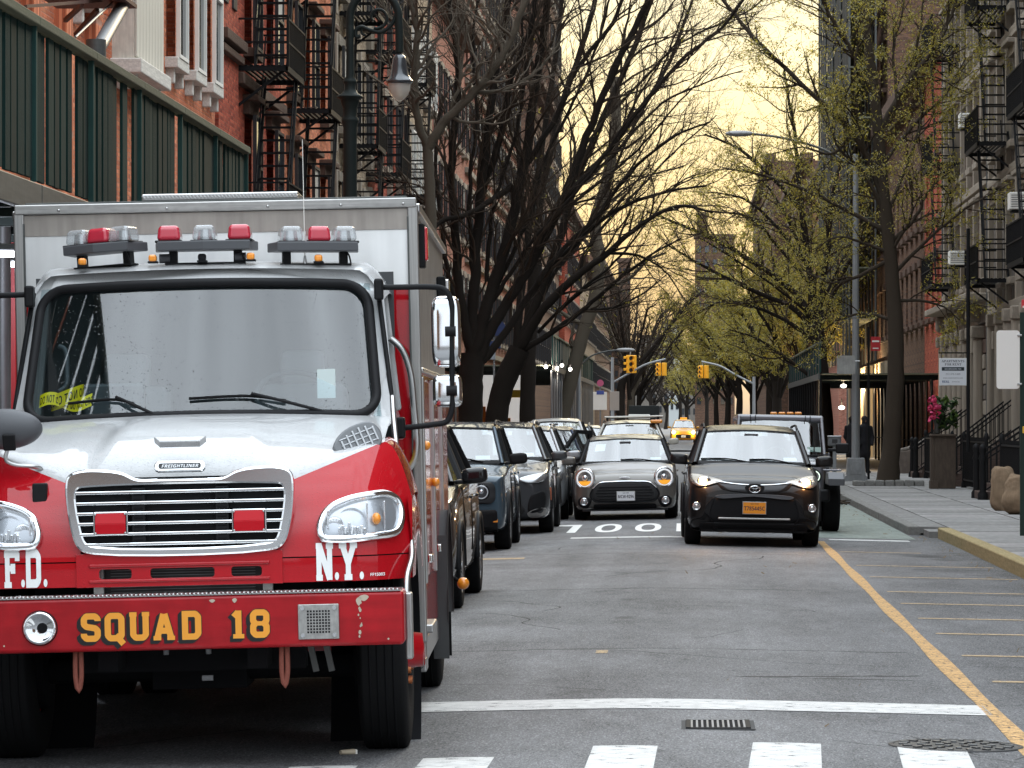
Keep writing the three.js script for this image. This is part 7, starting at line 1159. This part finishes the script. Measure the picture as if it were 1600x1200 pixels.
// planter box with flowers
{
  const Z = 87, g = thing('planter', 'tall brown planter box with pink flowers before the stoop', 'planter', [X(1472, Z), .06, -Z]), m = std([.085, .065, .05], .7, { map: rep(grime, 1.2) });
  rb('box_front', m, g, .06, .66, .18, .52, 1.3, .05, .012); rb('box_side', m, g, -.24, .66, -.05, .08, 1.28, .5, .012); rb('box_body', m, g, .04, .64, -.1, .5, 1.24, .5, .02); rb('rim', m, g, .02, 1.3, -.05, .62, .06, .6, .015); rb('plinth', m, g, -.2, .1, -.02, .2, .2, .56, .01);
  new MB().add(new THREE.LatheGeometry([[.04, 0], [.09, .02], [.07, .2], [.1, .35], [.13, .45]].map((q) => new THREE.Vector2(...q)), 16), -.12, 1.33, 0).build('vase', std([.05, .05, .045], .4), g);
  const r = mulberry(12), pink = [[.5, .05, .12], [.6, .09, .2], [.42, .03, .08]].map((c) => std(c, .7, { side: THREE.DoubleSide })), green = [[.03, .06, .02], [.06, .1, .02], [.02, .035, .015]].map((c) => std(c, .7, { side: THREE.DoubleSide }));
  const petal = prep(new THREE.SphereGeometry(.07, 8, 5, 0, 6.3, 0, 1.3).scale(1, .5, .7)), leaf = prep(new THREE.SphereGeometry(.09, 6, 4).scale(1.3, .12, .45));
  for (let i = 0; i < 40; i++) { const m2 = new THREE.Mesh(petal, pink[i % 3]); m2.name = 'petal'; m2.position.set(-.2 + .26 * (r() - .5), 1.95 + .6 * (r() - .5), .1 + .25 * (r() - .5)); m2.rotation.set(r() * 6, r() * 6, r() * 6); g.add(m2); }
  for (let i = 0; i < 110; i++) { const m2 = new THREE.Mesh(leaf, green[i % 3]); m2.name = 'leaf'; m2.position.set(.12 + .5 * (r() - .5), 1.85 + .75 * (r() - .5), .35 * (r() - .5)); m2.rotation.set(r() * 6, r() * 6, r() * 6); g.add(m2); }
}
// stoops with iron railings
function stoop(label, Z, x0, o = {}) {
  const s = thing('stoop', label, 'stoop', [0, .06, -Z], 0, 'stoops before the right hand houses'), n = o.n ?? 8, st = std([.1, .07, .058], .8, { map: rep(grime, 1) }), x1 = 8.3, dx = (x1 - x0) / n;
  for (let i = 0; i < n; i++) rb('step', st, s, lerp(x0, x1, (i + .5) / n) + .0 * i + (x1 - lerp(x0, x1, (i + .5) / n)) / 2 - dx / 4, .085 + i * .165, 0, (x1 - lerp(x0, x1, i / n)), .163, 1.6, .012);
  for (const q of [-1, 1]) { const z = q * .82, ra = new MB(), a = V(x0 + .1, .95, z), b = V(x1, .95 + n * .165, z); ra.bar(a, b, .05, .04).bar(a.clone().add(V(0, -.12, 0)), b.clone().add(V(0, -.12, 0)), .03).bar(a.clone().add(V(0, -.75, 0)), b.clone().add(V(0, -.75, 0)), .03); for (let k = 0; k <= n * 2; k++) { const p = a.clone().lerp(b, k / n / 2); ra.box(p.x, p.y - .4, z, .022, .8, .022); } ra.build('railing', M.ironBlack, s); const nw = new MB().add(new THREE.LatheGeometry([[.11, 0], [.11, .12], [.07, .18], [.06, .8], [.09, .86], [.05, .95], [.08, 1.06], [.06, 1.14], [0, 1.18]].map((p) => new THREE.Vector2(...p)), 14), x0 + .05, 0, z).build('newel_post', M.ironBlack, s); }
  return s;
}
stoop('brown stone stoop with black railings nearest the green sign post', 76, 6.2); stoop('stoop with black railings behind the brown planter', 90.5, 6.5, { n: 8 }); stoop('farther stoop with dark railings beside the leafy tree trunk', 104, 6.6, { n: 7 });
for (const [label, z0, z1, x, k] of [['black iron area fence beside the planter, under the rental sign', 82, 88.6, 6.9, 1], ['black iron area fence at the right edge before the stone house', 66, 74.6, 6.6, 1], ['dark iron area fence in the shade right of the leafy tree', 92.5, 102.6, 6.9, 1]]) {
  const f = thing('iron_fence', label, 'fence', [x, .06, -(z0 + z1) / 2], 0, 'iron area fences'), L = z1 - z0; for (const y of [.2, 1.15]) box('rail', M.ironBlack, f, 0, y, 0, .04, .04, L); for (let i = 0; i <= L / .16; i++) { box('picket', M.ironBlack, f, 0, .66, -L / 2 + i * .16, .022, 1.2, .022); } for (const q of [-1, 1]) new MB().add(new THREE.LatheGeometry([[.07, 0], [.07, .1], [.045, .16], [.045, 1.2], [.07, 1.26], [.04, 1.36], [0, 1.4]].map((p) => new THREE.Vector2(...p)), 12), 0, 0, q * L / 2).build('end_post', M.ironBlack, f);
}
{ const w = thing('stoop_wall', 'curved brown stone stair wall behind the leafy tree', 'stair wall', [X(1425, 112), .06, -112]); new MB().add(slab(smoothOutline([[-.6, 0], [.9, 0], [.9, 1.05], [.5, 1.0], [.1, .78], [-.2, .68], [-.6, .62]], 5), .4, .02)).build('wall', std([.16, .13, .11], .8, { map: rep(grime, 1) }), w); new MB().tube([V(-.6, .68, .2), V(-.2, .75, .2), V(.1, .86, .2), V(.5, 1.1, .2), V(1.0, 1.16, .2)], .07, 20, 8).build('coping', M.greystone, w); }
// two rough stone lumps by the sign post
[['rough tan stone lump with rounded top, left of two beside the green sign post', 1568, 66.2, .42, .86, .5, 5], ['smooth tan stone lump, right of two, half behind the green sign post', 1592, 63.6, .52, .74, .55, 9]].forEach(([label, px, Z, w, h, d, seed]) => {
  const g = thing('stone_lump', label, 'stone', [X(px, Z), .06, -Z], .3 * seed), geo = superEll(w, h, d, .7), p = geo.attributes.position, N = makeNoise(seed);
  for (let i = 0; i < p.count; i++) { const x = p.getX(i), y = p.getY(i), z = p.getZ(i), k = 1 + .30 * (fbm(N, x * 5 + 40, y * 5 + 40 + z * 3, 200, 3) - .5) + .05 * (N(x * 30 + 90, y * 30 + z * 20 + 90) - .5) - .06 * Math.exp(-Math.pow((y - .05) / .05, 2)); p.setXYZ(i, x * k, y * k + h / 2 - .02, z * k); }
  const st = std([.30, .215, .14], .9, { map: rep(grime, 2), bumpMap: rep(speck, 3), bumpScale: .02 }); geo.computeVertexNormals(); mesh('stone', geo, st, g); for (const q of [-1, 1]) rb('foot', M.soil, g, q * w * .25, .03, d * .22, w * .3, .07, .16, .03);
});
// litter and the pieces below the truck
{ const g = thing('crushed_cup', 'small crushed paper scrap on the asphalt by the truck wheel', 'litter', [-1.79, roadY(-1.79) + .012, -19.0], .5); new MB().add(new THREE.CylinderGeometry(.02, .028, .075, 10).rotateZ(Math.PI / 2).scale(1, .6, 1)).build('cup', std([.45, .38, .28], .8), g); rb('lid', M.trimWhite, g, .045, 0, 0, .014, .026, .04, .004); }
// people on the right pavement, each one continuous body
function person(label, px, Z, turn, seed) {
  const g = thing('person', label, 'person', [X(px, Z), .06, -Z], turn), res = 64, mc = new MarchingCubes(res, new THREE.MeshBasicMaterial(), false, false, 60000), S = 1.0;
  const bones = [[0, 1.44, 0, .14, 0, 1.0, 0, .16], [0, 1.0, 0, .16, 0, .62, .0, .19], [-.09, .95, 0, .1, -.1, .5, .02, .075], [-.1, .5, .02, .075, -.11, .08, 0, .055], [.09, .95, 0, .1, .1, .5, -.03, .075], [.1, .5, -.03, .075, .11, .08, -.05, .055], [-.11, .05, 0, .05, -.13, .04, .16, .04], [.11, .05, -.05, .05, .13, .04, .12, .04], [-.18, 1.42, 0, .08, -.25, 1.12, .02, .06], [-.25, 1.12, .02, .06, -.2, .9, .14, .045], [.18, 1.42, 0, .08, .25, 1.12, .02, .06], [.25, 1.12, .02, .06, .2, .9, .14, .045], [0, 1.45, 0, .06, 0, 1.58, .01, .055], [0, 1.64, .01, .098, 0, 1.7, 0, .1]];
  const sm = (a, b, k) => { const h = clamp(.5 + .5 * (b - a) / k); return lerp(b, a, h) - k * h * (1 - h); }, H = 1.9; mc.isolation = 0;
  for (let k = 0; k < res; k++) for (let j = 0; j < res; j++) for (let i = 0; i < res; i++) { const x = (i / res * 2 - 1) * .95, y = (j / res * 2 - 1) * .95 + .93, z = (k / res * 2 - 1) * .95; let d = 9; for (const [ax, ay, az, ar, bx, by, bz, br] of bones) { const ux = bx - ax, uy = by - ay, uz = bz - az, t = clamp(((x - ax) * ux + (y - ay) * uy + (z - az) * uz) / (ux * ux + uy * uy + uz * uz)); d = sm(d, Math.hypot(x - ax - ux * t, y - ay - uy * t, z - az - uz * t) - lerp(ar, br, t), .05); } mc.field[k * res * res + j * res + i] = -d; }
  mc.update(); const n = mc.count ?? mc.geometry.drawRange.count, geo = new THREE.BufferGeometry(); geo.setAttribute('position', new THREE.BufferAttribute(mc.positionArray.slice(0, n * 3), 3)); geo.setAttribute('normal', new THREE.BufferAttribute(mc.normalArray.slice(0, n * 3), 3)); geo.scale(.95, .95, .95).translate(0, .93, 0);
  mesh('body', geo, std([.012, .012, .014], .8), g); new MB().add(new THREE.SphereGeometry(.108, 16, 10, 0, 6.3, 0, 1.7), 0, 1.69, -.012).build('hair', std([.02, .015, .012], .9), g); new MB().add(new THREE.SphereGeometry(.075, 14, 10).scale(.9, 1.2, .7), 0, 1.64, .055).build('face', std([.25, .15, .11], .6), g);
  return g;
}
person('person in a long black coat standing right of the lamp post', 1351, 112, .3, 1); person('person in dark clothes half hidden by the left side of the lamp post', 1331, 116, 2.6, 2);
// wall lamps at the cream corner and the small green shrub
for (const [px, py, Z, l] of [[1315, 637, 118, 'lit round wall lamp left of the grey lamp post'], [1342, 591, 118, 'small bright lamp under the dark shed right of the lamp post'], [1318, 603, 119, 'pair of pale greenish lamps under the dark shed']]) { const p = P(px, py, Z), g = thing('shed_lamp', l, 'lamp', [p.x, p.y, p.z]); new MB().add(new THREE.SphereGeometry(.08, 12, 8).scale(1.3, .8, 1)).build('bulb', M.bulb, g); new MB().rod(V(0, .05, 0), V(0, .3, 0), .02).build('stem', M.ironBlack, g); const q = new THREE.PointLight(0xffe2b8, 10); q.position.set(0, -.02, .12); g.add(q); }
for (const [Z, l] of [[156, 'nearer wall lamp on the cream corner house'], [168, 'farther wall lamp on the cream corner house']]) { const g = thing('wall_lamp', l, 'lamp', [8.15, 3.4, -Z]); new MB().add(new THREE.SphereGeometry(.1, 12, 8)).build('bulb', M.bulb, g); new MB().rod(V(0, 0, 0), V(.35, .1, 0), .02).build('arm', M.ironBlack, g); const q = new THREE.PointLight(0xffdca8, 60); q.position.set(-.25, -.1, .3); g.add(q); }

// window air conditioners and pipes on the right hand fronts
for (const [label, Z, y, x] of [['white window air conditioner above the red brick strip', 108, 6.6, 8.2], ['grey window air conditioner on the carved stone house', 88, 7.1, 8.2], ['pale window air conditioner high on the brown stone house', 104, 10.4, 8.2]]) { const g = thing('air_conditioner', label, 'air conditioner', [x, y, -Z]); rb('casing', M.trimWhite, g, 0, 0, 0, .5, .42, .62, .02); for (let i = 0; i < 6; i++) rb('louver', M.kerbStone, g, -.0, -.14 + i * .055, .312, .42, .02, .01, .004); rb('bracket', M.ironBlack, g, .05, -.25, 0, .5, .05, .5, .01); }
for (const [label, Z] of [['rain pipe between the two right hand stone houses', 99.0], ['rain pipe on the red brick front behind the leafy tree', 116.2]]) { const g = thing('rain_pipe', label, 'pipe', [8.38, .06, -Z]); new MB().rod(V(0, 0, 0), V(0, 15, 0), .06).build('pipe', M.shedSteel, g); for (let i = 0; i < 6; i++) rb('clip', M.ironBlack, g, .04, 1 + i * 2.5, 0, .16, .06, .16, .01); }
// scraps and leaves in the gutters
{ const r = mulberry(31), g = thing('leaf_litter', 'scattered dead leaves and scraps along the right gutter', 'litter'); g.userData.kind = 'stuff'; const m = new MB(); for (let i = 0; i < 160; i++) { const far = r() < .7, x = far ? 3.72 - .35 * r() * r() : -1 + 4.6 * r(), z = 17 + r() * 70, xx = z > 56 ? x - .35 : x; m.add(new THREE.CircleGeometry(.018 + .03 * r(), 5), xx, roadY(xx) + .006, -z, -1.5 + .3 * r(), r() * 3, 0, 1, .6); } m.build('leaves', std([.16, .11, .06], .9, { side: THREE.DoubleSide }), g); }
renderer.render(scene, camera);
